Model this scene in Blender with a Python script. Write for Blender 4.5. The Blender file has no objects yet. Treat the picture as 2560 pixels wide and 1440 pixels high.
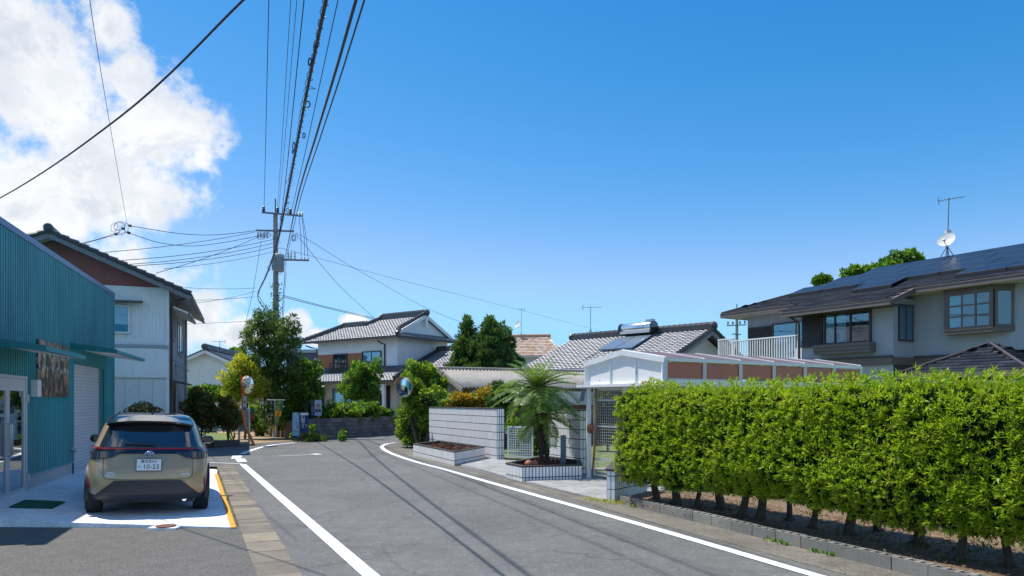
import bpy, math, random
import numpy as np
from mathutils import Vector, Matrix

random.seed(7)
RNG = np.random.default_rng(7)
scene = bpy.context.scene
COL = scene.collection
R = math.radians

# ---------------------------------------------------------------- camera
CAM_H, FPX, HORIZON_V = 1.72, 1780.0, 1003.0        # eye height, focal length and horizon row (for a 2560 x 1440 frame)
cam_data = bpy.data.cameras.new('camera')
cam_data.sensor_width = 36.0
cam_data.lens = FPX / 2560.0 * 36.0
cam_data.shift_y = (HORIZON_V - 720.0) / 2560.0
cam_data.clip_start, cam_data.clip_end = 0.05, 3000.0
cam = bpy.data.objects.new('camera', cam_data)
COL.objects.link(cam)
cam.location = (0, 0, CAM_H)
cam.rotation_euler = (R(90), 0, 0)
scene.camera = cam

# ---------------------------------------------------------------- sun, sky, exposure
SUN_DIR = Vector((-0.44, 0.20, 1.0)).normalized()    # towards the sun
sun_el = math.asin(SUN_DIR.z)
sun_az = math.atan2(SUN_DIR.x, SUN_DIR.y)
sun_data = bpy.data.lights.new('sun', 'SUN')
sun_data.energy = 4.8
sun_data.angle = R(0.53)
sun_data.color = (1.0, 0.955, 0.88)
sun = bpy.data.objects.new('sun', sun_data)
COL.objects.link(sun)
sun.location = (-20, 10, 40)
sun.rotation_euler = (-SUN_DIR).to_track_quat('-Z', 'Y').to_euler()

scene.view_settings.view_transform = 'Standard'
scene.view_settings.look = 'None'
scene.view_settings.exposure = 0.28
scene.view_settings.gamma = 1.0
scene.view_settings.use_curve_mapping = False

world = bpy.data.worlds.new('World')
scene.world = world
world.use_nodes = True


class NT:
    """small node-tree writer"""
    def __init__(s, tree):
        s.t = tree
        tree.nodes.clear()

    def n(s, kind, **kw):
        nd = s.t.nodes.new(kind)
        for k, v in kw.items():
            setattr(nd, k, v)
        return nd

    def put(s, sock, v):
        if isinstance(v, bpy.types.NodeSocket):
            s.t.links.new(v, sock)
        elif v is not None:
            sock.default_value = v

    def math(s, op, a, b=None, c=None, clamp=False):
        nd = s.n('ShaderNodeMath', operation=op, use_clamp=clamp)
        for i, v in enumerate((a, b, c)):
            if v is not None:
                s.put(nd.inputs[i], v)
        return nd.outputs[0]

    def vmath(s, op, a, b=None):
        nd = s.n('ShaderNodeVectorMath', operation=op)
        s.put(nd.inputs[0], a)
        if b is not None:
            s.put(nd.inputs[1], b)
        return nd.outputs[0]

    def noise(s, vec, scale, detail=4.0, rough=0.55, dist=0.0):
        nd = s.n('ShaderNodeTexNoise')
        if vec is not None:
            s.put(nd.inputs['Vector'], vec)
        nd.inputs['Scale'].default_value = scale
        nd.inputs['Detail'].default_value = detail
        nd.inputs['Roughness'].default_value = rough
        nd.inputs['Distortion'].default_value = dist
        return nd.outputs['Fac']

    def ramp(s, fac, stops, interp='LINEAR'):
        nd = s.n('ShaderNodeValToRGB')
        nd.color_ramp.interpolation = interp
        el = nd.color_ramp.elements
        while len(el) < len(stops):
            el.new(0.5)
        for e, (p, c) in zip(el, stops):
            e.position = p
            e.color = (*c, 1.0) if len(c) == 3 else c
        s.put(nd.inputs[0], fac)
        return nd.outputs[0]

    def mix(s, fac, a, b, mode='MIX'):
        nd = s.n('ShaderNodeMix', data_type='RGBA', blend_type=mode)
        s.put(nd.inputs[0], fac)
        for k, v in ((6, a), (7, b)):
            if isinstance(v, tuple) and len(v) == 3:
                v = (*v, 1.0)
            s.put(nd.inputs[k], v)
        return nd.outputs[2]

    def step(s, v, lo, hi):
        nd = s.n('ShaderNodeMapRange', interpolation_type='SMOOTHSTEP')
        s.put(nd.inputs[0], v)
        nd.inputs[1].default_value = lo
        nd.inputs[2].default_value = hi
        return nd.outputs[0]


w = NT(world.node_tree)
tc = w.n('ShaderNodeTexCoord')
sky = w.n('ShaderNodeTexSky', sky_type='NISHITA', sun_disc=False)
sky.sun_elevation = sun_el
sky.sun_rotation = sun_az
sky.altitude = 20.0
sky.air_density, sky.dust_density, sky.ozone_density = 1.0, 0.0, 4.0
srgb_ = w.n('ShaderNodeSeparateColor')
w.put(srgb_.inputs[0], sky.outputs[0])
chan = []
for k, (gain, power, top) in enumerate(((17.0, 2.9, 0.31), (1.40, 1.15, 0.64), (1.25, 0.80, 1.0))):      # clear deep-blue summer air
    c_ = w.math('MULTIPLY', w.math('POWER', w.math('MULTIPLY', srgb_.outputs[k], 0.1), power), gain)
    chan.append(w.math('MULTIPLY', w.math('SMOOTH_MIN', c_, top, 0.22), 10.0))
comb = w.n('ShaderNodeCombineColor')
for k in range(3):
    w.put(comb.inputs[k], chan[k])
sep = w.n('ShaderNodeSeparateXYZ')
w.put(sep.inputs[0], tc.outputs['Generated'])
DX, DY, DZ = sep.outputs
azn = w.math('MULTIPLY', w.math('ARCTAN2', DX, DY), 57.2958)
eln = w.math('MULTIPLY', w.math('ARCSINE', DZ), 57.2958)
# cumulus banks by bearing and elevation (degrees): the big bank on the left, smaller ones low down, others round the horizon
CLOUDS = [(-35, 21.5, 8.5, 5.6), (-29.5, 24.5, 2.6, 2.6), (-26.3, 18.9, 4.6, 3.6), (-28.2, 22.0, 1.9, 2.6), (-29, 14.6, 6.0, 3.3), (-36, 13, 8, 5),
          (-30.5, 8.2, 7.5, 3.6), (-24.5, 6.3, 5.0, 2.6), (-20.5, 5.4, 2.6, 1.6), (-16.9, 6.0, 1.3, 1.25), (-15.3, 4.9, 1.9, .85), (-12.5, 6.2, 1.1, .7),
          (-53, 19, 15, 9), (-85, 22, 14, 8), (95, 24, 18, 8), (135, 19, 20, 9), (-150, 27, 22, 10), (175, 42, 18, 9), (-170, 66, 60, 9), (60, 60, 40, 7), (60, 12, 7, 3)]
nv = w.noise(tc.outputs['Generated'], 7.0, 10.0, 0.60, 0.25)
nf = w.noise(tc.outputs['Generated'], 26.0, 6.0, 0.62, 0.1)
field = None
for (ca, ce, ra, re) in CLOUDS:
    a = w.math('DIVIDE', w.math('SUBTRACT', azn, ca), ra)
    e = w.math('DIVIDE', w.math('SUBTRACT', eln, ce), re)
    d2 = w.math('ADD', w.math('MULTIPLY', a, a), w.math('MULTIPLY', e, e))
    b = w.math('SUBTRACT', 1.0, w.math('SQRT', d2))
    field = b if field is None else w.math('SMOOTH_MAX', field, b, 0.10)
lump = w.math('ADD', w.math('MULTIPLY', w.math('SUBTRACT', nv, 0.5), 2.1), w.math('MULTIPLY', w.math('SUBTRACT', nf, 0.5), 1.35))
dens = w.math('ADD', field, lump)
cover = w.step(dens, -0.06, 0.50)
# soft grey bellies: low-frequency noise in the depth of the bank
thick = w.step(dens, 0.25, 0.95)
belly = w.math('MULTIPLY', thick, w.step(w.noise(tc.outputs['Generated'], 5.0, 3.0, 0.5), 0.40, 0.62))
wisp = w.math('MULTIPLY', w.step(w.noise(tc.outputs['Generated'], 13.0, 5.0, 0.55), 0.38, 0.66), 0.55)
# self-shading: thicker cloud between here and the sun darkens
off = w.vmath('ADD', tc.outputs['Generated'], (SUN_DIR.x * 0.035, SUN_DIR.y * 0.035, SUN_DIR.z * 0.035))
nv2 = w.noise(off, 7.0, 7.0, 0.58, 0.25)
selfsh = w.math('MULTIPLY', w.step(w.math('SUBTRACT', nv2, nv), -0.03, 0.14), w.step(dens, 0.1, 0.6))
ccol = w.mix(w.math('MAXIMUM', w.math('MAXIMUM', belly, wisp), w.math('MULTIPLY', selfsh, 0.8)), (8.7, 8.7, 8.75), (5.2, 5.8, 6.7))
fin = w.mix(w.math('MULTIPLY', cover, 0.97), comb.outputs[0], ccol)
bg = w.n('ShaderNodeBackground')
bg.inputs['Strength'].default_value = 0.098
w.put(bg.inputs['Color'], fin)
wo = w.n('ShaderNodeOutputWorld')
w.put(wo.inputs['Surface'], bg.outputs[0])

# ---------------------------------------------------------------- helpers
def at(u, v, y):
    """a point at distance y, from its place in a 2560 x 1440 frame"""
    return Vector(((u - 1280.0) / FPX * y, y, CAM_H - (v - HORIZON_V) / FPX * y))


def gp(u, v, z=0.0):
    """a point of the plane at height z"""
    y = FPX * (CAM_H - z) / (v - HORIZON_V)
    return Vector(((u - 1280.0) / FPX * y, y, z))


def frame(o, ex, ez=(0, 0, 1)):
    """local frame: x along ex (horizontal), z up, y = z cross x"""
    ex = Vector((*ex[:2], 0)).normalized()
    ez = Vector(ez)
    ey = ez.cross(ex)
    m = Matrix((ex, ey, ez)).transposed().to_4x4()
    m.translation = Vector(o)
    return m


MATS = {}


def mat(name, col, rough=0.6, var=0.12, scale=6.0, bump=0.0, bscale=40.0, metal=0.0, coat=0.0, spec=0.5, col2=None, c2at=(0.55, 0.7), c2scale=3.0, stretch=None, trans=0.0):
    if name in MATS:
        return MATS[name]
    m = bpy.data.materials.new(name)
    m.use_nodes = True
    t = NT(m.node_tree)
    tc = t.n('ShaderNodeTexCoord')
    vec = tc.outputs['Object']
    if stretch:
        mp = t.n('ShaderNodeMapping')
        mp.inputs['Scale'].default_value = stretch
        t.put(mp.inputs['Vector'], vec)
        vec = mp.outputs[0]
    b = t.n('ShaderNodeBsdfPrincipled')
    lo = tuple(max(0, c * (1 - var)) for c in col)
    hi = tuple(min(1, c * (1 + var)) for c in col)
    nz = t.noise(vec, scale, 6.0, 0.6)
    c = t.ramp(nz, [(0.3, lo), (0.7, hi)])
    if col2:
        f = t.step(t.noise(vec, c2scale, 8.0, 0.65), *c2at)
        c = t.mix(f, c, col2)
    t.put(b.inputs['Base Color'], c)
    rr = t.math('ADD', t.math('MULTIPLY', t.math('SUBTRACT', t.noise(vec, scale * 2.3, 4.0), 0.5), 0.25 * (1 if rough > .2 else .15)), rough, clamp=True)
    t.put(b.inputs['Roughness'], rr)
    b.inputs['Metallic'].default_value = metal
    b.inputs['Specular IOR Level'].default_value = spec
    b.inputs['Coat Weight'].default_value = coat
    b.inputs['Coat Roughness'].default_value = 0.04
    if bump:
        bp = t.n('ShaderNodeBump')
        bp.inputs['Strength'].default_value = bump
        bp.inputs['Distance'].default_value = 0.01
        t.put(bp.inputs['Height'], t.noise(vec, bscale, 6.0, 0.65))
        t.put(b.inputs['Normal'], bp.outputs[0])
    o = t.n('ShaderNodeOutputMaterial')
    t.put(o.inputs[0], b.outputs[0])
    MATS[name] = m
    return m


def island_mat(name, stops, rough=0.5, translucent=0.0, spec=0.4, bump=0.0, interp='LINEAR', fine=0.0):
    """colour picked per loose piece (leaf, tile)"""
    if name in MATS:
        return MATS[name]
    m = bpy.data.materials.new(name)
    m.use_nodes = True
    t = NT(m.node_tree)
    g = t.n('ShaderNodeNewGeometry')
    c = t.ramp(g.outputs['Random Per Island'], stops, interp)
    tc = t.n('ShaderNodeTexCoord')
    if fine:
        nz = t.noise(tc.outputs['Object'], fine, 5.0, 0.6)
        c = t.mix(1.0, c, t.ramp(nz, [(0.3, (0.78,) * 3), (0.7, (1.15,) * 3)]), 'MULTIPLY')
    b = t.n('ShaderNodeBsdfPrincipled')
    t.put(b.inputs['Base Color'], c)
    b.inputs['Roughness'].default_value = rough
    b.inputs['Specular IOR Level'].default_value = spec
    if bump:
        bp = t.n('ShaderNodeBump')
        bp.inputs['Strength'].default_value = bump
        bp.inputs['Distance'].default_value = 0.01
        t.put(bp.inputs['Height'], t.noise(tc.outputs['Object'], 60.0, 5.0, 0.6))
        t.put(b.inputs['Normal'], bp.outputs[0])
    o = t.n('ShaderNodeOutputMaterial')
    if translucent:
        tr = t.n('ShaderNodeBsdfTranslucent')
        t.put(tr.inputs['Color'], t.mix(1.0, c, (1.25, 1.2, 0.55), 'MULTIPLY'))
        ms = t.n('ShaderNodeMixShader')
        ms.inputs[0].default_value = translucent
        t.put(ms.inputs[1], b.outputs[0])
        t.put(ms.inputs[2], tr.outputs[0])
        t.put(o.inputs[0], ms.outputs[0])
    else:
        t.put(o.inputs[0], b.outputs[0])
    MATS[name] = m
    return m


def glass_mat(name, tint=(0.60, 0.80, 0.88), refl=0.10, rough=0.02):
    if name in MATS:
        return MATS[name]
    m = bpy.data.materials.new(name)
    m.use_nodes = True
    t = NT(m.node_tree)
    tr = t.n('ShaderNodeBsdfTransparent')
    tr.inputs[0].default_value = (*tint, 1)
    gl = t.n('ShaderNodeBsdfGlossy')
    gl.inputs['Roughness'].default_value = rough
    gl.inputs['Color'].default_value = (0.95, 0.98, 1, 1)
    fr = t.n('ShaderNodeLayerWeight')
    fr.inputs[0].default_value = 0.25
    f = t.math('ADD', t.math('MULTIPLY', fr.outputs['Facing'], 0.38), refl, clamp=True)
    ms = t.n('ShaderNodeMixShader')
    t.put(ms.inputs[0], f)
    t.put(ms.inputs[1], tr.outputs[0])
    t.put(ms.inputs[2], gl.outputs[0])
    o = t.n('ShaderNodeOutputMaterial')
    t.put(o.inputs[0], ms.outputs[0])
    MATS[name] = m
    return m


ORIGIN = {}          # world position of every object's own origin


def tag(o, label=None, cat=None, group=None, kind=None):
    if label: o['label'] = label
    if cat: o['category'] = cat
    if group: o['group'] = group
    if kind: o['kind'] = kind
    return o


def thing(name, label, cat, loc=(0, 0, 0), group=None):
    o = bpy.data.objects.new(name, None)
    o.empty_display_size = 0.2
    COL.objects.link(o)
    o.location = loc
    ORIGIN[o.name] = Vector(loc)
    return tag(o, label, cat, group)


def link(name, me, parent=None, org=None):
    o = bpy.data.objects.new(name, me)
    COL.objects.link(o)
    if parent is not None:
        o.parent = parent
        ORIGIN[o.name] = ORIGIN[parent.name].copy()
    else:
        o.location = org
        ORIGIN[o.name] = Vector(org)
    return o


class MB:
    """collects faces (world coordinates, or local through the matrix M) and links them as one mesh object"""
    def __init__(s, M=None):
        s.v, s.f, s.mi = [], [], []
        s.M = M

    def add(s, vs, fs, mi=0):
        k = len(s.v)
        if s.M is not None:
            vs = [s.M @ Vector(p) for p in vs]
        s.v.extend([tuple(p) for p in vs])
        for f in fs:
            s.f.append(tuple(i + k for i in f))
            s.mi.append(mi)
        return s

    def box(s, x0, x1, y0, y1, z0, z1, mi=0):
        return s.add([(x0, y0, z0), (x1, y0, z0), (x1, y1, z0), (x0, y1, z0), (x0, y0, z1), (x1, y0, z1), (x1, y1, z1), (x0, y1, z1)],
                     [(0, 3, 2, 1), (4, 5, 6, 7), (0, 1, 5, 4), (1, 2, 6, 5), (2, 3, 7, 6), (3, 0, 4, 7)], mi)

    def beam(s, a, b, w, h=None, mi=0, up=(0, 0, 1)):
        a, b = Vector(a), Vector(b)
        h = h or w
        d = (b - a).normalized()
        up = Vector(up)
        if abs(d.dot(up)) > 0.98:
            up = Vector((1, 0, 0))
        sx = d.cross(up).normalized() * (w / 2)
        sz = sx.cross(d).normalized() * (h / 2)
        P = [a - sx - sz, a + sx - sz, a + sx + sz, a - sx + sz, b - sx - sz, b + sx - sz, b + sx + sz, b - sx + sz]
        return s.add(P, [(0, 1, 2, 3), (7, 6, 5, 4), (0, 4, 5, 1), (1, 5, 6, 2), (2, 6, 7, 3), (3, 7, 4, 0)], mi)

    def prism(s, poly, z0, z1, mi=0, mtop=None):
        n = len(poly)
        z0 = z0 if hasattr(z0, '__len__') else [z0] * n
        z1 = z1 if hasattr(z1, '__len__') else [z1] * n
        P = [(p[0], p[1], z) for p, z in zip(poly, z0)] + [(p[0], p[1], z) for p, z in zip(poly, z1)]
        s.add(P, [tuple(range(n - 1, -1, -1))] + [(i, (i + 1) % n, n + (i + 1) % n, n + i) for i in range(n)], mi)
        k = len(s.v) - n
        s.f.append(tuple(range(k, k + n)))
        s.mi.append(mi if mtop is None else mtop)
        return s

    def slab(s, pts, depth, mi=0):
        """flat polygon (3-D points) given a thickness along the vector depth"""
        n = len(pts)
        d = Vector(depth)
        P = [Vector(p) for p in pts] + [Vector(p) + d for p in pts]
        return s.add(P, [tuple(range(n - 1, -1, -1)), tuple(range(n, 2 * n))] + [(i, (i + 1) % n, n + (i + 1) % n, n + i) for i in range(n)], mi)

    def tube(s, pts, r, n=8, mi=0, cap=True):
        pts = [Vector(p) for p in pts]
        m = len(pts)
        rs = r if hasattr(r, '__len__') else [r] * m
        P, F = [], []
        prev = None
        for i, p in enumerate(pts):
            d = (pts[min(i + 1, m - 1)] - pts[max(i - 1, 0)]).normalized()
            if prev is None:
                a = Vector((1, 0, 0)) if abs(d.x) < 0.9 else Vector((0, 1, 0))
                u = d.cross(a).normalized()
            else:
                u = (prev - d * prev.dot(d)).normalized()
            prev = u
            wv = d.cross(u)
            for k in range(n):
                t = 2 * math.pi * k / n
                P.append(p + (u * math.cos(t) + wv * math.sin(t)) * rs[i])
        for i in range(m - 1):
            for k in range(n):
                F.append((i * n + k, i * n + (k + 1) % n, (i + 1) * n + (k + 1) % n, (i + 1) * n + k))
        if cap:
            F.append(tuple(range(n - 1, -1, -1)))
            F.append(tuple(range((m - 1) * n, m * n)))
        return s.add(P, F, mi)

    def lathe(s, prof, c, axis=(0, 0, 1), n=24, mi=0, cap=True):
        """profile [(r, h)] turned about an axis through c"""
        axis = Vector(axis).normalized()
        a = Vector((1, 0, 0)) if abs(axis.x) < 0.9 else Vector((0, 1, 0))
        u = axis.cross(a).normalized()
        wv = axis.cross(u)
        c = Vector(c)
        P, F = [], []
        for (r, h) in prof:
            for k in range(n):
                t = 2 * math.pi * k / n
                P.append(c + axis * h + (u * math.cos(t) + wv * math.sin(t)) * r)
        for i in range(len(prof) - 1):
            for k in range(n):
                F.append((i * n + k, i * n + (k + 1) % n, (i + 1) * n + (k + 1) % n, (i + 1) * n + k))
        if cap:
            F.append(tuple(range(n - 1, -1, -1)))
            F.append(tuple(range((len(prof) - 1) * n, len(prof) * n)))
        return s.add(P, F, mi)

    def grid(s, rows, mi=0, close=False):
        """rows of points -> quads"""
        n = len(rows[0])
        P = [p for r in rows for p in r]
        F = []
        for i in range(len(rows) - 1):
            for k in range(n if close else n - 1):
                F.append((i * n + k, i * n + (k + 1) % n, (i + 1) * n + (k + 1) % n, (i + 1) * n + k))
        return s.add(P, F, mi)

    def build(s, name, mats, parent=None, smooth=False, bevel=0.0, kind=None, recalc=True):
        mats = mats if isinstance(mats, (list, tuple)) else [mats]
        V = np.array(s.v, dtype=float)
        if parent is not None:
            org = ORIGIN[parent.name]
        else:
            lo, hi = V.min(0), V.max(0)
            org = Vector(((lo[0] + hi[0]) / 2, (lo[1] + hi[1]) / 2, lo[2]))
        V = V - np.array(org)
        me = bpy.data.meshes.new(name)
        me.from_pydata(V.tolist(), [], s.f)
        for m in mats:
            me.materials.append(m)
        if len(mats) > 1:
            me.polygons.foreach_set('material_index', s.mi)
        if smooth:
            me.polygons.foreach_set('use_smooth', [True] * len(s.f))
        me.update()
        if recalc:
            import bmesh
            bm = bmesh.new()
            bm.from_mesh(me)
            bmesh.ops.recalc_face_normals(bm, faces=bm.faces)
            bm.to_mesh(me)
            bm.free()
        if smooth == 'auto':
            me.set_sharp_from_angle(angle=R(38))
        o = link(name, me, parent, org)
        if bevel:
            b = o.modifiers.new('bevel', 'BEVEL')
            b.width = bevel
            b.segments = 2
            b.limit_method = 'ANGLE'
        if kind:
            o['kind'] = kind
        return o


def np_mesh(name, V, F, m, parent, kind=None, smooth=False):
    """V (n,3) world, F (m,4)"""
    org = np.array(ORIGIN[parent.name])
    V = (V - org).astype(np.float32)
    me = bpy.data.meshes.new(name)
    me.vertices.add(len(V))
    me.vertices.foreach_set('co', V.ravel())
    k = F.shape[1]
    me.loops.add(F.size)
    me.loops.foreach_set('vertex_index', F.astype(np.int32).ravel())
    me.polygons.add(len(F))
    me.polygons.foreach_set('loop_start', np.arange(0, F.size, k, dtype=np.int32))
    me.update(calc_edges=True)
    me.materials.append(m)
    if smooth:
        me.polygons.foreach_set('use_smooth', [True] * len(F))
    o = link(name, me, parent)
    if kind:
        o['kind'] = kind
    return o


def copy_obj(o, parent, loc=None, rot=None, scl=None):
    c = o.copy()
    COL.objects.link(c)
    c.parent = parent
    if loc is not None: c.location = loc
    if rot is not None: c.rotation_euler = rot
    if scl is not None: c.scale = scl
    if parent is not None:
        ORIGIN[c.name] = ORIGIN[parent.name].copy()
    return c


def unit(a):
    return a / np.maximum(np.linalg.norm(a, axis=1, keepdims=True), 1e-9)


def rand_dirs(n):
    return unit(RNG.normal(size=(n, 3)))


def leaf_arrays(P, D, L, W, fold=0.12):
    """rhombic leaves: base P, direction D, lengths L, widths W"""
    n = len(P)
    L = np.broadcast_to(np.asarray(L, float), (n,))[:, None]
    W = np.broadcast_to(np.asarray(W, float), (n,))[:, None]
    A = rand_dirs(n)
    S = unit(np.cross(D, A))
    U = np.cross(S, D)
    mid = P + D * L * 0.45
    V = np.stack([P, mid + S * W * 0.5 + U * L * fold, P + D * L - U * L * 0.08, mid - S * W * 0.5 + U * L * fold], axis=1).reshape(-1, 3)
    F = np.arange(4 * n).reshape(n, 4)
    return V, F


def clump_points(clumps, n, shell=0.55):
    """points on lumpy ellipsoids: clumps [(centre, radii)] -> P, outward"""
    C = np.array([c for c, r in clumps], float)
    Rr = np.array([r if hasattr(r, '__len__') else (r, r, r) for c, r in clumps], float)
    area = (Rr[:, 0] * Rr[:, 1] + Rr[:, 1] * Rr[:, 2] + Rr[:, 0] * Rr[:, 2])
    k = RNG.choice(len(C), size=n, p=area / area.sum())
    d = rand_dirs(n)
    rr = (shell + (1 - shell) * RNG.random(n))[:, None]
    return C[k] + d * Rr[k] * rr, d


def foliage(name, parent, clumps, n, L, W, m, up=0.25, wild=0.7, shell=0.55, zmin=None):
    P, d = clump_points(clumps, n, shell)
    D = unit(d + wild * rand_dirs(n) + np.array([0, 0, up]))
    Ls = L * (0.6 + 0.8 * RNG.random(n))
    if zmin is not None:
        k = P[:, 2] > zmin
        P, D, Ls = P[k], D[k], Ls[k]
    V, F = leaf_arrays(P, D, Ls, Ls * (W / L))
    return np_mesh(name, V, F, m, parent)


def tufts(P, A, m, L, W, spread=0.9):
    """m narrow leaves round each shoot P with axis A"""
    n = len(P)
    A = np.repeat(A, m, axis=0)
    P = np.repeat(P, m, axis=0)
    D = unit(A * (0.35 + 0.75 * RNG.random(n * m))[:, None] + spread * rand_dirs(n * m))
    Ls = L * (0.6 + 0.7 * RNG.random(n * m))
    return leaf_arrays(P + A * (0.03 * RNG.random(n * m))[:, None], D, Ls, W * (0.8 + 0.5 * RNG.random(n * m)), 0.06)


def text_part(name, s, m, parent, M, size=0.1, extrude=0.002, align='CENTER', squash=1.0):
    """flat lettering: M places it (x right, y up, z out of the sheet)"""
    cu = bpy.data.curves.new(name, 'FONT')
    cu.body = s
    cu.size = size
    cu.extrude = extrude
    cu.align_x = align
    cu.align_y = 'CENTER'
    cu.resolution_u = 3
    cu.space_line = 0.85
    tmp = bpy.data.objects.new('tmp', cu)
    COL.objects.link(tmp)
    dg = bpy.context.evaluated_depsgraph_get()
    me = bpy.data.meshes.new_from_object(tmp.evaluated_get(dg))
    COL.objects.unlink(tmp)
    bpy.data.objects.remove(tmp)
    me.name = name
    me.transform(M @ Matrix.Diagonal((squash, 1, 1, 1)))
    if parent is not None:
        me.transform(Matrix.Translation(-ORIGIN[parent.name]))
    me.materials.clear()
    me.materials.append(m)
    return link(name, me, parent, (0, 0, 0))


def sheet_frame(o, right, up):
    right, up = Vector(right).normalized(), Vector(up).normalized()
    n = right.cross(up)
    M = Matrix((right, up, n)).transposed().to_4x4()
    M.translation = Vector(o)
    return M


def in_poly(x, y, poly):
    c = False
    n = len(poly)
    for i in range(n):
        x1, y1 = poly[i]
        x2, y2 = poly[(i + 1) % n]
        if (y1 > y) != (y2 > y) and x < (x2 - x1) * (y - y1) / (y2 - y1) + x1:
            c = not c
    return c


def catmull(pts, n=8):
    pts = [Vector(p) for p in pts]
    if len(pts) < 3:
        return [pts[0].lerp(pts[1], i / n) for i in range(n + 1)]
    out = []
    P = [pts[0] * 2 - pts[1]] + pts + [pts[-1] * 2 - pts[-2]]
    for i in range(1, len(P) - 2):
        a, b, c, d = P[i - 1], P[i], P[i + 1], P[i + 2]
        for k in range(n):
            t = k / n
            out.append(0.5 * ((2 * b) + (c - a) * t + (2 * a - 5 * b + 4 * c - d) * t * t + (3 * b - a - 3 * c + d) * t ** 3))
    out.append(pts[-1])
    return out


def kawara(name, parent, M, poly, m, tw=0.27, th=0.24, seg=6, amp=0.028, kind='stuff'):
    """pan tiles over a slope: M maps (along, up-slope, out) to the world, poly bounds the slope in (along, up)"""
    xs = [p[0] for p in poly]; ys = [p[1] for p in poly]
    prof = []
    for k in range(seg + 1):
        t = k / seg
        prof.append((t, amp * (0.5 + 0.5 * math.cos(2 * math.pi * (t - 0.18))) ** 1.5))
    V, F = [], []
    y = min(ys)
    while y < max(ys):
        x = min(xs)
        while x < max(xs):
            if in_poly(x + tw / 2, y + th / 2, poly):
                k = len(V)
                j = random.uniform(-.004, .004)
                for (t, h) in prof:
                    V.append((x + t * tw * 1.01, y - 0.02, h + 0.034 + j))
                for (t, h) in prof:
                    V.append((x + t * tw * 1.01, y + th, h + 0.004 + j))
                for (t, h) in prof:
                    V.append((x + t * tw * 1.01, y - 0.02, h * .5 - 0.01))
                n = seg + 1
                for i in range(seg):
                    F.append((k + i, k + i + 1, k + n + i + 1, k + n + i))
                    F.append((k + 2 * n + i, k + 2 * n + i + 1, k + i + 1, k + i))
            x += tw
        y += th
    V = np.array(V)
    A = np.array(M)
    V = V @ A[:3, :3].T + A[:3, 3]
    return np_mesh(name, V, np.array(F), m, parent, kind=kind, smooth=False)


def ridge_bar(parent, pts, m, w=0.26, h=0.28, name='ridge'):
    """stacked ridge tiles with a round cap"""
    mb = MB()
    pts = [Vector(p) for p in pts]
    for a, b in zip(pts, pts[1:]):
        d = (b - a)
        up = Vector((0, 0, 1))
        mb.beam(a + up * h * .3, b + up * h * .3, w, h * .45)
        mb.beam(a + up * h * .62, b + up * h * .62, w * .78, h * .26)
        L = d.length
        n = max(1, int(L / 0.3))
        for i in range(n):
            p, q = a.lerp(b, i / n), a.lerp(b, (i + .96) / n)
            mb.tube([p + up * h * .78, q + up * h * .80], [w * .36, w * .40], 8)
    for e in (pts[0], pts[-1]):
        mb.lathe([(0.02, -.1), (w * .62, -.09), (w * .66, 0), (w * .5, .09), (.02, .12)], e + Vector((0, 0, h * .55)), (pts[-1] - pts[0]) if e is pts[-1] else (pts[0] - pts[-1]), 12)
    return mb.build(name, m, parent)


def tile_face(mb, M, length, z_lo, z_hi, tw=0.06, th=0.227, joint=0.017, depth=0.0015, top_fn=None, z_start=None):
    """stack-bonded upright tiles proud of a wall face; local x along, y out (negative = outward), z up"""
    old = mb.M
    mb.M = M
    nx = max(1, int(round(length / (tw + joint))))
    px = length / nx
    z = z_hi if z_start is None else z_start
    while z > z_lo + 0.02:
        b = max(z - th, z_lo)
        for i in range(nx):
            x0, x1 = i * px + joint / 2, (i + 1) * px - joint / 2
            t = z
            if top_fn:
                t = min(z, top_fn((x0 + x1) / 2))
            if t - b > 0.015:
                mb.box(x0, x1, -depth - random.uniform(0, .0004), 0.0, b + joint * .55, t - joint * .55)
        z = b if b > z_lo else z_lo
        z -= 0.0
        if b <= z_lo:
            break
    mb.M = old

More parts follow.
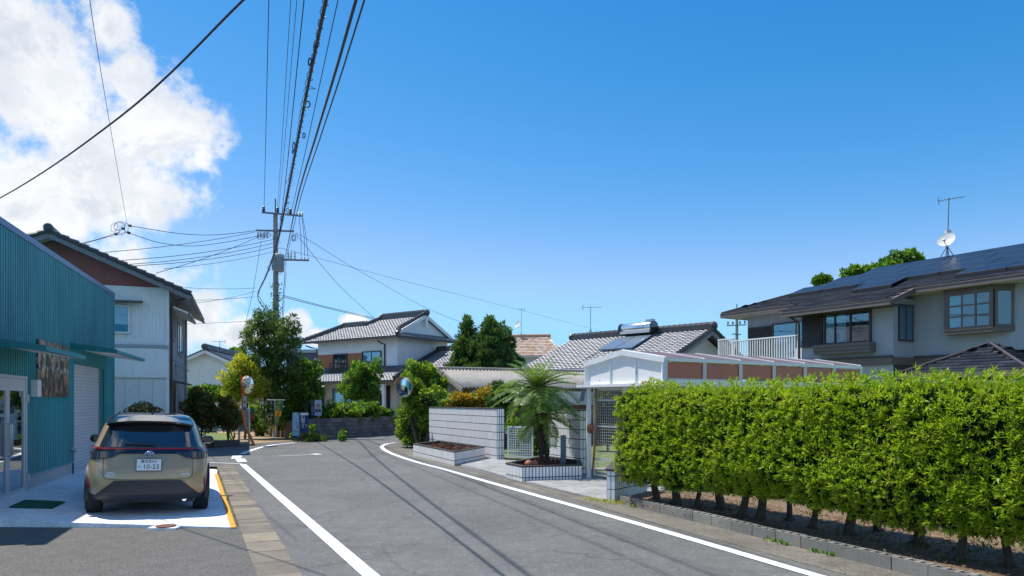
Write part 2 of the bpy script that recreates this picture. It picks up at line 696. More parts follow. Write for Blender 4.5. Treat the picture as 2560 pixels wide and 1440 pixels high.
# ---------------------------------------------------------------- ground, road, paving
def ground_mat(name, base, dark, light, speckle=120.0, crack=0.0, crack_scale=0.45, bump=0.35, rough=0.85, patch=0.5, spk=1.0):
    m = bpy.data.materials.new(name)
    m.use_nodes = True
    t = NT(m.node_tree)
    g = t.n('ShaderNodeNewGeometry')
    pos = g.outputs['Position']
    fine = t.noise(pos, speckle, 3.0, 0.7)
    big = t.noise(pos, 0.55, 6.0, 0.6, 0.4)
    mid = t.noise(pos, 4.5, 5.0, 0.6)
    c = t.mix(t.step(fine, 0.5 - 0.22 * spk, 0.5 + 0.22 * spk), dark, light)
    c = t.mix(0.45, c, base)
    c = t.mix(1.0, c, t.ramp(big, [(0.3, (1 - .28 * patch,) * 3), (0.7, (1 + .30 * patch,) * 3)]), 'MULTIPLY')
    c = t.mix(1.0, c, t.ramp(mid, [(0.3, (0.86,) * 3), (0.7, (1.14,) * 3)]), 'MULTIPLY')
    c = t.mix(1.0, c, t.ramp(t.noise(pos, 19.0, 3.0, 0.7), [(0.3, (0.84,) * 3), (0.7, (1.16,) * 3)]), 'MULTIPLY')
    if crack:
        wn = t.n('ShaderNodeTexNoise')
        t.put(wn.inputs['Vector'], pos)
        wn.inputs['Scale'].default_value = 1.6
        wn.inputs['Detail'].default_value = 5.0
        warp = t.vmath('ADD', pos, t.vmath('SCALE', wn.outputs['Color']))
        warp.node.inputs[1].links[0].from_node.inputs['Scale'].default_value = 0.9
        v = t.n('ShaderNodeTexVoronoi', feature='DISTANCE_TO_EDGE')
        t.put(v.inputs['Vector'], warp)
        v.inputs['Scale'].default_value = crack_scale
        thin = t.math('SUBTRACT', 1.0, t.step(v.outputs['Distance'], 0.0, 0.011))
        thin = t.math('MULTIPLY', thin, t.step(t.noise(pos, 0.35, 3.0), 0.47, 0.60))
        c = t.mix(t.math('MULTIPLY', thin, crack * .62), c, tuple(x * 0.30 for x in dark))
    if spk >= 1.0 and crack > .75:
        v2 = t.n('ShaderNodeTexVoronoi', feature='F1')
        t.put(v2.inputs['Vector'], pos)
        v2.inputs['Scale'].default_value = 26.0
        c = t.mix(t.math('MULTIPLY', t.math('SUBTRACT', 1.0, t.step(v2.outputs['Distance'], 0.10, 0.30)), t.step(t.noise(pos, 9.0, 2.0), .5, .62)), c, (0.30, 0.295, 0.28))
        # old patch seams
        v3 = t.n('ShaderNodeTexVoronoi', feature='DISTANCE_TO_EDGE', distance='MANHATTAN') if False else t.n('ShaderNodeTexVoronoi', feature='DISTANCE_TO_EDGE')
        t.put(v3.inputs['Vector'], warp)
        v3.inputs['Scale'].default_value = 0.13
        c = t.mix(t.math('MULTIPLY', t.math('SUBTRACT', 1.0, t.step(v3.outputs['Distance'], 0.0, 0.006)), 0.3), c, (0.05, 0.05, 0.05))
    b = t.n('ShaderNodeBsdfPrincipled')
    t.put(b.inputs['Base Color'], c)
    b.inputs['Roughness'].default_value = rough
    b.inputs['Specular IOR Level'].default_value = 0.3
    bp = t.n('ShaderNodeBump')
    bp.inputs['Strength'].default_value = bump
    bp.inputs['Distance'].default_value = 0.008
    t.put(bp.inputs['Height'], fine)
    t.put(b.inputs['Normal'], bp.outputs[0])
    o = t.n('ShaderNodeOutputMaterial')
    t.put(o.inputs[0], b.outputs[0])
    return m


M_ROAD = ground_mat('asphalt_worn', (0.135, 0.132, 0.126), (0.060, 0.058, 0.056), (0.215, 0.208, 0.196), 60.0, 0.8, 0.34, patch=0.55)
M_LOT = ground_mat('asphalt_coarse', (0.105, 0.100, 0.092), (0.030, 0.029, 0.028), (0.23, 0.21, 0.18), 42.0, 0.0, patch=0.25, bump=0.7)
M_GUT = ground_mat('gutter_concrete', (0.165, 0.148, 0.120), (0.09, 0.078, 0.062), (0.24, 0.22, 0.185), 40.0, 1.3, 0.9, patch=1.3)
M_PAD = ground_mat('pale_concrete', (0.70, 0.715, 0.73), (0.62, 0.635, 0.65), (0.78, 0.79, 0.80), 30.0, 0.0, patch=0.35, bump=0.1)
M_SOIL = ground_mat('soil', (0.17, 0.11, 0.065), (0.08, 0.052, 0.032), (0.29, 0.20, 0.12), 22.0, 0.0, patch=1.2, bump=0.9)
M_LAWN = ground_mat('lawn', (0.14, 0.18, 0.045), (0.09, 0.12, 0.03), (0.20, 0.24, 0.07), 35.0, 0.0, patch=0.8, bump=0.9)
M_GROUND = ground_mat('rough_ground', (0.10, 0.12, 0.045), (0.06, 0.07, 0.03), (0.16, 0.16, 0.08), 9.0, 0.0, patch=1.0, bump=0.6)
M_DIRT = ground_mat('path_dirt', (0.34, 0.23, 0.13), (0.25, 0.16, 0.09), (0.42, 0.31, 0.19), 40.0, 0.0, patch=1.0)
M_MULCH = ground_mat('mulch', (0.085, 0.028, 0.018), (0.03, 0.012, 0.01), (0.16, 0.06, 0.04), 38.0, 0.0, patch=1.0, bump=1.0)


def worn_paint(name, col, under, wear=0.56, soft=0.1):
    m = bpy.data.materials.new(name)
    m.use_nodes = True
    t = NT(m.node_tree)
    g = t.n('ShaderNodeNewGeometry')
    f = t.step(t.noise(g.outputs['Position'], 28.0, 6.0, 0.75), wear, wear + soft)
    b = t.n('ShaderNodeBsdfPrincipled')
    t.put(b.inputs['Base Color'], t.mix(f, col, under))
    b.inputs['Roughness'].default_value = 0.75
    o = t.n('ShaderNodeOutputMaterial')
    t.put(o.inputs[0], b.outputs[0])
    return m


M_WHITE_LINE = worn_paint('white_road_paint', (0.80, 0.80, 0.80), (0.24, 0.24, 0.24), 0.565, 0.05)
M_OLD_LINE = worn_paint('faded_road_paint', (0.62, 0.62, 0.61), (0.17, 0.17, 0.17), 0.52, 0.10)
M_YELLOW_LINE = worn_paint('yellow_road_paint', (0.80, 0.31, 0.02), (0.5, 0.3, 0.12), 0.64, 0.1)


def slabs_mat(name, a, b_, rough=0.85):
    m = bpy.data.materials.new(name)
    m.use_nodes = True
    t = NT(m.node_tree)
    oi = t.n('ShaderNodeObjectInfo')
    g = t.n('ShaderNodeNewGeometry')
    c = t.mix(oi.outputs['Random'], a, b_)
    fine = t.noise(g.outputs['Position'], 70.0, 4.0, 0.7)
    c = t.mix(1.0, c, t.ramp(fine, [(0.3, (0.74,) * 3), (0.7, (1.2,) * 3)]), 'MULTIPLY')
    c = t.mix(1.0, c, t.ramp(t.noise(g.outputs['Position'], 3.0, 5.0), [(0.3, (0.82,) * 3), (0.7, (1.12,) * 3)]), 'MULTIPLY')
    b = t.n('ShaderNodeBsdfPrincipled')
    t.put(b.inputs['Base Color'], c)
    b.inputs['Roughness'].default_value = rough
    bp = t.n('ShaderNodeBump')
    bp.inputs['Strength'].default_value = 0.4
    bp.inputs['Distance'].default_value = 0.006
    t.put(bp.inputs['Height'], fine)
    t.put(b.inputs['Normal'], bp.outputs[0])
    o = t.n('ShaderNodeOutputMaterial')
    t.put(o.inputs[0], b.outputs[0])
    return m


M_SLAB = slabs_mat('drain_slab', (0.27, 0.225, 0.16), (0.14, 0.12, 0.095))
M_PAVER = slabs_mat('grey_paver', (0.36, 0.355, 0.345), (0.27, 0.268, 0.262))
M_BLOCK = slabs_mat('grey_block', (0.27, 0.255, 0.225), (0.19, 0.182, 0.165))
M_OLDBLOCK = slabs_mat('stained_block', (0.20, 0.195, 0.19), (0.11, 0.11, 0.112))


def sheet(name, poly, z, m, kind='structure', parent=None):
    mb = MB()
    mb.add([(p[0], p[1], z) for p in poly], [tuple(range(len(poly)))])
    return mb.build(name, m, parent, kind=kind if parent is None else None)


def strip(mb, pts, width, z):
    pts = [Vector((p[0], p[1], 0)) for p in pts]
    Lp, Rp = [], []
    for i, p in enumerate(pts):
        d = (pts[min(i + 1, len(pts) - 1)] - pts[max(i - 1, 0)]).normalized()
        n = Vector((-d.y, d.x, 0)) * width / 2
        Lp.append((p.x + n.x, p.y + n.y, z))
        Rp.append((p.x - n.x, p.y - n.y, z))
    mb.grid([Rp, Lp])


def ER(y): return -2.06 - 0.4476 * (y - 7.0)        # road side of the drain covers
def XR(y): return -0.33 - 0.43 * (y - 14.8)         # white line on the hedge side
def XK(y): return 1.88 - 0.431 * (y - 11.8)         # foot of the block kerb


S = 900
sheet('ground', [(-S, -60), (S, -60), (S, S), (-S, S)], -0.05, M_GROUND)
sheet('road', [(ER(-8), -8), (XK(-8), -8), (XK(12), 12), (XK(20) - .1, 20), (-3.3, 26), (-3.9, 29), (-2, 33.5), (6, 47), (2.5, 49.5), (-6.2, 36.2), (-9.5, 30.7), (-10.6, 28.3), (-11, 26.6), (-30, 29), (-30, 22.5), (ER(18.6), 18.6)], 0.0, M_ROAD)
sheet('parking_lot', [(-22, -8), (ER(-8) - .44, -8), (ER(9.7) - .44, 9.75), (-22, 9.95)], 0.0, M_LOT)
sheet('gutter', [(XR(3) + .30, 3), (XK(3), 3), (XK(12), 12), (1.8 - .45 * (15 - 11.8), 15), (1.8 - .45 * (22 - 11.8), 22), (-3.0, 23.6), (-3.6, 26.2), (-4.45, 27.6), (-4.60, 25.8), (-4.1, 24.0), (XR(20) + .30, 20), (XR(12) + .30, 12)], 0.004, M_GUT)
lines = MB()
strip(lines, catmull([gp(u, v) for u, v in ((2250, 1500), (2040, 1440), (1600, 1312), (1240, 1211), (1100, 1171), (1043, 1156), (1000, 1142), (972, 1131), (957, 1121.5), (956, 1115), (968, 1110), (988, 1107))], 6), 0.15, 0.008)
lines.build('edge_line_by_hedge', M_WHITE_LINE, kind='structure')
lines = MB()
strip(lines, catmull([gp(u, v) for u, v in ((607, 1161), (680, 1225), (770, 1303), (900, 1416), (1010, 1512))], 6), 0.16, 0.004)
lines.build('edge_line_by_drain', M_WHITE_LINE, kind='structure')
lines = MB()
strip(lines, [gp(u, v) for u, v in ((520, 1157), (606, 1159.5))], 0.10, 0.008)
strip(lines, [gp(593, 1139.5), gp(590, 1146.5)], 0.28, 0.004)
strip(lines, [gp(600, 1147), gp(606, 1154.5)], 0.26, 0.004)
strip(lines, catmull([gp(u, v) for u, v in ((604, 1135), (628, 1126), (644, 1121), (660, 1116.5), (690, 1111.5), (738, 1106.5))], 4), 0.17, 0.004)
lines.build('corner_lines', M_WHITE_LINE, kind='structure')
lines = MB()
strip(lines, [gp(697, 1140), gp(781, 1136.6)], 0.10, 0.004)
strip(lines, [gp(781, 1136), gp(800, 1135.2)], 0.50, 0.004)
lines.build('old_junction_mark', M_OLD_LINE, kind='structure')

# parking pad: pale concrete falling slightly towards the road
PAD = [(-8.1, 9.78), (-3.74, 9.62), (-6.92, 16.7), (-7.35, 17.75), (-11.4, 19.9)]
PE0, PE1 = Vector((-3.74, 9.62)), Vector((-6.92, 16.7))
PN = Vector((-(PE1 - PE0).y, (PE1 - PE0).x)).normalized()


def pad_z(x, y):
    return 0.014 + 0.026 * max(0.0, (Vector((x, y)) - PE0).dot(PN))


mb = MB()
mb.prism(PAD, [-.04] * 5, [pad_z(*p) for p in PAD])
pad = mb.build('parking_pad', M_PAD, kind='structure')
mb = MB()
e = (PE1 - PE0).normalized()
q = [PE0 - PN * .012, PE0 + PN * .060, PE1 + PN * .060, PE1 - PN * .012]
mb.add([(p.x, p.y, pad_z(p.x, p.y) + .004) for p in q], [(0, 1, 2, 3)])
mb.build('yellow_edge_line', M_YELLOW_LINE, kind='structure')

# manhole at the lip of the pad
mhc = Vector((-4.67, 9.56))
th = thing('manhole', 'rusty round drain lid in a white concrete collar at the lip of the pad', 'manhole', (mhc.x, mhc.y, 0))
mb = MB()
mb.box(mhc.x - .19, mhc.x + .19, mhc.y - .075, mhc.y + .16, -.03, .030)
mb.build('collar', M_PAD, th)
mb = MB()
mb.lathe([(.125, 0), (.125, .012), (.115, .016), (.03, .014)], (mhc.x, mhc.y + .045, .031), n=24)
mb.build('lid', mat('rusty_iron', (0.16, 0.06, 0.045), .8, .3, 20), th)

# drain covers along the road, each a slab of its own
drain = MB()
drain.add([(ER(2) - .44, 2, -.012), (ER(2), 2, -.012), (ER(19) - 0, 19, -.012), (ER(19) - .44, 19, -.012)], [(0, 1, 2, 3)])
drain = drain.build('roadside_drain', M_GUT, kind='structure')
dirv = Vector((-.4476, 1, 0)).normalized()
side = Vector((dirv.y, -dirv.x, 0))
proto = None
y = 3.2
while y < 18.6:
    L = 0.30 * dirv.y if random.random() < .45 else 0.6 * dirv.y
    if proto is None:
        mb = MB()
        mb.prism([(-.205, -.3), (.205, -.3), (.205, .3), (-.205, .3)], -.06, 0.0)
        me_o = mb.build('drain_cover', M_SLAB, drain, bevel=.008)
        me_o.data.transform(Matrix.Translation(ORIGIN[drain.name]))
        proto = me_o
        c = proto
    else:
        c = copy_obj(proto, drain)
    cy = y + L / 2
    p = Vector((ER(cy) - .222, cy, 0.012 + random.uniform(-.004, .004)))
    c.location = p - ORIGIN[drain.name]
    c.rotation_euler = (random.uniform(-.006, .006), random.uniform(-.008, .008), math.atan2(-dirv.x, dirv.y) + random.uniform(-.012, .012))
    c.scale = (1, (L / dirv.y - .014) / .6, 1)
    y += L

# pavers in front of the white tiled walls
PAVE = [(-1.47, 18.75), (-.22, 15.9), (.25, 14.9), (1.58, 12.25), (2.45, 12.9), (3.1, 13.9), (1.75, 16.4), (.95, 18.4), (.62, 20.85), (-.4, 20.75), (-.85, 21.2)]
pv = sheet('entrance_paving', PAVE, 0.012, mat('paver_bed', (.17, .165, .16), .9))
Mp = frame((-1.47, 18.75, 0), (.40, -.917))
Minv = Mp.inverted()
mb = MB()
mb.prism([(-.22, -.145), (.22, -.145), (.22, .145), (-.22, .145)], -.03, 0.0)
proto = mb.build('paver', M_PAVER, pv, bevel=.006)
proto.data.transform(Matrix.Translation(ORIGIN[pv.name]))
first = True
for i in range(-4, 22):
    for j in range(-4, 16):
        lx, ly = i * .45 + (.225 if j % 2 else 0), j * .30
        p = Mp @ Vector((lx, ly, 0))
        if in_poly(p.x, p.y, PAVE):
            c = proto if first else copy_obj(proto, pv)
            first = False
            c.location = Vector((p.x, p.y, .034 + random.uniform(-.002, .002))) - ORIGIN[pv.name]
            c.rotation_euler = (0, 0, math.atan2(-.917, .40))

# soil under the hedge, the lawn behind it, the terrace of the tiled-roof house, the path by the pole
def HX(y): return XK(y) + .12
mb = MB()
mb.prism([(HX(2.5), 2.5), (HX(2.5) + 3.6, 2.9), (5.6, 12.6), (2.3, 13.1), (HX(12.0), 12.0)], -.04, .07)
mb.build('hedge_bed', M_SOIL, kind='structure')
sheet('lawn', [(1.0, 16.2), (2.2, 13.2), (5.65, 12.65), (8.3, 3.5), (60, 3), (60, 40), (-1, 40), (-2.2, 26), (-.2, 21)], 0.0, M_LAWN)
sheet('stone_path', [(2.0, 17.7), (6.5, 19.6), (6.4, 20.1), (1.9, 18.2)], 0.008, mat('path_stone', (.30, .29, .28), .85))
mb = MB()
mb.prism([(-9.55, 31.5), (-6.0, 37.5), (-1, 60), (-26, 62), (-14, 39), (-12.4, 36.5)], -.04, .80)
mb.build('terrace', M_SOIL, kind='structure')
sheet('dirt_path', [(-10.9, 28.0), (-9.5, 30.6), (-9.2, 31.3), (-12.6, 36.6), (-15, 42), (-17.5, 42), (-14.3, 35), (-12.2, 30)], 0.004, M_DIRT)
mb = MB()
mb.prism([(-16.5, 26.2), (-11.05, 26.2), (-10.55, 27.2), (-12.0, 30.6), (-14, 36), (-20, 36)], -.04, .10)
mb.build('shrub_bed', M_LAWN, kind='structure')

# ---------------------------------------------------------------- teal workshop
def room_window(M, parent, x0, x1, z0, z1, y=0.0, cols=2, rows=1, fr=0.05, proud=0.07, frame_m=None, curtain=None, split=None, glass=None, name='window', bars=0.03, label=None):
    """window on a wall face (local x along, outward = -y): frame, panes, curtain, dark room board"""
    fm = frame_m
    mb = MB(M)
    mb.box(x0 - fr, x1 + fr, y - proud, y - .003, z1, z1 + fr)
    mb.box(x0 - fr, x1 + fr, y - proud - .015, y - .003, z0 - fr, z0)
    mb.box(x0 - fr, x0, y - proud, y - .003, z0, z1)
    mb.box(x1, x1 + fr, y - proud, y - .003, z0, z1)
    W = mb.build(name, fm, parent, bevel=.004)
    if label: W['label'] = label
    xs = split or [x0 + (x1 - x0) * i / cols for i in range(cols + 1)]
    zs = [z0 + (z1 - z0) * i / rows for i in range(rows + 1)]
    for i in range(len(xs) - 1):
        for j in range(rows):
            a, b, c, d = xs[i], xs[i + 1], zs[j], zs[j + 1]
            off = .045 + (.012 if i % 2 else 0)
            mb = MB(M)
            mb.box(a, b, y - off, y - off + .006, c, d)
            pn = mb.build('pane', glass or glass_mat('window_glass'), W)
    for i in range(1, len(xs) - 1):
        mb = MB(M)
        mb.box(xs[i] - bars / 2, xs[i] + bars / 2, y - proud + .004, y - .03, z0 + .001, z1 - .001)
        mb.build('mullion', fm, W)
    for j in range(1, rows):
        mb = MB(M)
        mb.box(x0 + .001, x1 - .001, y - proud + .008, y - .032, zs[j] - bars / 2, zs[j] + bars / 2)
        mb.build('glazing_bar', fm, W)
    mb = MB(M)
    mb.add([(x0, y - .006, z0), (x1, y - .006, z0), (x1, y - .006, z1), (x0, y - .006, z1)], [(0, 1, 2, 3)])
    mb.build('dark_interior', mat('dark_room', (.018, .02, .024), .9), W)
    if curtain:
        for (a, b) in curtain[1]:
            mb = MB(M)
            n = max(8, int((b - a) / .03))
            rows_ = []
            for zz in (z0 + .01, z1 - .01):
                rows_.append([(a + (b - a) * k / n, y - .022 - .010 * math.sin(k * 1.35) - .004 * math.sin(k * .5), zz) for k in range(n + 1)])
            mb.grid(rows_)
            mb.build('curtain', curtain[0], W, smooth=True)
    return W


M_TEAL = mat('teal_steel', (0.008, 0.235, 0.275), .42, .22, 1.6, stretch=(1, 1, .22), col2=(0.020, .26, .27), c2at=(.5, .75))
M_TEAL_TRIM = mat('teal_trim', (0.02, 0.25, 0.31), .38, .06)
M_TEAL_DEEP = mat('teal_fascia', (0.005, 0.17, 0.185), .4, .06)
M_ALU = mat('brushed_aluminium', (0.48, 0.50, 0.52), .38, .06, metal=.75)
M_ALU_PAINT = mat('pale_aluminium', (0.55, 0.56, 0.57), .45, .05)
M_SOFFIT = mat('white_soffit', (0.62, 0.63, 0.62), .6, .05)
M_CONC = mat('foundation_concrete', (0.40, 0.41, 0.42), .85, .14, 3, bump=.3, bscale=30, col2=(.24, .25, .26), c2at=(.58, .75))
M_SHUTTER = mat('shutter_steel', (0.50, 0.53, 0.57), .42, .05, 2)
M_CURTAIN = mat('white_curtain', (0.72, 0.74, 0.74), .9, .06)

TF = frame((-8.5, 11.8, 0), (-.313, .95))          # local x along the wall away from the camera, outward = -y
T0, T1, TH = -2.4, 8.53, 4.70
teal = thing('teal_workshop', 'flat-roofed workshop clad in teal corrugated steel with awnings and roller shutter', 'workshop', TF @ Vector((3, 4, 0)))
mb = MB(TF)
mb.box(T0, T1, .03, 9, 0, TH - .05)
mb.build('wall', M_TEAL, teal)


def ribbed(name, x0, x1, z0, z1, y=0.0, pitch=.118, depth=.030):
    mb = MB(TF)
    n = int(round((x1 - x0) / pitch))
    p = (x1 - x0) / n
    line = []
    for i in range(n):
        a = x0 + i * p
        line += [(a, 0), (a + p * .10, depth), (a + p * .62, depth), (a + p * .72, 0)]
    line.append((x1, 0))
    mb.grid([[(x, y - .012 - d, z0) for x, d in line], [(x, y - .012 - d, z1) for x, d in line]])
    return mb.build(name, M_TEAL, teal)


DOOR0, DOOR1, DOORZ = -.75, 1.23, 2.12
SH0, SH1, SHZ = 4.42, 7.35, 2.56
ribbed('cladding', T0, DOOR0, .36, TH - .06)
ribbed('cladding', DOOR0, DOOR1, DOORZ + .05, TH - .06)
ribbed('cladding', DOOR1, SH0, .36, TH - .06)
ribbed('cladding', SH0, SH1, SHZ, TH - .06)
ribbed('cladding', SH1, T1 - .03, .36, TH - .06)
mb = MB(TF)
mb.box(T0 - .06, T1 + .05, -.055, .14, TH - .06, TH + .06)
mb.build('parapet_cap', mat('cap_metal', (.10, .16, .28), .35, .05), teal, bevel=.006)
mb = MB(TF)
mb.box(T1 - .035, T1 + .03, -.05, .06, .30, TH - .06)
mb.build('corner_trim', M_TEAL_TRIM, teal)
mb = MB(TF)
for a, b in ((DOOR1 + .002, SH0 - .002), (SH1 + .002, T1), (T0, DOOR0 - .002)):
    mb = MB(TF)
    mb.box(a, b, -.008, .03, -.02, .35)
    mb.build('foundation', M_CONC, teal)
for a, b in ((DOOR1, SH0), (SH1, T1)):
    mb = MB(TF)
    mb.box(a, b, -.05, 0.0, .345, .375)
    mb.build('drip_trim', M_TEAL_TRIM, teal)
# recess of the shutter
mb = MB(TF)
mb.box(SH0 - .05, SH0, -.04, .028, 0, SHZ)
mb.box(SH1, SH1 + .05, -.04, .028, 0, SHZ)
mb.box(SH0 - .05, SH1 + .05, -.045, .028, SHZ, SHZ + .05)
mb.build('shutter_frame', M_TEAL_DEEP, teal)
mb = MB(TF)
mb.box(SH1 - .46, SH1 - .001, -.012, .029, 0, SHZ - .001)
mb.build('shutter_jamb', M_TEAL_DEEP, teal)
mb = MB(TF)
mb.box(SH1 - .55, SH1 - .461, -.02, .029, 0, SHZ - .001)
mb.build('shutter_guide', M_ALU, teal)
prof = []
z = .03
while z < SHZ - .02:
    prof += [(z, .000), (z + .012, .018), (z + .058, .022), (z + .066, .0)]
    z += .075
mb = MB(TF)
mb.grid([[(SH0 + .001, .010 - d, zz) for zz, d in prof], [(SH1 - .55, .010 - d, zz) for zz, d in prof]])
sh = mb.build('roller_shutter', M_SHUTTER, teal)
mb = MB(TF)
mb.box(SH0 + .001, SH1 - .55, -.03, .02, .13, .17)
mb.box(SH0 + .001, SH1 - .55, -.022, .02, .012, .125)
mb.build('bottom_rail', M_SHUTTER, sh)
mb = MB(TF)
mb.box(5.2, 5.36, -.034, -.023, .05, .085)
mb.build('lock', mat('dark_metal', (.03, .03, .035), .4, .1), sh)


def awning(x0, x1, zin, zout, p, name='awning'):
    mb = MB(TF)
    t = .075
    mb.add([(x0, -.035, zin), (x1, -.035, zin), (x1, -p, zout), (x0, -p, zout), (x0, -.035, zin - .06), (x1, -.035, zin - .06), (x1, -p, zout - t), (x0, -p, zout - t)],
           [(0, 1, 2, 3), (3, 2, 6, 7), (0, 3, 7, 4), (1, 5, 6, 2), (0, 4, 5, 1)], 0)
    k = len(mb.v)
    mb.add([(x0 + .03, -.04, zin - .085), (x1 - .03, -.04, zin - .085), (x1 - .03, -p + .03, zout - t - .004), (x0 + .03, -p + .03, zout - t - .004)], [(0, 3, 2, 1)], 1)
    a = mb.build(name, [M_TEAL_TRIM, M_SOFFIT], teal, recalc=False)
    mb = MB(TF)
    mb.slab([(x0 - .008, -.03, zin + .01), (x0 - .008, -p - .01, zout + .01), (x0 - .008, -p - .01, zout - t - .01), (x0 - .008, -.03, zin - .13)], TF.to_3x3().inverted() @ Vector((0, 0, 0)) + Vector((.008, 0, 0)))
    mb.build('awning_side', M_TEAL_DEEP, a)
    return a


awning(-1.05, 1.40, 2.72, 2.58, .95)
awning(4.10, 7.72, 3.0, 2.875, .95)

# glazed double door
mb = MB(TF)
mb.box(DOOR0, DOOR0 + .07, -.05, .029, 0, DOORZ)
mb.box(DOOR1 - .05, DOOR1, -.05, .029, 0, DOORZ)
mb.box(DOOR0, DOOR1, -.055, .029, DOORZ, DOORZ + .05)
df = mb.build('door_frame', M_ALU_PAINT, teal, bevel=.004)
mid = .30
for (a, b) in ((DOOR0 + .075, mid - .004), (mid + .004, DOOR1 - .055)):
    mb = MB(TF)
    mb.box(a, a + .075, -.035, .01, .01, DOORZ - .004)
    mb.box(b - .075, b, -.035, .01, .01, DOORZ - .004)
    mb.box(a + .075, b - .075, -.034, .01, DOORZ - .22, DOORZ - .004)
    mb.box(a + .075, b - .075, -.034, .01, .01, .16)
    dl = mb.build('door_leaf', M_ALU_PAINT, teal, bevel=.003)
    mb = MB(TF)
    mb.box(a + .07, b - .07, -.014, -.008, .15, DOORZ - .21)
    mb.build('pane', glass_mat('door_glass', (.10, .16, .18), .42), dl)
    mb = MB(TF)
    hx = b - .04 if a < 0 else a + .04
    hx2 = hx + (.0)
    mb.tube([(hx2, -.04, .78), (hx2, -.085, .80), (hx2, -.085, 1.32), (hx2, -.04, 1.34)], .014, 8)
    mb.build('handle', M_ALU, dl, smooth='auto')
for zz in (.25, 1.7):
    mb = MB(TF)
    mb.tube([(DOOR1 + .005, -.06, zz), (DOOR1 + .005, -.06, zz + .14)], .018, 8)
    mb.build('hinge', M_ALU, teal)
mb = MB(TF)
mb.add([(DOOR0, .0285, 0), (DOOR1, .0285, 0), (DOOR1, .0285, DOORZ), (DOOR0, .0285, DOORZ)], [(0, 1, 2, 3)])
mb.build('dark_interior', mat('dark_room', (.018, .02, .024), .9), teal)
# box lamp, vent hood
mb = MB(TF)
mb.box(1.42, 1.62, -.17, -.035, 1.80, 2.12)
mb.build('box_lamp', mat('white_enamel', (.70, .72, .73), .35, .04), teal, bevel=.02)
mb = MB(TF)
mb.lathe([(.055, 0), (.06, .05), (.05, .11), (.02, .13)], (4.22, -.03, .66), (0, -1, -.35), 12)
mb.build('vent_hood', M_ALU, teal, smooth='auto')

# picture board on the wall: collage-like browns, nothing recognisable
def picture_mat():
    m = bpy.data.materials.new('picture_print')
    m.use_nodes = True
    t = NT(m.node_tree)
    tc = t.n('ShaderNodeTexCoord')
    mp = t.n('ShaderNodeMapping')
    mp.inputs['Scale'].default_value = (1.0, 1.0, 1.6)
    t.put(mp.inputs['Vector'], tc.outputs['Object'])
    sx = t.n('ShaderNodeSeparateXYZ')
    t.put(sx.inputs[0], tc.outputs['Object'])
    st = t.n('ShaderNodeMapping')
    st.inputs['Scale'].default_value = (4.2, 4.2, 2.2)
    t.put(st.inputs['Vector'], tc.outputs['Object'])
    tall = t.noise(st.outputs[0], 1.0, 6.0, .62, 1.4)          # upright dark shapes
    wide = t.noise(mp.outputs[0], 2.2, 6.0, .65, .8)
    hgt = t.math('ADD', sx.outputs[2], t.math('MULTIPLY', t.math('SUBTRACT', wide, .5), .35))
    c = t.ramp(t.math('MULTIPLY', hgt, .92), [(0, (.20, .08, .04)), (.30, (.26, .12, .06)), (.46, (.44, .30, .17)), (.52, (.60, .58, .52)), (.58, (.34, .22, .11)), (.75, (.52, .42, .27)), (1, (.30, .20, .11))])
    c = t.mix(t.math('MULTIPLY', t.step(tall, .46, .53), .94), c, (.016, .028, .036))
    c = t.mix(t.math('MULTIPLY', t.step(t.noise(st.outputs[0], 2.6, 3.0), .60, .66), .7), c, (.50, .42, .30))
    b = t.n('ShaderNodeBsdfPrincipled')
    t.put(b.inputs['Base Color'], c)
    b.inputs['Roughness'].default_value = .35
    o = t.n('ShaderNodeOutputMaterial')
    t.put(o.inputs[0], b.outputs[0])
    return m


mb = MB(TF)
mb.box(1.76, 3.84, -.075, -.04, 1.81, 2.90)
pb = mb.build('picture_board', picture_mat())
tag(pb, 'brown collage picture board fixed to the teal wall beside the roller shutter', 'picture')

# green door mat
q = [gp(22, 1269, .1), gp(130, 1269, .1), gp(163, 1253, .1), (gp(62, 1251, .1))]
mb = MB()
mb.prism([(p.x, p.y) for p in q], [pad_z(p.x, p.y) + .004 for p in q], [pad_z(p.x, p.y) + .022 for p in q])
tag(mb.build('door_mat', mat('green_mat', (.008, .10, .055), .95, .3, 40, bump=1, bscale=200)), 'dark green door mat on the pad before the glazed doors', 'mat')

# ---------------------------------------------------------------- parked car (local: x right, y forward, rear bumper at y = 0)
M_PAINT = mat('khaki_car_paint', (0.41, 0.300, 0.170), .32, .02, 3, coat=1.0, metal=.15)
M_GLOSS = mat('gloss_black', (0.010, 0.011, 0.014), .10, .1, coat=.6)
M_PLASTIC = mat('black_plastic', (0.022, 0.026, 0.034), .55, .15, 30)
M_RUBBER = mat('tyre_rubber', (0.016, 0.017, 0.019), .8, .15, 20)
M_CHROME = mat('chrome', (0.75, 0.76, 0.78), .12, .02, metal=1.0)
M_RED = mat('red_lens', (0.42, 0.008, 0.012), .18, .05, coat=.8)
M_LENS = mat('smoked_lens', (0.035, 0.035, 0.045), .10, .3, 8, coat=1.0)
M_CARGLASS = mat('privacy_glass', (0.020, 0.024, 0.030), .03, .05, coat=1.0, spec=1.0)
M_PLATE = mat('plate_white', (0.76, 0.78, 0.80), .4, .02)
M_INK = mat('green_black_ink', (0.008, 0.035, 0.03), .5, .02)
M_BLUE = mat('emblem_blue', (0.02, 0.08, 0.30), .2, .05, coat=.5)

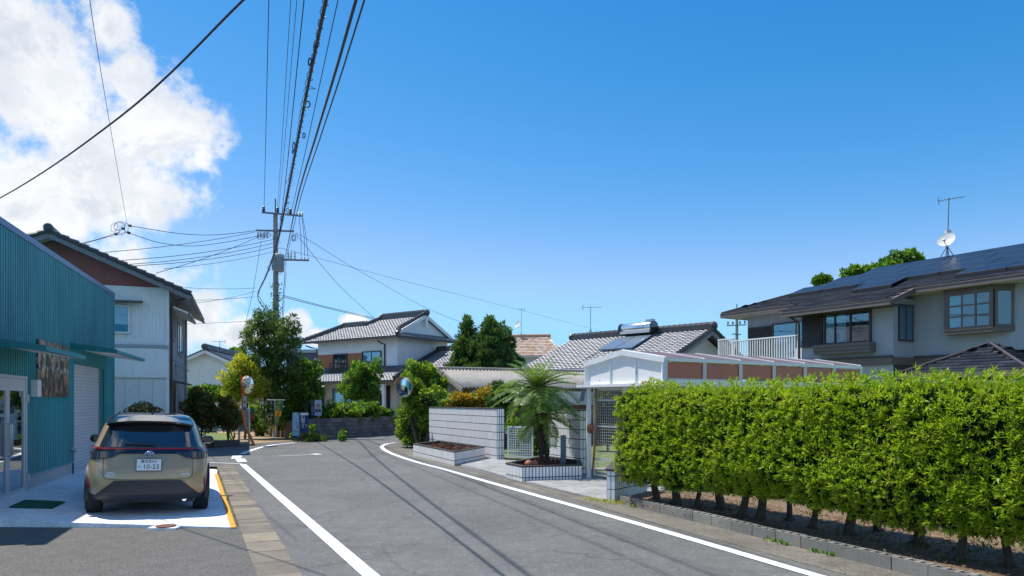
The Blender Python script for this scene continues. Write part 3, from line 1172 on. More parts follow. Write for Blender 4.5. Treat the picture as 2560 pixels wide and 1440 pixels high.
SL = [  # z, rear y, front y, half width
    (.24, .22, 3.95, .72), (.28, .10, 4.08, .80), (.36, .035, 4.15, .855), (.48, .01, 4.18, .862), (.62, .0, 4.18, .868), (.76, .035, 4.17, .862),
    (.88, .085, 4.10, .852), (.97, .115, 3.92, .845), (1.03, .135, 3.35, .815), (1.06, .155, 3.02, .785), (1.15, .225, 2.80, .752), (1.28, .335, 2.50, .705), (1.40, .45, 2.22, .655), (1.48, .56, 2.02, .61), (1.53, .78, 1.80, .53), (1.555, 1.05, 1.60, .36)]


def car_at(z):
    for a, b in zip(SL, SL[1:]):
        if z <= b[0]:
            t = (z - a[0]) / (b[0] - a[0])
            t = max(0, min(1, t))
            return [a[i] + (b[i] - a[i]) * t for i in range(1, 4)]
    return list(SL[-1][1:])


def car_exp(z): return 5.4 if z > 1.0 else 6.2


def rear(x, z, off=0.0):
    yr, yf, wd = car_at(z)
    n = car_exp(z)
    L, yc = (yf - yr) / 2, (yf + yr) / 2
    def f(x, z_):
        yr, yf, wd = car_at(z_)
        L, yc = (yf - yr) / 2, (yf + yr) / 2
        k = min(abs(x) / wd, .999)
        return yc - L * (1 - k ** n) ** (1 / n)
    y = f(x, z)
    if off:
        e = .01
        nx = (f(x + e, z) - f(x - e, z)) / (2 * e)
        nz = (f(x, z + e) - f(x, z - e)) / (2 * e)
        v = Vector((nx, -1, nz)).normalized()
        return Vector((x, y, z)) + v * off
    return Vector((x, y, z))


def patch(poly_fn, z0, z1, nz=10, nx=24, off=.006):
    """poly_fn(t in 0..1) -> (x_left, x_right) from z0 to z1"""
    rows = []
    for j in range(nz + 1):
        t = j / nz
        z = z0 + (z1 - z0) * t
        a, b = poly_fn(t)
        rows.append([rear(a + (b - a) * i / nx, z, off) for i in range(nx + 1)])
    return rows


car_loc = Vector((-5.28, 10.30, 0))
car_loc.z = pad_z(-5.6, 11.5) - .01
head = Vector((-.43, .90, 0)).normalized()           # where the car points
car = thing('parked_car', 'khaki compact crossover with black bumper parked on the pale concrete pad', 'car', car_loc)
CM = Matrix.Translation(car_loc) @ Matrix.Rotation(math.atan2(-head.x, head.y), 4, 'Z') @ Matrix.Rotation(R(1.9), 4, 'Y')
CS = .965
CM = CM @ Matrix.Diagonal((CS, CS, CS, 1))

mb = MB(CM)
rows = []
NS = 72
for (z, yr, yf, wd) in SL:
    n = car_exp(z)
    L, yc = (yf - yr) / 2, (yf + yr) / 2
    row = []
    for k in range(NS):
        t = 2 * math.pi * k / NS
        c_, s_ = math.cos(t), math.sin(t)
        row.append((math.copysign(abs(c_) ** (2 / n), c_) * wd, yc + math.copysign(abs(s_) ** (2 / n), s_) * L, z))
    rows.append(row)
mb.grid(rows, close=True)
mb.add(rows[-1], [tuple(range(NS))])
mb.add(rows[0], [tuple(range(NS))])
body = mb.build('body', [M_PAINT, M_GLOSS], car, smooth='auto')
Mi = CM.inverted()
for pf in body.data.polygons:
    if (Mi @ (Vector(pf.center) + car_loc)).z > 1.415:
        pf.material_index = 1
# wheels, arches
for (sx, y) in ((-1, .80), (1, .80), (-1, 3.36), (1, 3.36)):
    c = Vector((sx * .755, y, .335))
    mb = MB(CM)
    mb.lathe([(.20, -.105), (.30, -.11), (.325, -.095), (.335, -.06), (.335, .06), (.325, .095), (.30, .11), (.20, .105)], c, (1, 0, 0), 32)
    wh = mb.build('wheel', M_RUBBER, car, smooth='auto')
    mb = MB(CM)
    mb.lathe([(.02, .06), (.06, .085), (.19, .10), (.205, .108)] if sx > 0 else [(.02, -.06), (.06, -.085), (.19, -.10), (.205, -.108)], c, (1, 0, 0), 24)
    mb.build('rim', M_ALU, wh, smooth='auto')
    mb = MB(CM)
    A, B = [], []
    for k in range(19):
        t = R(-12 + 204 * k / 18)
        A.append((sx * .80, y + math.cos(t) * .37, .335 + math.sin(t) * .37))
        B.append((sx * .80, y + math.cos(t) * .455, .335 + math.sin(t) * .44))
    A2 = [(sx * .872, p[1], p[2]) for p in A]
    B2 = [(sx * .862, p[1], p[2]) for p in B]
    mb.grid([A, A2, B2, B])
    mb.build('wheel_arch', M_PLASTIC, car, smooth='auto')
mb = MB(CM)
mb.box(-.62, .62, .35, 3.8, .20, .30)
mb.build('underbody', M_PLASTIC, car)
# rear glass, lamps, bumper
mb = MB(CM)
mb.grid(patch(lambda t: (-.675 + .115 * t, .675 - .115 * t), 1.055, 1.385, 10, 24, .007))
mb.build('rear_window', M_CARGLASS, car, smooth=True)
for s in (-1, 1):
    mb = MB(CM)
    rows = []
    for j in range(7):
        z = 1.08 + .34 * j / 6
        yr, yf, wd = car_at(z)
        n = car_exp(z)
        L, yc = (yf - yr) / 2, (yf + yr) / 2
        row = []
        for i in range(21):
            y = yr + .45 + (yf - yr - .95) * i / 20
            row.append((s * (wd * (1 - abs((y - yc) / L) ** n) ** (1 / n) + .006), y, z))
        rows.append(row)
    mb.grid(rows)
    mb.build('side_window', M_CARGLASS, car, smooth=True)
mb = MB(CM)
mb.grid(patch(lambda t: (-.80 + .02 * t, .80 - .02 * t), .955, 1.045, 5, 40, .010))
bar = mb.build('light_bar', M_GLOSS, car, smooth=True)
mb = MB(CM)
mb.grid(patch(lambda t: (-.79, .79), 1.020, 1.034, 2, 40, .015))
mb.build('red_strip', M_RED, bar, smooth=True)
for s in (-1, 1):
    mb = MB(CM)
    f = (lambda t: (-.80, -.60 + .22 * t)) if s < 0 else (lambda t: (.60 - .22 * t, .80))
    mb.grid(patch(f, .872, .962, 5, 16, .011))
    tl = mb.build('tail_light', M_GLOSS, car, smooth=True)
    mb = MB(CM)
    f = (lambda t: (-.785, -.665)) if s < 0 else (lambda t: (.665, .785))
    mb.grid(patch(f, .885, .985, 4, 8, .016))
    mb.build('lens', M_LENS, tl, smooth=True)
    mb = MB(CM)
    f = (lambda t: (-.645, -.50 + .16 * t)) if s < 0 else (lambda t: (.50 - .16 * t, .645))
    mb.grid(patch(f, .895, .985, 4, 8, .016))
    mb.build('lens', M_LENS, tl, smooth=True)
    mb = MB(CM)
    f = (lambda t: (-.808, -.778)) if s < 0 else (lambda t: (.778, .808))
    mb.grid(patch(f, .445, .585, 4, 3, .012))
    mb.build('reflector', M_RED, car, smooth=True)
# black lower bumper: a trapezoid that flares into the corners
mb = MB(CM)
mb.grid(patch(lambda t: (-.70 + .25 * t, .70 - .25 * t), .345, .565, 8, 30, .012))
bp_ = mb.build('lower_bumper', M_PLASTIC, car, smooth=True)
mb = MB(CM)
mb.grid(patch(lambda t: (-.775 - .03 * t, .775 + .03 * t), .262, .350, 4, 36, .013))
mb.build('bumper_lip', M_PLASTIC, bp_, smooth=True)
# tailgate shut line
pts = [(-.60, .958), (-.605, .80), (-.60, .66), (-.575, .605), (-.50, .585), (-.25, .575), (0, .573), (.25, .575), (.50, .585), (.575, .605), (.60, .66), (.605, .80), (.60, .958)]
mb = MB(CM)
sp = catmull([Vector((x, z, 0)) for x, z in pts], 5)
mb.tube([rear(p.x, p.y, .0015) for p in sp], .0035, 5)
mb.build('tailgate_gap', M_PLASTIC, car)
# roof spoiler
mb = MB(CM)
top, low, und = [], [], []
for i in range(17):
    x = -.60 + 1.2 * i / 16
    k = abs(x) / .60
    top.append((x * .93, .80 + .05 * k * k, 1.532 - .022 * k ** 3))
    low.append((x, .29 + .10 * k ** 3, 1.452 - .06 * k ** 3))
    und.append((x, .30 + .10 * k ** 3, 1.425 - .06 * k ** 3))
inn = [(p[0] * .97, p[1] + .13, 1.375 - .02 * (abs(p[0]) / .6) ** 3) for p in und]
mb.grid([top, low, und], 0)
mb.grid([und, inn], 1)
sp_ = mb.build('spoiler', [M_GLOSS, M_GLOSS], car, smooth='auto')
mb = MB(CM)
mb.grid([[(x, .302, 1.436), (x, .300, 1.446)] for x in (-.14, .14)])
mb.build('high_brake_light', M_RED, sp_)
# plate with number
PM = CM @ Matrix.Translation((.0, .012, .795))
tilt = Matrix.Rotation(R(-12), 4, 'X')
PM = PM @ tilt
mb = MB(PM)
mb.box(-.165, .165, -.012, .004, -.0825, .0825)
pl = mb.build('number_plate', M_PLATE, car, bevel=.004)
SF = PM @ sheet_frame((0, -.0135, 0), (1, 0, 0), (0, 0, 1))
text_part('plate_number', '10-23', M_INK, pl, SF @ Matrix.Translation((.028, -.030, 0)), .098, .0006, squash=.98)
text_part('plate_region', '鹿児島343', M_INK, pl, SF @ Matrix.Translation((0, .050, 0)), .048, .0006)
text_part('plate_kana', 'の', M_INK, pl, SF @ Matrix.Translation((-.128, -.030, 0)), .042, .0006)
mb = MB(PM)
mb.box(-.172, .172, -.008, .006, -.09, .09)
mb.build('plate_frame', M_PLASTIC, pl)
# emblem: ring of three ovals
EM = CM @ Matrix.Translation((0, rear(0, .945).y - .012, .950))
mb = MB(EM)
mb.lathe([(.058, 0), (.055, .006), (.002, .008)], (0, 0, 0), (0, -1, 0), 28)
for i in range(len(mb.v)): pass
em = mb.build('emblem', M_BLUE, car, smooth='auto')


def oval(a, b, cx=0, cz=0, n=28):
    return [(cx + a * math.cos(2 * math.pi * k / n), -.010, cz + b * math.sin(2 * math.pi * k / n)) for k in range(n + 1)]


mb = MB(EM)
for (a, b, cz) in ((.062, .042, 0), (.046, .013, .014), (.015, .034, 0)):
    mb.tube(oval(a, b, 0, cz), .0045, 6)
mb.build('emblem_ring', M_CHROME, em, smooth=True)
# badges, wiper, antenna, mirrors, exhaust
BM = lambda x, z: CM @ sheet_frame(rear(x, z, .006), (1, (rear(x + .02, z).y - rear(x - .02, z).y) / .04, 0), (0, .12, 1))
text_part('model_badge', 'YARIS\nCROSS', M_CHROME, car, BM(-.50, .655), .042, .003)
text_part('hybrid_badge', 'HYBRID', M_CHROME, car, BM(.50, .650), .036, .003)
mb = MB(CM)
mb.beam(rear(.06, 1.075, .03), rear(-.34, 1.088, .022), .022, .016)
mb.lathe([(.03, 0), (.03, .02), (.018, .032)], rear(.06, 1.075, .008), (0, -1, .3), 14)
mb.build('rear_wiper', M_GLOSS, car)
mb = MB(CM)
mb.add([(-.02, 1.02, 1.548), (.02, 1.02, 1.548), (.018, 1.22, 1.552), (-.018, 1.22, 1.552), (-.008, 1.03, 1.605), (.008, 1.03, 1.605), (.004, 1.06, 1.605), (-.004, 1.06, 1.605)],
       [(0, 1, 5, 4), (1, 2, 6, 5), (2, 3, 7, 6), (3, 0, 4, 7), (4, 5, 6, 7)])
mb.build('antenna_fin', M_GLOSS, car)
for s in (-1, 1):
    mb = MB(CM)
    c = Vector((s * .90, 2.72, 1.06))
    rows = []
    for j in range(9):
        a = -1 + 2 * j / 8
        rr = max(.02, (1 - a ** 4) ** .5)
        rows.append([c + Vector((a * .125, math.cos(t) * .075 * rr, math.sin(t) * .072 * rr)) for t in [2 * math.pi * k / 16 for k in range(16)]])
    mb.grid(rows, close=True)
    mm = mb.build('side_mirror', M_GLOSS, car, smooth=True)
    mb = MB(CM)
    mb.lathe([(.058, 0), (.055, .004)], c + Vector((0, -.073, 0)), (0, -1, 0), 20)
    for i, v in enumerate(mb.v): pass
    mb.build('mirror_glass', M_CARGLASS, mm)
    mb = MB(CM)
    mb.beam((s * .74, 2.80, 1.03), (s * .84, 2.74, 1.04), .06, .05)
    mb.build('mirror_stalk', M_GLOSS, mm)
mb = MB(CM)
mb.tube([(.50, .65, .27), (.50, .35, .265), (.50, .16, .255)], .032, 12)
mb.build('exhaust_pipe', M_CHROME, car, smooth='auto')
mb = MB(CM)
mb.tube([(.22, .45, .27), (.66, .45, .27)], .09, 14)
mb.build('muffler', mat('muffler_steel', (.30, .27, .24), .5, .2, metal=.8), car, smooth='auto')
mb = MB(CM)
mb.tube([(-.62, .80, .30), (.62, .80, .30)], .05, 10)
mb.build('axle', M_PLASTIC, car)

# ---------------------------------------------------------------- houses
M_KAWARA = island_mat('grey_kawara', [(0, (.15, .15, .165)), (.5, (.19, .19, .205)), (1, (.25, .245, .255))], .42, spec=.5, fine=9)
M_RIDGE = mat('dark_ridge_tile', (.065, .063, .070), .40, .25, 12)
M_RAIN = mat('brown_gutter', (.075, .045, .04), .4, .1)
M_BROWN_ALU = mat('brown_frame', (.05, .042, .04), .4, .1)
M_WHITE_WALL = mat('white_wall', (.78, .78, .76), .75, .06, 1.5, bump=.1, col2=(.50, .50, .49), c2at=(.6, .85))
M_SIDING = mat('white_siding', (.78, .80, .82), .55, .05, 2)
M_RED_GABLE = mat('rust_red_panel', (.255, .085, .075), .7, .12, 1.2, col2=(.19, .075, .08), c2at=(.5, .7))
M_TIN = mat('old_white_tin', (.76, .77, .79), .6, .08, 1.5, stretch=(1, 1, .3), col2=(.36, .34, .32), c2at=(.62, .8))
M_TIN_GREY = mat('weathered_tin', (.27, .31, .36), .6, .25, 2.5, stretch=(1, 1, .18), col2=(.20, .13, .10), c2at=(.58, .72))
M_WOOD_DOOR = mat('old_wood_door', (.16, .11, .08), .7, .2, 8, stretch=(1, 1, .1))
M_ORANGE_PANEL = mat('terracotta_panel', (.42, .15, .065), .7, .06)
M_PLASTER = mat('cream_plaster', (.58, .56, .48), .8, .07, 2)


def M_of(o, ex, ey, ez):
    m = Matrix((Vector(ex).normalized(), Vector(ey).normalized(), Vector(ez).normalized())).transposed().to_4x4()
    m.translation = Vector(o)
    return m


def slope_frame(F, p0, along, up):
    """slope matrix from house-local points: p0, direction along, direction up the slope"""
    a = (F.to_3x3() @ Vector(along)).normalized()
    u = (F.to_3x3() @ Vector(up)).normalized()
    n = a.cross(u)
    if n.z < 0: n = -n
    return M_of(F @ Vector(p0), a, u, n)


def roof_plate(F, parent, pts, th=.07, m=None, name='roof_deck'):
    mb = MB(F)
    mb.slab(pts, (0, 0, -th))
    return mb.build(name, m or M_RIDGE, parent)


def ribs_panel(F, parent, x0, x1, y, z0, z1, m, pitch=.09, depth=.012, name='cladding'):
    mb = MB(F)
    n = max(2, int((x1 - x0) / pitch))
    p = (x1 - x0) / n
    ln = []
    for i in range(n):
        ln += [(x0 + i * p, 0), (x0 + (i + .15) * p, depth), (x0 + (i + .6) * p, depth), (x0 + (i + .75) * p, 0)]
    ln.append((x1, 0))
    mb.grid([[(a, y - .006 - d, z0) for a, d in ln], [(a, y - .006 - d, z1) for a, d in ln]])
    return mb.build(name, m, parent)


# ---- white tin-clad house with the rust-red gable
WF = frame((-11.64 - 6.7 * .936, 24.1 - 6.7 * .352, 0), (.936, .352))
wh = thing('tin_clad_house', 'old two-storey white tin-clad house with rust-red gable and grey tiled roof', 'house', WF @ Vector((3.3, 3.5, 0)))
WW, WD, EZ, RZ = 6.7, 6.9, 5.55, 7.0
mb = MB(WF)
mb.box(0, WW, .02, WD, 0, EZ)
mb.build('wall', M_TIN, wh)
mb = MB(WF)
mb.slab([(0, .0, EZ), (WW, .0, EZ), (WW / 2, .0, RZ - .12)], (0, .2, 0))
mb.build('gable', M_RED_GABLE, wh)
for x in (.9, 2.2, 3.5, 4.8, 5.9):
    mb = MB(WF)
    mb.box(x - .012, x + .012, -.012, .0, EZ + .01, EZ + max(.1, (1 - abs(x - WW / 2) / (WW / 2)) * (RZ - EZ) - .2))
    mb.build('gable_batten', M_RED_GABLE, wh)
ribs_panel(WF, wh, 0.0, WW - .06, .02, 3.62, EZ - .06, M_TIN, .105)
WS = WF @ Matrix.Translation((WW, 0, 0)) @ Matrix.Rotation(R(90), 4, 'Z')      # side wall: x away, outward = -y
ribs_panel(WS, wh, .02, WD, 0, 0.5, EZ - .02, M_TIN_GREY, .16, .016)
mb = MB(WF)
mb.box(WW - .07, WW + .03, -.03, .03, .0, EZ - .02)
mb.build('corner_board', M_SIDING, wh)
mb = MB(WF)
mb.box(0, WW + .02, -.10, .015, 3.50, 3.60)
mb.build('belt_course', mat('belt_grey', (.36, .39, .44), .6, .1), wh)
# projecting panelled box of the first floor
mb = MB(WF)
mb.box(0, WW - .08, -.08, .012, 2.50, 3.49)
mb.build('panel_box', M_SIDING, wh)
for i in range(6):
    x = .25 + i * 1.08
    mb = MB(WF)
    mb.box(x, x + 1.06, -.092, -.082, 2.53, 3.46)
    mb.build('panel', M_SIDING, wh)
for i in range(4):
    x = 5.0 + i * .41
    mb = MB(WF)
    mb.box(x, x + .40, -.002, .012, .06, 2.49)
    mb.build('panel', mat('shaded_siding', (.68, .70, .72), .6, .05), wh)  # siding white darkened in colour for the shade under the panel box
mb = MB(WF)
mb.box(3.9, 4.92, -.05, .012, 0, 2.42)
d = mb.build('door', M_WOOD_DOOR, wh)
mb = MB(WF)
mb.box(3.98, 4.84, -.06, -.051, 1.85, 2.3)
mb.build('door_light', mat('dark_blue_glass', (.05, .09, .12), .1), d)
mb = MB(WF)
mb.tube([(4.80, -.055, 1.0), (4.80, -.09, 1.02), (4.80, -.09, 1.16), (4.80, -.055, 1.18)], .01, 6)
mb.build('handle', M_ALU, d)
W1 = room_window(WF, wh, 3.75, 5.50, 4.02, 4.85, 0, 2, 1, .06, .09, mat('white_sash', (.72, .74, .75), .5), (M_CURTAIN, [(3.77, 5.48)]))
mb = MB(WF)
mb.slab([(3.4, -.02, 5.08), (5.95, -.02, 5.08), (5.95, -.42, 5.0), (3.4, -.42, 5.0)], (0, 0, -.05))
mb.build('window_hood', M_RAIN, wh)
# side wall windows and hoods
room_window(WS, wh, .45, 2.0, 3.95, 4.75, 0, 3, 1, .05, .09, mat('grey_sash', (.30, .33, .36), .5), None)
room_window(WS, wh, 3.2, 5.6, 3.6, 4.7, 0, 3, 1, .05, .07, mat('grey_sash', (.30, .33, .36), .5), None)
mb = MB(WS)
mb.slab([(.2, -.02, 5.02), (3.6, -.02, 5.02), (3.6, -.62, 4.78), (.2, -.62, 4.78)], (0, 0, -.06))
hd = mb.build('window_hood', [M_SIDING], wh)
mb = MB(WS)
mb.beam((.2, -.63, 4.75), (3.6, -.63, 4.75), .05, .09)
mb.build('fascia', M_RAIN, hd)
room_window(WS, wh, .5, 1.9, 1.35, 2.25, 0, 2, 1, .05, .08, M_RAIN, None)
mb = MB(WS)
mb.slab([(.15, -.02, 2.46), (2.9, -.02, 2.46), (2.9, -.55, 2.36), (.15, -.55, 2.36)], (0, 0, -.06))
mb.build('window_hood', M_RAIN, wh)
mb = MB(WS)
mb.slab([(.6, -.03, 3.2), (1.0, -.03, 3.25), (1.0, -.5, 2.95), (.6, -.5, 2.95)], (0, 0, -.03))
mb.build('vent_cowl', mat('cowl_grey', (.2, .23, .26), .5), wh)
mb = MB(WS)
mb.slab([(2.3, -.03, 3.1), (2.7, -.03, 3.15), (2.7, -.5, 2.85), (2.3, -.5, 2.85)], (0, 0, -.03))
mb.build('vent_cowl', mat('cowl_grey', (.2, .23, .26), .5), wh)
mb = MB(WS)
mb.tube([(.14, -.62, 5.28), (.16, -.3, 5.15), (.18, -.09, 5.05), (.18, -.09, .3)], .045, 8)
mb.build('downpipe', M_RAIN, wh, smooth='auto')
mb = MB(WS)
mb.tube([(6.6, -.09, 5.2), (6.6, -.09, .3)], .05, 8)
mb.build('downpipe', mat('grey_pipe', (.24, .28, .33), .5), wh, smooth='auto')
# roof
pw = math.hypot(WW / 2 + .75, (RZ - EZ) * (WW / 2 + .75) / (WW / 2))
OV = .75
ez = EZ - (RZ - EZ) / (WW / 2) * OV
for s in (1, -1):
    x_e = WW + OV if s > 0 else -OV
    roof_plate(WF, wh, [(WW / 2, -.55, RZ + .02), (x_e, -.55, ez + .02), (x_e, WD + .4, ez + .02), (WW / 2, WD + .4, RZ + .02)], .10, mat('eave_boards', (.42, .43, .43), .7))
    F_ = slope_frame(WF, (x_e, -.6 if s > 0 else WD + .45, ez + .03), (0, 1, 0) if s > 0 else (0, -1, 0), (WW / 2 - x_e, 0, RZ - ez))
    kawara('roof_tiles', wh, F_, [(0, 0), (WD + 1.05, 0), (WD + 1.05, pw), (0, pw)], M_KAWARA)
    mb = MB(WF)
    mb.beam((WW / 2, -.58, RZ - .06), (x_e, -.58, ez - .06), .05, .16)
    mb.build('bargeboard', mat('grey_wood', (.20, .20, .22), .8, .2), wh)
    mb = MB(WF)
    mb.tube([(x_e, -.55, ez - .03), (x_e, WD + .4, ez - .06)], .055, 8)
    mb.build('gutter', M_RAIN, wh)
    # verge tiles
    for i in range(15):
        a = Vector((WW / 2, -.60, RZ + .07)).lerp(Vector((x_e, -.60, ez + .07)), i / 15)
        b = Vector((WW / 2, -.60, RZ + .07)).lerp(Vector((x_e, -.60, ez + .07)), (i + 1.02) / 15)
        mb = MB(WF)
        mb.tube([a + Vector((0, 0, -.0)), b + Vector((0, 0, .035))], [.075, .085], 7)
        mb.build('verge_tile', M_RIDGE, wh)
ridge_bar(wh, [WF @ Vector((WW / 2, -.62, RZ + .03)), WF @ Vector((WW / 2, WD + .4, RZ + .03))], M_RIDGE, .22, .26)


# ---- small white gable house further up the lane
SF_ = frame(at(405, 1003, 46.5) * 1.0 + Vector((0, 0, -CAM_H)), (1, .12))
sh_ = thing('small_white_house', 'small white-walled house with a plain gable and dark tiled roof', 'house', SF_ @ Vector((2.8, 3, 0)))
HW, HE, HR = 5.6, 3.75, 5.05
mb = MB(SF_)
mb.box(0, HW, 0, 8, 0, HE)
mb.build('wall', M_WHITE_WALL, sh_)
mb = MB(SF_)
mb.slab([(0, -.01, HE), (HW, -.01, HE), (HW / 2, -.01, HR - .05)], (0, .2, 0))
mb.build('gable', M_WHITE_WALL, sh_)
for i in range(6):
    mb = MB(SF_)
    mb.box(.4 + i * .93, .415 + i * .93, -.018, -.002, .5, HE)
    mb.build('wall_batten', M_WHITE_WALL, sh_)
mb = MB(SF_)
mb.box(1.9, 2.7, -.06, -.002, 2.0, 2.75)
mb.build('meter_cover', M_SIDING, sh_)
for s in (1, -1):
    xe = HW + .5 if s > 0 else -.5
    e_z = HE - .5 * (HR - HE) / (HW / 2)
    roof_plate(SF_, sh_, [(HW / 2, -.4, HR + .04), (xe, -.4, e_z + .04), (xe, 8.3, e_z + .04), (HW / 2, 8.3, HR + .04)], .06)
    mb = MB(SF_)
    mb.beam((HW / 2, -.42, HR - .09), (xe, -.42, e_z - .09), .06, .20)
    mb.build('bargeboard', M_WHITE_WALL, sh_)
    F_ = slope_frame(SF_, (xe, -.45 if s > 0 else 8.35, e_z + .05), (0, 1, 0) if s > 0 else (0, -1, 0), (HW / 2 - xe, 0, HR - e_z))
    kawara('roof_tiles', sh_, F_, [(0, 0), (8.8, 0), (8.8, 3.55), (0, 3.55)], M_KAWARA)
ridge_bar(sh_, [SF_ @ Vector((HW / 2, -.5, HR + .05)), SF_ @ Vector((HW / 2, 8.3, HR + .05))], M_RIDGE, .32, .34)
# low wall/shed roof in front of it
mb = MB()
p0 = at(455, 975, 41)
mb.box(p0.x, p0.x + 4.2, p0.y, p0.y + 1.6, 0, p0.z)
mb.box(p0.x - .1, p0.x + 4.3, p0.y - .15, p0.y + 1.7, p0.z, p0.z + .08)
tag(mb.build('low_shed', M_WHITE_WALL), 'low white lean-to in front of the small white house', 'shed')

# ---- grey flat-roofed block far behind
mb = MB()
p0, p1 = at(715, 878, 66), at(800, 878, 66)
mb.box(p0.x, p1.x + 2, 66, 72, 0, p0.z - .15)
gb = thing('grey_block', 'dark grey flat-roofed building behind the tiled house', 'building', (p0.x, 66, 0))
mb.build('wall', mat('slate_blue_siding', (.075, .09, .13), .6, .1, 2), gb)
mb = MB()
mb.box(p0.x - .2, p1.x + 2.2, 65.8, 72, p0.z - .15, p0.z + .15)
mb.build('roof_slab', mat('light_fascia', (.35, .38, .42), .5), gb)
GFm = frame((p0.x, 66, 0), (1, 0))
room_window(GFm, gb, 2.75, 3.5, p0.z - 1.5, p0.z - .75, 0, 1, 1, .09, .08, M_SIDING, None)

# ---- two-storey house with hip-and-gable tiled roof
CF = frame((-7.42 - 7.84 * .81, 46 + 7.84 * .58, 0), (.81, -.58))     # x to the right along the front, outward = -y
ch = thing('tiled_roof_house', 'two-storey white house with grey hip-and-gable tiled roof and terracotta window panels', 'house', CF @ Vector((4, 2.5, .8)))
CL, CD, CE, CP = 7.84, 4.9, 5.95, .5
CB = 3.75
mb = MB(CF)
mb.box(0, CL, 0, CD, .8, CE + .1)
mb.build('upper_wall', M_SIDING, ch)
for i in range(11):
    z = CB + .2 + i * .2
    mb = MB(CF)
    mb.box(0, CL, -.010, -.001, z, z + .185)
    mb.build('siding_board', M_SIDING, ch)
    mb = MB(CF)
    mb.box(CL + .001, CL + .010, 0, CD, z, z + .185)
    mb.build('siding_board', M_SIDING, ch)
for (a, b) in ((.05, 1.65), (3.15, 4.55)):
    mb = MB(CF)
    mb.box(a, b, -.03, -.012, CB, 4.98)
    mb.build('window_panel', M_ORANGE_PANEL, ch)
room_window(CF, ch, 1.75, 3.05, CB, 4.92, -.012, 2, 1, .07, .09, M_BROWN_ALU, None)
room_window(CF, ch, 4.65, 6.35, CB, 4.98, -.012, 2, 1, .07, .09, M_BROWN_ALU, (M_CURTAIN, [(4.66, 6.33)]))
for (a, b) in ((1.6, 3.2), (4.5, 6.5)):
    mb = MB(CF)
    mb.box(a, b, -.36, -.33, 4.32, 4.37)
    mb.box(a, b, -.36, -.33, CB - .02, CB + .02)
    rl = mb.build('window_rail', M_BROWN_ALU, ch, kind='stuff')
    n = int((b - a) / .11)
    proto = None
    for i in range(n + 1):
        mb = MB(CF)
        x = a + (b - a) * i / n
        mb.box(x - .012, x + .012, -.355, -.335, CB + .02, 4.32)
        mb.build('baluster', M_BROWN_ALU, ch)
mb = MB(CF)
mb.tube([(CL - 1.15, -.65, CE - .3), (CL - 1.15, -.3, CE - .45), (CL - 1.1, -.08, CE - .5), (CL - 1.1, -.08, CB)], .05, 8)
mb.build('downpipe', M_RAIN, ch)
mb = MB(CF)
mb.tube([(-.6, -.6, CE - .3), (-.3, -.3, CE - .45), (-.06, -.06, CE - .5), (-.06, -.06, CB)], .05, 8)
mb.build('downpipe', M_RAIN, ch)
ov = .75
ee = CE - .10                                  # eave height
def fz(y): return ee + CP * (y + ov)
yr1, yr2 = 1.5, 2.45
z1_, z2_ = fz(yr1), fz(yr2)
sec = math.hypot(1, CP)
# front slope (hip on the left, gable on the right)
FS = slope_frame(CF, (0, -ov, ee + .03), (1, 0, 0), (0, 1, CP))
fpoly = [(-ov, 0), (CL + ov, 0), (CL + .25, .5 * sec), (CL + .25, (yr2 + ov) * sec), (3.9, (yr2 + ov) * sec), (3.3, (yr1 + ov) * sec), (.95, (yr1 + ov) * sec)]
kawara('roof_tiles', ch, FS, fpoly, M_KAWARA)
mb = MB(CF)
mb.slab([(-ov, -ov, ee), (CL + ov, -ov, ee), (CL + .25, -ov + .5, ee + .25), (CL + .25, yr2, z2_), (3.9, yr2, z2_), (3.3, yr1, z1_), (.95, yr1, z1_)], (0, 0, -.06))
mb.build('roof_deck', M_RIDGE, ch)
mb = MB(CF)   # back slope, left hip, right skirt as one closed deck
mb.add([(-ov, -ov, ee), (.95, yr1, z1_), (-ov, CD + ov, ee), (CL + ov, CD + ov, ee), (CL + .25, CD, ee + .3), (CL + .25, yr2, z2_), (3.9, yr2, z2_), (3.3, yr1, z1_)],
       [(0, 1, 2), (2, 1, 7, 6), (2, 6, 5, 4), (2, 4, 3)])
mb.build('back_deck', M_RIDGE, ch, recalc=False)
# right skirt roof under the gable
kz = .42
RS = slope_frame(CF, (CL + ov, -ov, ee + .03), (0, 1, 0), (-1, 0, kz))
kawara('roof_tiles', ch, RS, [(0, 0), (CD + 2 * ov, 0), (CD + 2 * ov - .9, .95), (.9, .95)], M_KAWARA)
mb = MB(CF)
mb.slab([(CL + ov, -ov, ee), (CL + ov, CD + ov, ee), (CL - .2, CD + .1, ee + kz * .95), (CL - .2, -.1, ee + kz * .95)], (0, 0, -.06))
mb.build('roof_deck', M_RIDGE, ch)
mb = MB(CF)
mb.slab([(CL + .06, .05, ee + .3), (CL + .06, CD - .05, ee + .3), (CL + .06, yr2, z2_ - .12)], (-.1, 0, 0))
gbl = mb.build('gable', M_SIDING, ch)
for (ya, za) in ((-.15, ee + .26), (CD + .15, ee + .26)):
    mb = MB(CF)
    mb.beam((CL + .27, ya, za), (CL + .27, yr2, z2_ - .02), .07, .22)
    mb.build('bargeboard', M_SIDING, gbl)
mb = MB(CF)
mb.box(CL + .30, CL + .34, yr2 - .1, yr2 + .1, z2_ - .75, z2_ - .15)
mb.build('gable_pendant', M_SIDING, gbl)
W_ = lambda x, y, z: CF @ Vector((x, y, z))
ridge_bar(ch, [W_(3.9, yr2, z2_), W_(CL + .35, yr2, z2_)], M_RIDGE, .34, .40)
ridge_bar(ch, [W_(.95, yr1, z1_), W_(3.35, yr1, z1_)], M_RIDGE, .30, .34)
ridge_bar(ch, [W_(3.9, yr2, z2_), W_(3.4, yr1, z1_)], M_RIDGE, .26, .26)
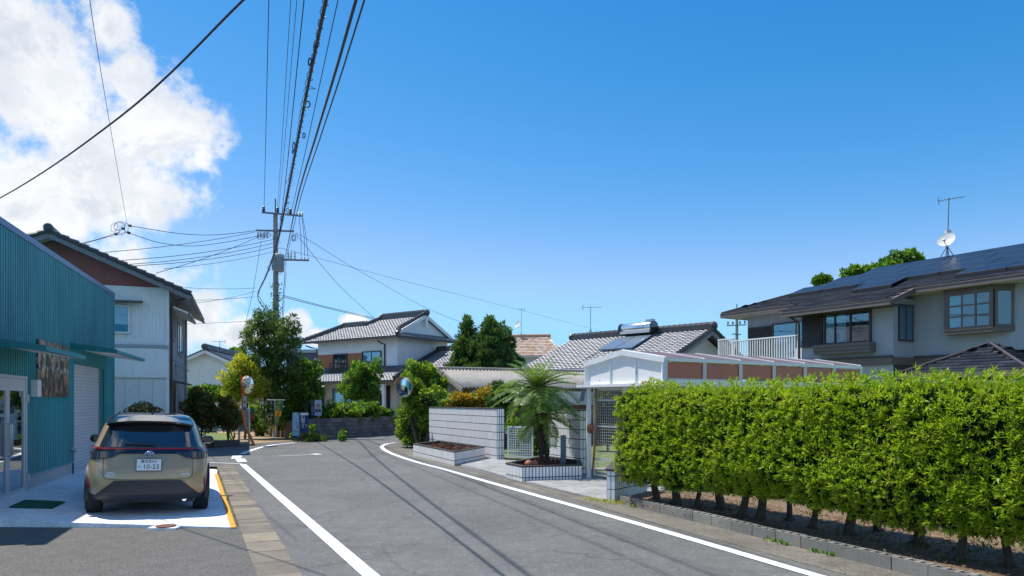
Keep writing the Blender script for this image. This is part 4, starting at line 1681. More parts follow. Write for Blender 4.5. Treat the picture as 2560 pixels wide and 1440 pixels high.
ridge_bar(ch, [W_(.95, yr1, z1_), W_(.2, .3, fz(.3) + .02), W_(-ov + .1, -ov + .1, ee + .05)], M_RIDGE, .28, .28)
ridge_bar(ch, [W_(CL + .15, yr2 - .1, z2_ - .05), W_(CL - .05, .35, fz(.35))], M_RIDGE, .26, .26)
ridge_bar(ch, [W_(CL + .1, .0, ee + .38), W_(CL + ov - .05, -ov + .05, ee + .04)], M_RIDGE, .26, .26)
for (a, b) in (((-ov, -ov, ee - .05), (CL + ov, -ov, ee - .05)), ((CL + ov, -ov, ee - .05), (CL + ov, CD + ov, ee - .05))):
    mb = MB(CF)
    mb.beam(a, b, .11, .10)
    mb.build('gutter', M_RAIN, ch)
# ground floor, its skirt roof
mb = MB(CF)
mb.box(-1.2, CL + 1.2, -1.3, CD, .75, 3.2)
mb.build('lower_wall', M_PLASTER, ch)
lz, lu = 2.98, CB - .05
lo = -2.25
lp = (lu - lz) / (0 - lo)
LS = slope_frame(CF, (0, lo, lz + .02), (1, 0, 0), (0, 1, lp))
ls = math.hypot(1, lp)
kawara('roof_tiles', ch, LS, [(-1.9, 0), (CL + 2.0, 0), (CL + .8, 2.25 * ls), (-.6, 2.25 * ls)], M_KAWARA)
mb = MB(CF)
mb.slab([(-1.9, lo, lz), (CL + 2.0, lo, lz), (CL + .8, 0, lu), (-.6, 0, lu)], (0, 0, -.07))
mb.build('lower_roof_deck', M_RIDGE, ch)
ridge_bar(ch, [W_(-.5, -.12, lu), W_(CL + .7, -.12, lu)], M_RIDGE, .24, .30)
ridge_bar(ch, [W_(CL + .8, 0, lu), W_(CL + 1.9, lo + .1, lz + .05)], M_RIDGE, .24, .24)
mb = MB(CF)
mb.beam((-1.9, lo, lz - .05), (CL + 2.0, lo, lz - .05), .10, .10)
mb.build('gutter', M_RAIN, ch)
# entrance: canopy, dark sliding door, posts; arched porch on the right
mb = MB(CF)
mb.slab([(.2, -3.0, 2.42), (2.6, -3.0, 2.42), (2.3, -1.35, 2.75), (.5, -1.35, 2.75)], (0, 0, -.10))
mb.build('entrance_canopy', mat('canopy_white', (.60, .60, .56), .6), ch)
mb = MB(CF)
mb.box(.55, 2.25, -1.36, -1.31, .8, 2.45)
mb.build('entrance_door', mat('dark_door', (.03, .022, .02), .5), ch)
mb = MB(CF)
mb.box(1.55, 1.75, -1.42, -1.365, .8, 2.45)
mb.build('door_post', mat('orange_wood', (.33, .13, .04), .6), ch)
for x in (2.45, 6.9, 8.6):
    mb = MB(CF)
    mb.box(x - .09, x + .09, -2.02, -1.84, .8, 2.78)
    mb.build('porch_column', M_SIDING, ch, bevel=.01)
mb = MB(CF)
pts = [(6.99, 2.78), (8.51, 2.78), (8.51, 2.1)] + [(7.75 + .70 * math.cos(R(a)), 2.1 + .5 * math.sin(R(a))) for a in range(0, 181, 15)] + [(6.99, 2.1)]
mb.slab([(x, -1.98, z) for x, z in pts], (0, .1, 0))
mb.build('porch_arch', M_SIDING, ch)
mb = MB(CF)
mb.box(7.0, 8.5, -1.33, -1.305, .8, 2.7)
mb.build('porch_shade_board', mat('dark_room', (.018, .02, .024), .9), ch)  # flat dark board on the wall, standing in for the shade inside the porch
room_window(CF, ch, 3.2, 5.6, 1.1, 2.5, -1.3, 2, 1, .06, .07, M_BROWN_ALU, (M_CURTAIN, [(3.22, 5.58)]))
# right wing roof
wy0, wz0, wy1, wz1 = -.6, 3.15, 3.6, 5.1
wl = math.hypot(wy1 - wy0, wz1 - wz0)
WGF = slope_frame(CF, (8.2, wy0, wz0 + .02), (1, 0, 0), (0, wy1 - wy0, wz1 - wz0))
kawara('roof_tiles', ch, WGF, [(0, 0), (4.5, 0), (4.5, wl), (0, wl)], M_KAWARA)
mb = MB(CF)
mb.slab([(8.2, wy0, wz0), (12.7, wy0, wz0), (12.7, wy1, wz1), (8.2, wy1, wz1)], (0, 0, -.08))
mb.build('wing_roof_deck', M_RIDGE, ch)
mb = MB(CF)
mb.box(8.5, 12.4, 0, 6, .8, 3.3)
mb.build('wing_wall', M_PLASTER, ch)
mb = MB(CF)
mb.slab([(8.5, .2, 3.3), (8.5, 6, 3.3), (8.5, 3.6, 4.95)], (.2, 0, 0))
mb.build('wing_gable', M_PLASTER, ch)
ridge_bar(ch, [W_(8.15, wy1, wz1), W_(12.7, wy1, wz1)], M_RIDGE, .3, .34)
ridge_bar(ch, [W_(8.2, wy1, wz1), W_(8.2, wy0, wz0 + .05)], M_RIDGE, .26, .22)

# retaining wall of stacked blocks along the road
A_, B_ = Vector((-9.25, 31.0, 0)), Vector((-5.75, 36.9, 0))
RW = frame(A_, B_ - A_)
rlen = (B_ - A_).length
rw = thing('block_retaining_wall', 'weathered grey block retaining wall below the shrubs along the road', 'wall', A_)
mb = MB(RW)
mb.box(-.2, rlen, .04, .28, -.03, .86)
mb.build('wall_core', mat('dark_joint', (.05, .05, .05), .9), rw)
mb = MB()
mb.box(-.195, .195, -.06, .06, -.09, .09)
proto = mb.build('block', M_OLDBLOCK, rw, bevel=.006)
proto.data.transform(Matrix.Translation(ORIGIN[rw.name]))
first = True
for j in range(5):
    for i in range(int(rlen / .4) + 1):
        x = i * .4 + (.2 if j % 2 else 0)
        if x > rlen - .05: continue
        p = RW @ Vector((x, .05 + random.uniform(-.004, .004), .085 + j * .19))
        c = proto if first else copy_obj(proto, rw)
        first = False
        c.location = p - ORIGIN[rw.name]
        c.rotation_euler = (0, 0, math.atan2((B_ - A_).y, (B_ - A_).x))
E_ = frame(A_, (-.45, .89))
mb = MB(E_)
mb.box(0, 5, -.14, 0, -.03, .84)
mb.build('end_wall', M_OLDBLOCK, rw)

# ---- orange-tiled house far behind
OF = frame(at(1262, 1003, 56) + Vector((0, 0, -CAM_H)), (1, -.15))
oh = thing('orange_roof_house', 'house far back with a pale orange tiled roof', 'house', OF @ Vector((2, 3, 0)))
M_OTILE = island_mat('orange_tile', [(0, (.50, .29, .19)), (.3, (.60, .38, .26)), (.55, (.68, .48, .36)), (.8, (.66, .56, .45)), (1, (.45, .28, .20))], .7, fine=6)
mb = MB(OF)
mb.box(.2, 4.3, .3, 5.5, 0, 5.2)
mb.build('wall', M_WHITE_WALL, oh)


def flat_tiles(name, parent, F, poly, m, tw=.30, th=.28, lap=.03, kind='stuff'):
    V, Fc = [], []
    xs = [p[0] for p in poly]; ys = [p[1] for p in poly]
    y = min(ys)
    r = 0
    while y < max(ys):
        x = min(xs) - (tw / 2 if r % 2 else 0)
        while x < max(xs):
            if in_poly(x + tw / 2, y + th / 2, poly):
                k = len(V)
                j = random.uniform(0, .006)
                V += [(x + .003, y, lap + j), (x + tw - .003, y, lap + j), (x + tw - .003, y + th, .004), (x + .003, y + th, .004), (x + .003, y, 0), (x + tw - .003, y, 0)]
                Fc += [(k, k + 1, k + 2, k + 3), (k + 4, k + 5, k + 1, k)]
            x += tw
        y += th
        r += 1
    A = np.array(F)
    V = np.array(V) @ A[:3, :3].T + A[:3, 3]
    return np_mesh(name, V, np.array(Fc), m, parent, kind=kind)


osec = math.hypot(3.0, 1.75)
OS = slope_frame(OF, (0, -.3, 5.25), (1, 0, 0), (0, 3.0, 1.75))
flat_tiles('roof_tiles', oh, OS, [(-.3, 0), (4.75, 0), (4.2, osec * .45), (3.9, osec * .55), (3.2, osec), (-.3, osec)], M_OTILE)
mb = MB(OF)
mb.slab([(-.3, -.3, 5.22), (4.8, -.3, 5.22), (3.2, 2.7, 6.97), (-.3, 2.7, 6.97)], (0, 0, -.08))
mb.build('roof_deck', M_WHITE_WALL, oh)
mb = MB(OF)
mb.slab([(-.3, 2.7, 6.95), (3.2, 2.7, 6.95), (4.8, 5.7, 5.2), (-.3, 5.7, 5.2)], (0, 0, -.08))
mb.build('back_roof', M_RIDGE, oh)
mb = MB(OF)
mb.slab([(4.75, -.2, 5.2), (4.75, 5.6, 5.2), (3.25, 2.7, 6.9)], (-.08, 0, 0))
mb.build('gable', M_WHITE_WALL, oh)
ridge_bar(oh, [OF @ Vector((-.3, 2.7, 6.97)), OF @ Vector((3.25, 2.7, 6.97))], mat('orange_ridge', (.48, .28, .18), .7, .2, 8), .24, .2)

# ---- tiled bungalow with the solar water heater
BR, BL = Vector((9.5, 33.9, 0)), Vector((3.5, 39.9, 0))
BF = frame(BL, BR - BL)                         # x along the ridge to the right, outward (front) = -y
bl = (BR - BL).length
bh = thing('tiled_bungalow', 'single-storey house with large grey tiled roof slope and white gable', 'house', BF @ Vector((bl / 2, 0, 0)))
BZ, BE, BRUN = 5.12, 3.25, 4.4
bs = math.hypot(BRUN, BZ - BE)
mb = MB(BF)
mb.box(.5, bl - .5, -BRUN + .6, BRUN - .6, 0, BE + .1)
mb.build('wall', M_WHITE_WALL, bh)
mb = MB(BF)
mb.slab([(bl - .5, -BRUN + .6, BE + .1), (bl - .5, BRUN - .6, BE + .1), (bl - .5, 0, BZ - .2)], (-.2, 0, 0))
mb.build('gable', M_WHITE_WALL, bh)
FS2 = slope_frame(BF, (0, -BRUN, BE + .03), (1, 0, 0), (0, BRUN, BZ - BE))
kawara('roof_tiles', bh, FS2, [(-.2, 0), (bl + .1, 0), (bl + .1, bs), (-.2, bs)], M_KAWARA, .28, .25)
roof_plate(BF, bh, [(-.2, -BRUN, BE), (bl + .1, -BRUN, BE), (bl + .1, 0, BZ), (-.2, 0, BZ)], .09)
roof_plate(BF, bh, [(-.2, BRUN, BE), (bl + .1, BRUN, BE), (bl + .1, 0, BZ), (-.2, 0, BZ)], .09)
for s in (-1, 1):
    mb = MB(BF)
    mb.beam((bl + .05, s * BRUN, BE - .12), (bl + .05, 0, BZ - .12), .08, .24)
    mb.build('bargeboard', mat('weathered_board', (.30, .31, .33), .8, .3, 6), bh)
    for i in range(18):
        a = Vector((bl + .1, s * BRUN, BE + .06)).lerp(Vector((bl + .1, 0, BZ + .06)), i / 18)
        b = Vector((bl + .1, s * BRUN, BE + .06)).lerp(Vector((bl + .1, 0, BZ + .06)), (i + 1.02) / 18)
        mb = MB(BF)
        mb.tube([a + Vector((0, 0, .03)), b], [.08, .07], 7)
        mb.build('verge_tile', M_RIDGE, bh)
ridge_bar(bh, [BF @ Vector((-.2, 0, BZ)), BF @ Vector((bl + .15, 0, BZ))], M_RIDGE, .32, .34)
mb = MB(BF)
mb.beam((-.2, -BRUN - .05, BE - .03), (bl + .1, -BRUN - .05, BE - .03), .1, .1)
mb.build('gutter', M_ALU_PAINT, bh)

# solar water heater on it
hx = 4.55
hs = thing('solar_water_heater', 'silver tank solar water heater on the tiled bungalow roof', 'water heater', BF @ Vector((hx, -.5, BZ)))
mb = MB(BF)
pr = [(.02, -.98), (.22, -.97), (.27, -.90), (.27, .90), (.22, .97), (.02, .98)]
mb.lathe(pr, (hx, -.42, BZ + .34), (1, 0, 0), 20)
mb.build('tank', mat('tank_steel', (.72, .74, .76), .22, .05, metal=.9), hs, smooth='auto')
for s in (-1, 1):
    mb = MB(BF)
    mb.lathe([(.31, -.04), (.31, .06)], (hx + s * .98, -.42, BZ + .32), (1, 0, 0), 18)
    mb.build('tank_end', M_GLOSS, hs)
mb = MB(BF)
mb.box(hx - .9, hx + .9, -.72, -.66, BZ + .05, BZ + .18)
mb.build('name_strip', M_ALU_PAINT, hs)
mb = MB(BF)
mb.box(hx + .55, hx + .95, -.55, -.25, BZ + .58, BZ + .74)
mb.build('valve_box', M_ALU, hs, bevel=.02)
sl = (BZ - BE) / BRUN
for (a, b) in ((-1.02, -.02), (.02, 1.02)):
    mb = MB(BF)
    y0, y1 = -2.35, -.70
    mb.add([(hx + a, y0, BZ + sl * y0 + .13), (hx + b, y0, BZ + sl * y0 + .13), (hx + b, y1, BZ + sl * y1 + .13), (hx + a, y1, BZ + sl * y1 + .13),
            (hx + a, y0, BZ + sl * y0 + .20), (hx + b, y0, BZ + sl * y0 + .20), (hx + b, y1, BZ + sl * y1 + .20), (hx + a, y1, BZ + sl * y1 + .20)],
           [(0, 3, 2, 1), (4, 5, 6, 7), (0, 1, 5, 4), (1, 2, 6, 5), (2, 3, 7, 6), (3, 0, 4, 7)])
    mb.build('collector_panel', mat('collector_glass', (.13, .17, .22), .30, .05, coat=.15), hs)
for s in (-1, 1):
    mb = MB(BF)
    mb.tube([(hx + s * .95, -2.4, BZ + sl * -2.4 + .1), (hx + s * 1.15, -4.2, BZ + sl * -4.2 + .1)], .012, 5)
    mb.build('guy_wire', M_PLASTIC, hs)

# ---- old shed with corrugated slate roof
HFs = frame((-2.65, 28.2, 0), (.90, .436))
os_ = thing('slate_shed', 'old garden shed with grey corrugated slate roof and cream gable', 'shed', HFs @ Vector((4, -1.2, 0)))
sz, se, srun, slen = 2.98, 2.20, 2.45, 10.5
mb = MB(HFs)
n = int(slen / .15)
rows = []
for (y, z) in ((.05, sz + .01), (-srun, se)):
    rows.append([(-.25 + slen * i / (n * 4), y, z + .042 * math.cos(2 * math.pi * i / 4)) for i in range(n * 4 + 1)])
mb.grid(rows)
M_SLATE = mat('corrugated_slate', (.27, .255, .235), .9, .18, 3, bump=.3, col2=(.15, .14, .13), c2at=(.55, .72), c2scale=2)
rf = mb.build('roof', M_SLATE, os_, smooth=True, recalc=False)
sd = rf.modifiers.new('thick', 'SOLIDIFY'); sd.thickness = .012
mb = MB(HFs)
rows = []
for (y, z) in ((-.05, sz + .01), (srun, se)):
    rows.append([(-.25 + slen * i / (n * 4), y, z + .042 * math.cos(2 * math.pi * i / 4)) for i in range(n * 4 + 1)])
mb.grid(rows)
mb.build('roof', M_SLATE, os_, smooth=True, recalc=False)
mb = MB(HFs)
mb.tube([(-.27, 0, sz + .04), (slen - .2, 0, sz + .04)], .07, 8)
mb.build('ridge', M_SLATE, os_)
mb = MB(HFs)
mb.box(0, slen - .5, -srun + .35, srun - .35, 0, 1.55)
mb.build('lower_wall', mat('red_brown_boards', (.17, .05, .035), .8, .2, 6), os_)
mb = MB(HFs)
mb.slab([(0, -srun + .3, 1.552), (0, -srun + .3, se + .02), (0, 0, sz - .06), (0, srun - .3, se + .02), (0, srun - .3, 1.552)], (.2, 0, 0))
mb.build('gable', M_PLASTER, os_)
for s in (-1, 1):
    mb = MB(HFs)
    mb.beam((-.26, s * srun, se - .08), (-.26, 0, sz - .06), .05, .16)
    mb.build('bargeboard', M_SLATE, os_)

# ---------------------------------------------------------------- white tiled walls, planters, gates
M_WTILE = island_mat('white_glazed_tile', [(0, (.78, .79, .80)), (.5, (.83, .84, .85)), (1, (.88, .88, .88))], .25, spec=.5)
M_JOINT = mat('dark_grout', (.030, .036, .05), .9, .2)
M_COPE = mat('dark_coping', (.055, .05, .045), .75, .25, 14, bump=.5)
WA, WB = Vector((-2.97, 25.5, 0)), Vector((-.44, 20.6, 0))
WLEN = (WB - WA).length


def tiled_wall(name, label, A, B, h, th=.24, ends=True, th_fn=None, individual=False):
    F = frame(A, B - A)
    L = (B - A).length
    t = thing(name, label, 'wall', A)
    mb = MB(F)
    mb.box(0, L, 0, th, -.03, h)
    mb.build('wall_core', M_JOINT, t)
    mb = MB()
    tile_face(mb, F, L, .0, h)
    if ends:
        Fe = F @ Matrix.Translation((L, 0, 0)) @ Matrix.Rotation(R(90), 4, 'Z')
        tile_face(mb, Fe, th, .0, h)
        Fs = F @ Matrix.Translation((0, th, 0)) @ Matrix.Rotation(R(-90), 4, 'Z')
        tile_face(mb, Fs, th, .0, h)
    mb.build('tiles', M_WTILE, t, kind='stuff')
    mb = MB(F)
    mb.box(-.015, L + .015, -.02, th + .015, h, h + .022)
    mb.build('coping', M_COPE, t, bevel=.006)
    return t


tiled_wall('tiled_wall', 'long white tiled garden wall behind the empty planter', WA, WB, 1.50)
W2A, W2B = Vector((.84, 18.5, 0)), Vector((1.60, 16.75, 0))
tiled_wall('tiled_wall', 'short white tiled wall panel between the palm and the gate post', W2A, W2B, 1.50)


def planter(name, label, pts, h, wall=.10, soil=.06):
    """pts: visible outer corners, counter-clockwise; open box with coping and soil"""
    c = sum((Vector((*p, 0)) for p in pts), Vector()) / len(pts)
    t = thing(name, label, 'planter', (c.x, c.y, 0))
    n = len(pts)
    inner = []
    for i in range(n):
        p0, p1, p2 = Vector(pts[i - 1]), Vector(pts[i]), Vector(pts[(i + 1) % n])
        d1, d2 = (p1 - p0).normalized(), (p2 - p1).normalized()
        n1, n2 = Vector((-d1.y, d1.x)), Vector((-d2.y, d2.x))
        b = (n1 + n2).normalized()
        inner.append(p1 + b * wall / max(.45, b.dot(n1)))
    mb = MB()
    mb.grid([[(*p, -.03) for p in pts], [(*p, h) for p in pts], [(*p, h) for p in inner], [(*p, h - .25) for p in inner]], close=True)
    mb.build('planter_core', M_JOINT, t)
    mb = MB()
    mb.grid([[(*(Vector(p) + (Vector(p) - Vector(q)).normalized() * .012), h + .001) for p, q in zip(pts, inner)], [(*(Vector(p) + (Vector(p) - Vector(q)).normalized() * .012), h + .024) for p, q in zip(pts, inner)], [(*p, h + .024) for p in inner], [(*p, h + .001) for p in inner]], close=True)
    mb.build('coping', M_COPE, t)
    mb = MB()
    mb.add([(*p, h - soil) for p in inner], [tuple(range(n))])
    mb.build('bark_mulch', M_MULCH, t)
    mb = MB()
    for i in range(n):
        a, b = Vector((*pts[i], 0)), Vector((*pts[(i + 1) % n], 0))
        tile_face(mb, frame(a, b - a), (b - a).length, 0, h, z_start=h)
    mb.build('tiles', M_WTILE, t, kind='stuff')
    return t


nin = Vector((.89, .46))
planter('empty_planter', 'low white tiled planter with only bark mulch in front of the long wall', [(-3.12, 22.5), (-1.53, 18.9), (-.80, 21.05), (-2.46, 24.3)], .36)
planter('palm_planter', 'low white tiled planter holding the palm', [(-.14, 15.95), (.22, 15.12), (1.52, 15.5), (1.60, 16.6), (.80, 18.2)], .32)
# bark chips and dry leaves
rs = random.Random(3)
def chips(name, label, poly, z, n, parent=None):
    V, F = [], []
    xs = [p[0] for p in poly]; ys = [p[1] for p in poly]
    P = []
    while len(P) < n:
        x, y = rs.uniform(min(xs), max(xs)), rs.uniform(min(ys), max(ys))
        if in_poly(x, y, poly): P.append((x, y, z + rs.uniform(0, .03)))
    P = np.array(P)
    D = unit(rand_dirs(n) * np.array([1, 1, .35]))
    V, F = leaf_arrays(P, D, .07 * (.5 + RNG.random(n)), .035)
    o = thing(name, label, 'mulch', (P[:, 0].mean(), P[:, 1].mean(), z))
    del o['category']
    bpy.data.objects.remove(o)
    org = Vector((P[:, 0].mean(), P[:, 1].mean(), z))
    me = bpy.data.meshes.new(name)
    me.from_pydata((V - np.array(org)).tolist(), [], F.tolist())
    me.materials.append(island_mat('bark_chip', [(0, (.05, .018, .012)), (.6, (.13, .045, .03)), (1, (.22, .11, .07))], .9))
    q = link(name, me, None, org)
    return tag(q, label, 'mulch', kind='stuff')


chips('bark_chips', 'loose reddish bark chips in the empty planter', [(-2.9, 22.5), (-1.6, 19.3), (-1.0, 21.0), (-2.4, 23.9)], .30, 900)
chips('bark_chips', 'loose reddish bark chips round the palm', [(.05, 15.95), (.32, 15.3), (1.4, 15.62), (1.45, 16.5), (.8, 17.9)], .27, 900)
# dry twigs in the empty planter
tw = thing('dry_seedling', 'small dried brown plant in the empty planter', 'plant', (-1.35, 20.0, .30))
mb = MB()
for i in range(14):
    a = Vector((-1.35 + rs.uniform(-.3, .3), 20.0 + rs.uniform(-.25, .25), .30))
    mb.tube([a, a + Vector((rs.uniform(-.1, .1), rs.uniform(-.1, .1), rs.uniform(.08, .2)))], .004, 4)
mb.build('twig', mat('dry_twig', (.30, .12, .08), .9), tw, kind='stuff')

# two terracotta balls and a grey pipe in the palm planter
M_TERRA = mat('terracotta', (.42, .17, .08), .7, .25, 8, bump=.3)
for (u, v, y, r, lab) in ((1321.5, 1148.5, 15.6, .085, 'terracotta ball with a dimple, the larger of the pair by the palm'), (1337, 1150.5, 15.75, .075, 'smaller terracotta ball beside its twin by the palm')):
    p = at(u, v, y)
    mb = MB()
    pr = [(max(.002, r * math.sin(math.pi * k / 10)), -r * math.cos(math.pi * k / 10)) for k in range(11)]
    mb.lathe(pr, (p.x, p.y, .26 + r + .004), n=18)
    mb.tube([(p.x - .01, p.y - r * .93, .26 + r * 1.15), (p.x - .012, p.y - r * 1.02, .26 + r * 1.18)], .018, 8)
    tag(mb.build('clay_ball', M_TERRA, smooth='auto'), lab, 'clay ball', 'clay balls in the palm planter')
p0 = at(1408, 1160, 16.1)
mb = MB()
mb.box(p0.x - .06, p0.x + .06, p0.y - .06, p0.y + .06, .25, .25 + .70)
tag(mb.build('grey_post', mat('grey_plastic_post', (.11, .155, .20), .5, .05), bevel=.006), 'slim grey square meter post standing in the palm planter', 'post')


def lattice(F, x0, x1, z0, z1, nx, nz, th=.012, y=0.0, m=None, name='lattice', parent=None):
    mb = MB(F)
    for i in range(nx + 1):
        x = x0 + (x1 - x0) * i / nx
        mb.box(x - th / 2, x + th / 2, y - th / 2, y + th / 2, z0, z1)
    for j in range(nz + 1):
        z = z0 + (z1 - z0) * j / nz
        mb.box(x0, x1, y - th * 1.5, y - th * .52, z - th / 2, z + th / 2)
    return mb.build(name, m, parent, kind='stuff')


M_WMETAL = mat('white_painted_metal', (.82, .82, .81), .45, .06, 3)
M_WDULL = mat('dull_white_post', (.68, .68, .66), .6, .1, 5, stretch=(1, 1, .2))
GA, GB = Vector((-.13, 20.5, 0)), Vector((.60, 20.3, 0))
GF = frame(GA, GB - GA)
gl = (GB - GA).length
g = thing('garden_gate', 'low white metal lattice gate beside the long tiled wall', 'gate', GA)
mb = MB(GF)
for (a, b, c, d) in ((0, .035, .10, 1.0), (gl - .035, gl, .10, 1.0)):
    mb.box(a, b, -.02, .02, c, d)
mb.box(.035, gl - .035, -.019, .019, .965, 1.0)
mb.box(.035, gl - .035, -.019, .019, .10, .135)
mb.build('gate_frame', M_WMETAL, g)
lattice(GF, .035, gl - .035, .135, .965, 10, 12, .018, 0, M_WMETAL, 'lattice', g)
mb = MB(GF)
mb.box(-.06, .0, -.03, .03, .78, .86)
mb.build('latch', M_ALU, g)
mb = MB(GF)
mb.box(-.05, gl + .05, -.06, .08, -.02, .07)
mb.build('threshold', M_COPE, g)

# stub wall by the hedge: tiled, top rising away from the road, every tile its own piece
SA, SB = Vector((1.74, 12.0, 0)), Vector((2.48, 13.06, 0))
SFm = frame(SA, SB - SA)
slen_ = (SB - SA).length
st = thing('tiled_stub_wall', 'short white tiled stub wall with sloping dark top at the hedge end', 'wall', SA)
def stop(x): return .54 + .22 * min(1, x / .55)
mb = MB(SFm)
mb.slab([(0, 0, -.03), (slen_, 0, -.03), (slen_, 0, .76), (.55, 0, .76), (0, 0, .54)], (0, .16, 0))
mb.build('wall_core', M_JOINT, st)
mb = MB(SFm)
mb.slab([(-.02, -.025, .545), (.55, -.025, .765), (slen_, -.025, .765), (slen_, -.025, .79), (.545, -.025, .79), (-.02, -.025, .57)], (0, .21, 0))
mb.build('coping', M_COPE, st)
def tile_pieces(F, L, h_fn, parent, tw=.06, th=.227, j=.014):
    nx = int(round(L / (tw + j)))
    px = L / nx
    for i in range(nx):
        z = 0.0
        xm = (i + .5) * px
        while z < h_fn(xm) - .03:
            t = min(z + th, h_fn(xm))
            mb = MB(F)
            mb.box(i * px + j / 2, (i + 1) * px - j / 2, -.004, 0, z + j / 2, t - j / 2)
            mb.build('tile', M_WTILE, parent, bevel=.001)
            z += th
tile_pieces(SFm, slen_, stop, st)
SE = SFm @ Matrix.Translation((0, .16, 0)) @ Matrix.Rotation(R(-90), 4, 'Z')
tile_pieces(SE, .16, lambda x: .54, st)

# ---------------------------------------------------------------- carport with white gable
KF = frame((1.62, 15.6, 0), (.59, -.81))
KY = Vector((.85, .53, 0))
KW, KD = 2.28, 6.4
kp = thing('carport', 'white framed carport with rust-stained gable panels and brown side panels', 'carport', (4.5, 16.5, 0))
Kx = lambda x, d, z: Vector((1.62, 15.6, 0)) + Vector((.59, -.81, 0)).normalized() * x + KY.normalized() * d + Vector((0, 0, z))
M_RUSTY = mat('rusty_white_panel', (.70, .70, .68), .5, .04, 2, col2=(.30, .10, .03), c2at=(.66, .70), c2scale=2.2)
M_BROWN_PC = mat('brown_translucent_panel', (.46, .115, .05), .4, .12, 2, stretch=(1, 1, .4), coat=.3)
EZk, PZk, BZk = 2.54, 2.74, 2.06


def gable_panel_mat():
    m = bpy.data.materials.new('rust_edged_panel')
    m.use_nodes = True
    t = NT(m.node_tree)
    tc = t.n('ShaderNodeTexCoord')
    sp_ = t.n('ShaderNodeSeparateXYZ')
    t.put(sp_.inputs[0], tc.outputs['Object'])
    n1 = t.noise(tc.outputs['Object'], 3.4, 5.0, .6)
    # rust creeping up from the bottom edge of each panel
    h = t.math('ADD', t.math('SUBTRACT', sp_.outputs[2], BZk + .02), t.math('MULTIPLY', t.math('SUBTRACT', .60, n1), .55))
    f = t.math('SUBTRACT', 1.0, t.step(h, .005, .045))
    b = t.n('ShaderNodeBsdfPrincipled')
    base = t.mix(t.noise(tc.outputs['Object'], 1.5), (.90, .90, .88), (.84, .83, .80))
    t.put(b.inputs['Base Color'], t.mix(f, base, (.33, .10, .025)))
    b.inputs['Roughness'].default_value = .5
    o = t.n('ShaderNodeOutputMaterial')
    t.put(o.inputs[0], b.outputs[0])
    return m


M_GPANEL = gable_panel_mat()
def ztop(x): return EZk + (PZk - EZk) * (1 - abs(x - KW / 2) / (KW / 2))
for (a, b) in ((.07, .76), (.79, 1.49), (1.52, KW - .07)):
    mb = MB()
    xs = [a, b] if not (a < KW / 2 < b) else [a, KW / 2, b]
    pts = [Kx(a, 0, BZk + .02), Kx(b, 0, BZk + .02)] + [Kx(x, 0, ztop(x) - .07) for x in reversed(xs)]
    mb.slab(pts, KY * .02)
    mb.build('gable_panel', M_GPANEL, kp)
mb = MB()
mb.beam(Kx(-.02, -.01, EZk - .02), Kx(KW / 2, -.01, PZk - .02), .09, .11)
mb.build('gable_rafter', M_WMETAL, kp)
mb = MB()
mb.beam(Kx(KW / 2, -.01, PZk - .02), Kx(KW + .02, -.01, EZk - .02), .09, .11)
mb.build('gable_rafter', M_WMETAL, kp)
mb = MB()
mb.beam(Kx(-.22, -.03, BZk - .01), Kx(KW + .04, -.03, BZk - .01), .12, .055)
mb.build('tie_beam', M_WMETAL, kp)
for x, nm in ((.02, 'post'), (1.14, 'post'), (KW - .02, 'post')):
    mb = MB()
    mb.beam(Kx(x, .06, -.02), Kx(x, .06, BZk - .04), .11, .10)
    mb.build('post', M_WDULL, kp, bevel=.006)
for x in (.765 + .01, 1.505):
    mb = MB()
    mb.beam(Kx(x, -.012, BZk + .02), Kx(x, -.012, ztop(x) - .08), .03, .03)
    mb.build('gable_stile', M_WMETAL, kp)
for x in (.03, KW - .03):
    mb = MB()
    mb.beam(Kx(x, .0, BZk + .02), Kx(x, .0, EZk - .06), .09, .09)
    mb.build('gable_stile', M_WMETAL, kp)
NB = 6
for i in range(NB + 1):
    d = KD * i / NB
    mb = MB()
    mb.beam(Kx(KW, d, BZk - .0), Kx(KW, d, EZk), .075, .07)
    mb.build('side_stile', M_WDULL, kp)
    if i in (NB,):
        for x in (0.02, KW):
            mb = MB()
            mb.beam(Kx(x, d, -.02), Kx(x, d, BZk), .1, .1)
            mb.build('post', M_WDULL, kp)
    if i < NB:
        mb = MB()
        a, b = Kx(KW - .01, d + .05, BZk + .11), Kx(KW - .01, d + KD / NB - .05, BZk + .11)
        mb.slab([a, b, b + Vector((0, 0, EZk - BZk - .18)), a + Vector((0, 0, EZk - BZk - .18))], (.01, .006, 0))
        mb.build('side_panel', M_BROWN_PC, kp)
        for (xa, xb, za, zb, nm) in ((KW, KW / 2, EZk, PZk, 'roof_panel'), (0, KW / 2, EZk, PZk, 'roof_panel')):
            mb = MB()
            mb.slab([Kx(xa, d + .03, za + .02), Kx(xa, d + KD / NB - .03, za + .02), Kx(xb, d + KD / NB - .03, zb + .02), Kx(xb, d + .03, zb + .02)], (0, 0, .012))
            mb.build(nm, mat('faded_roof_sheet', (.17, .09, .075), .45, .15, 2), kp)
    for (xa, za) in ((KW, EZk), (0, EZk)):
        mb = MB()
        mb.beam(Kx(xa, d, za + .035), Kx(KW / 2, d, PZk + .035), .026, .03)
        mb.build('roof_rib', M_WMETAL, kp)
for (z, h) in ((BZk + .02, .13), (EZk - .01, .07)):
    for x in (KW + .004, -.004):
        mb = MB()
        mb.beam(Kx(x, .04, z), Kx(x, KD, z), .07, h)
        mb.build('side_rail', M_WMETAL, kp)

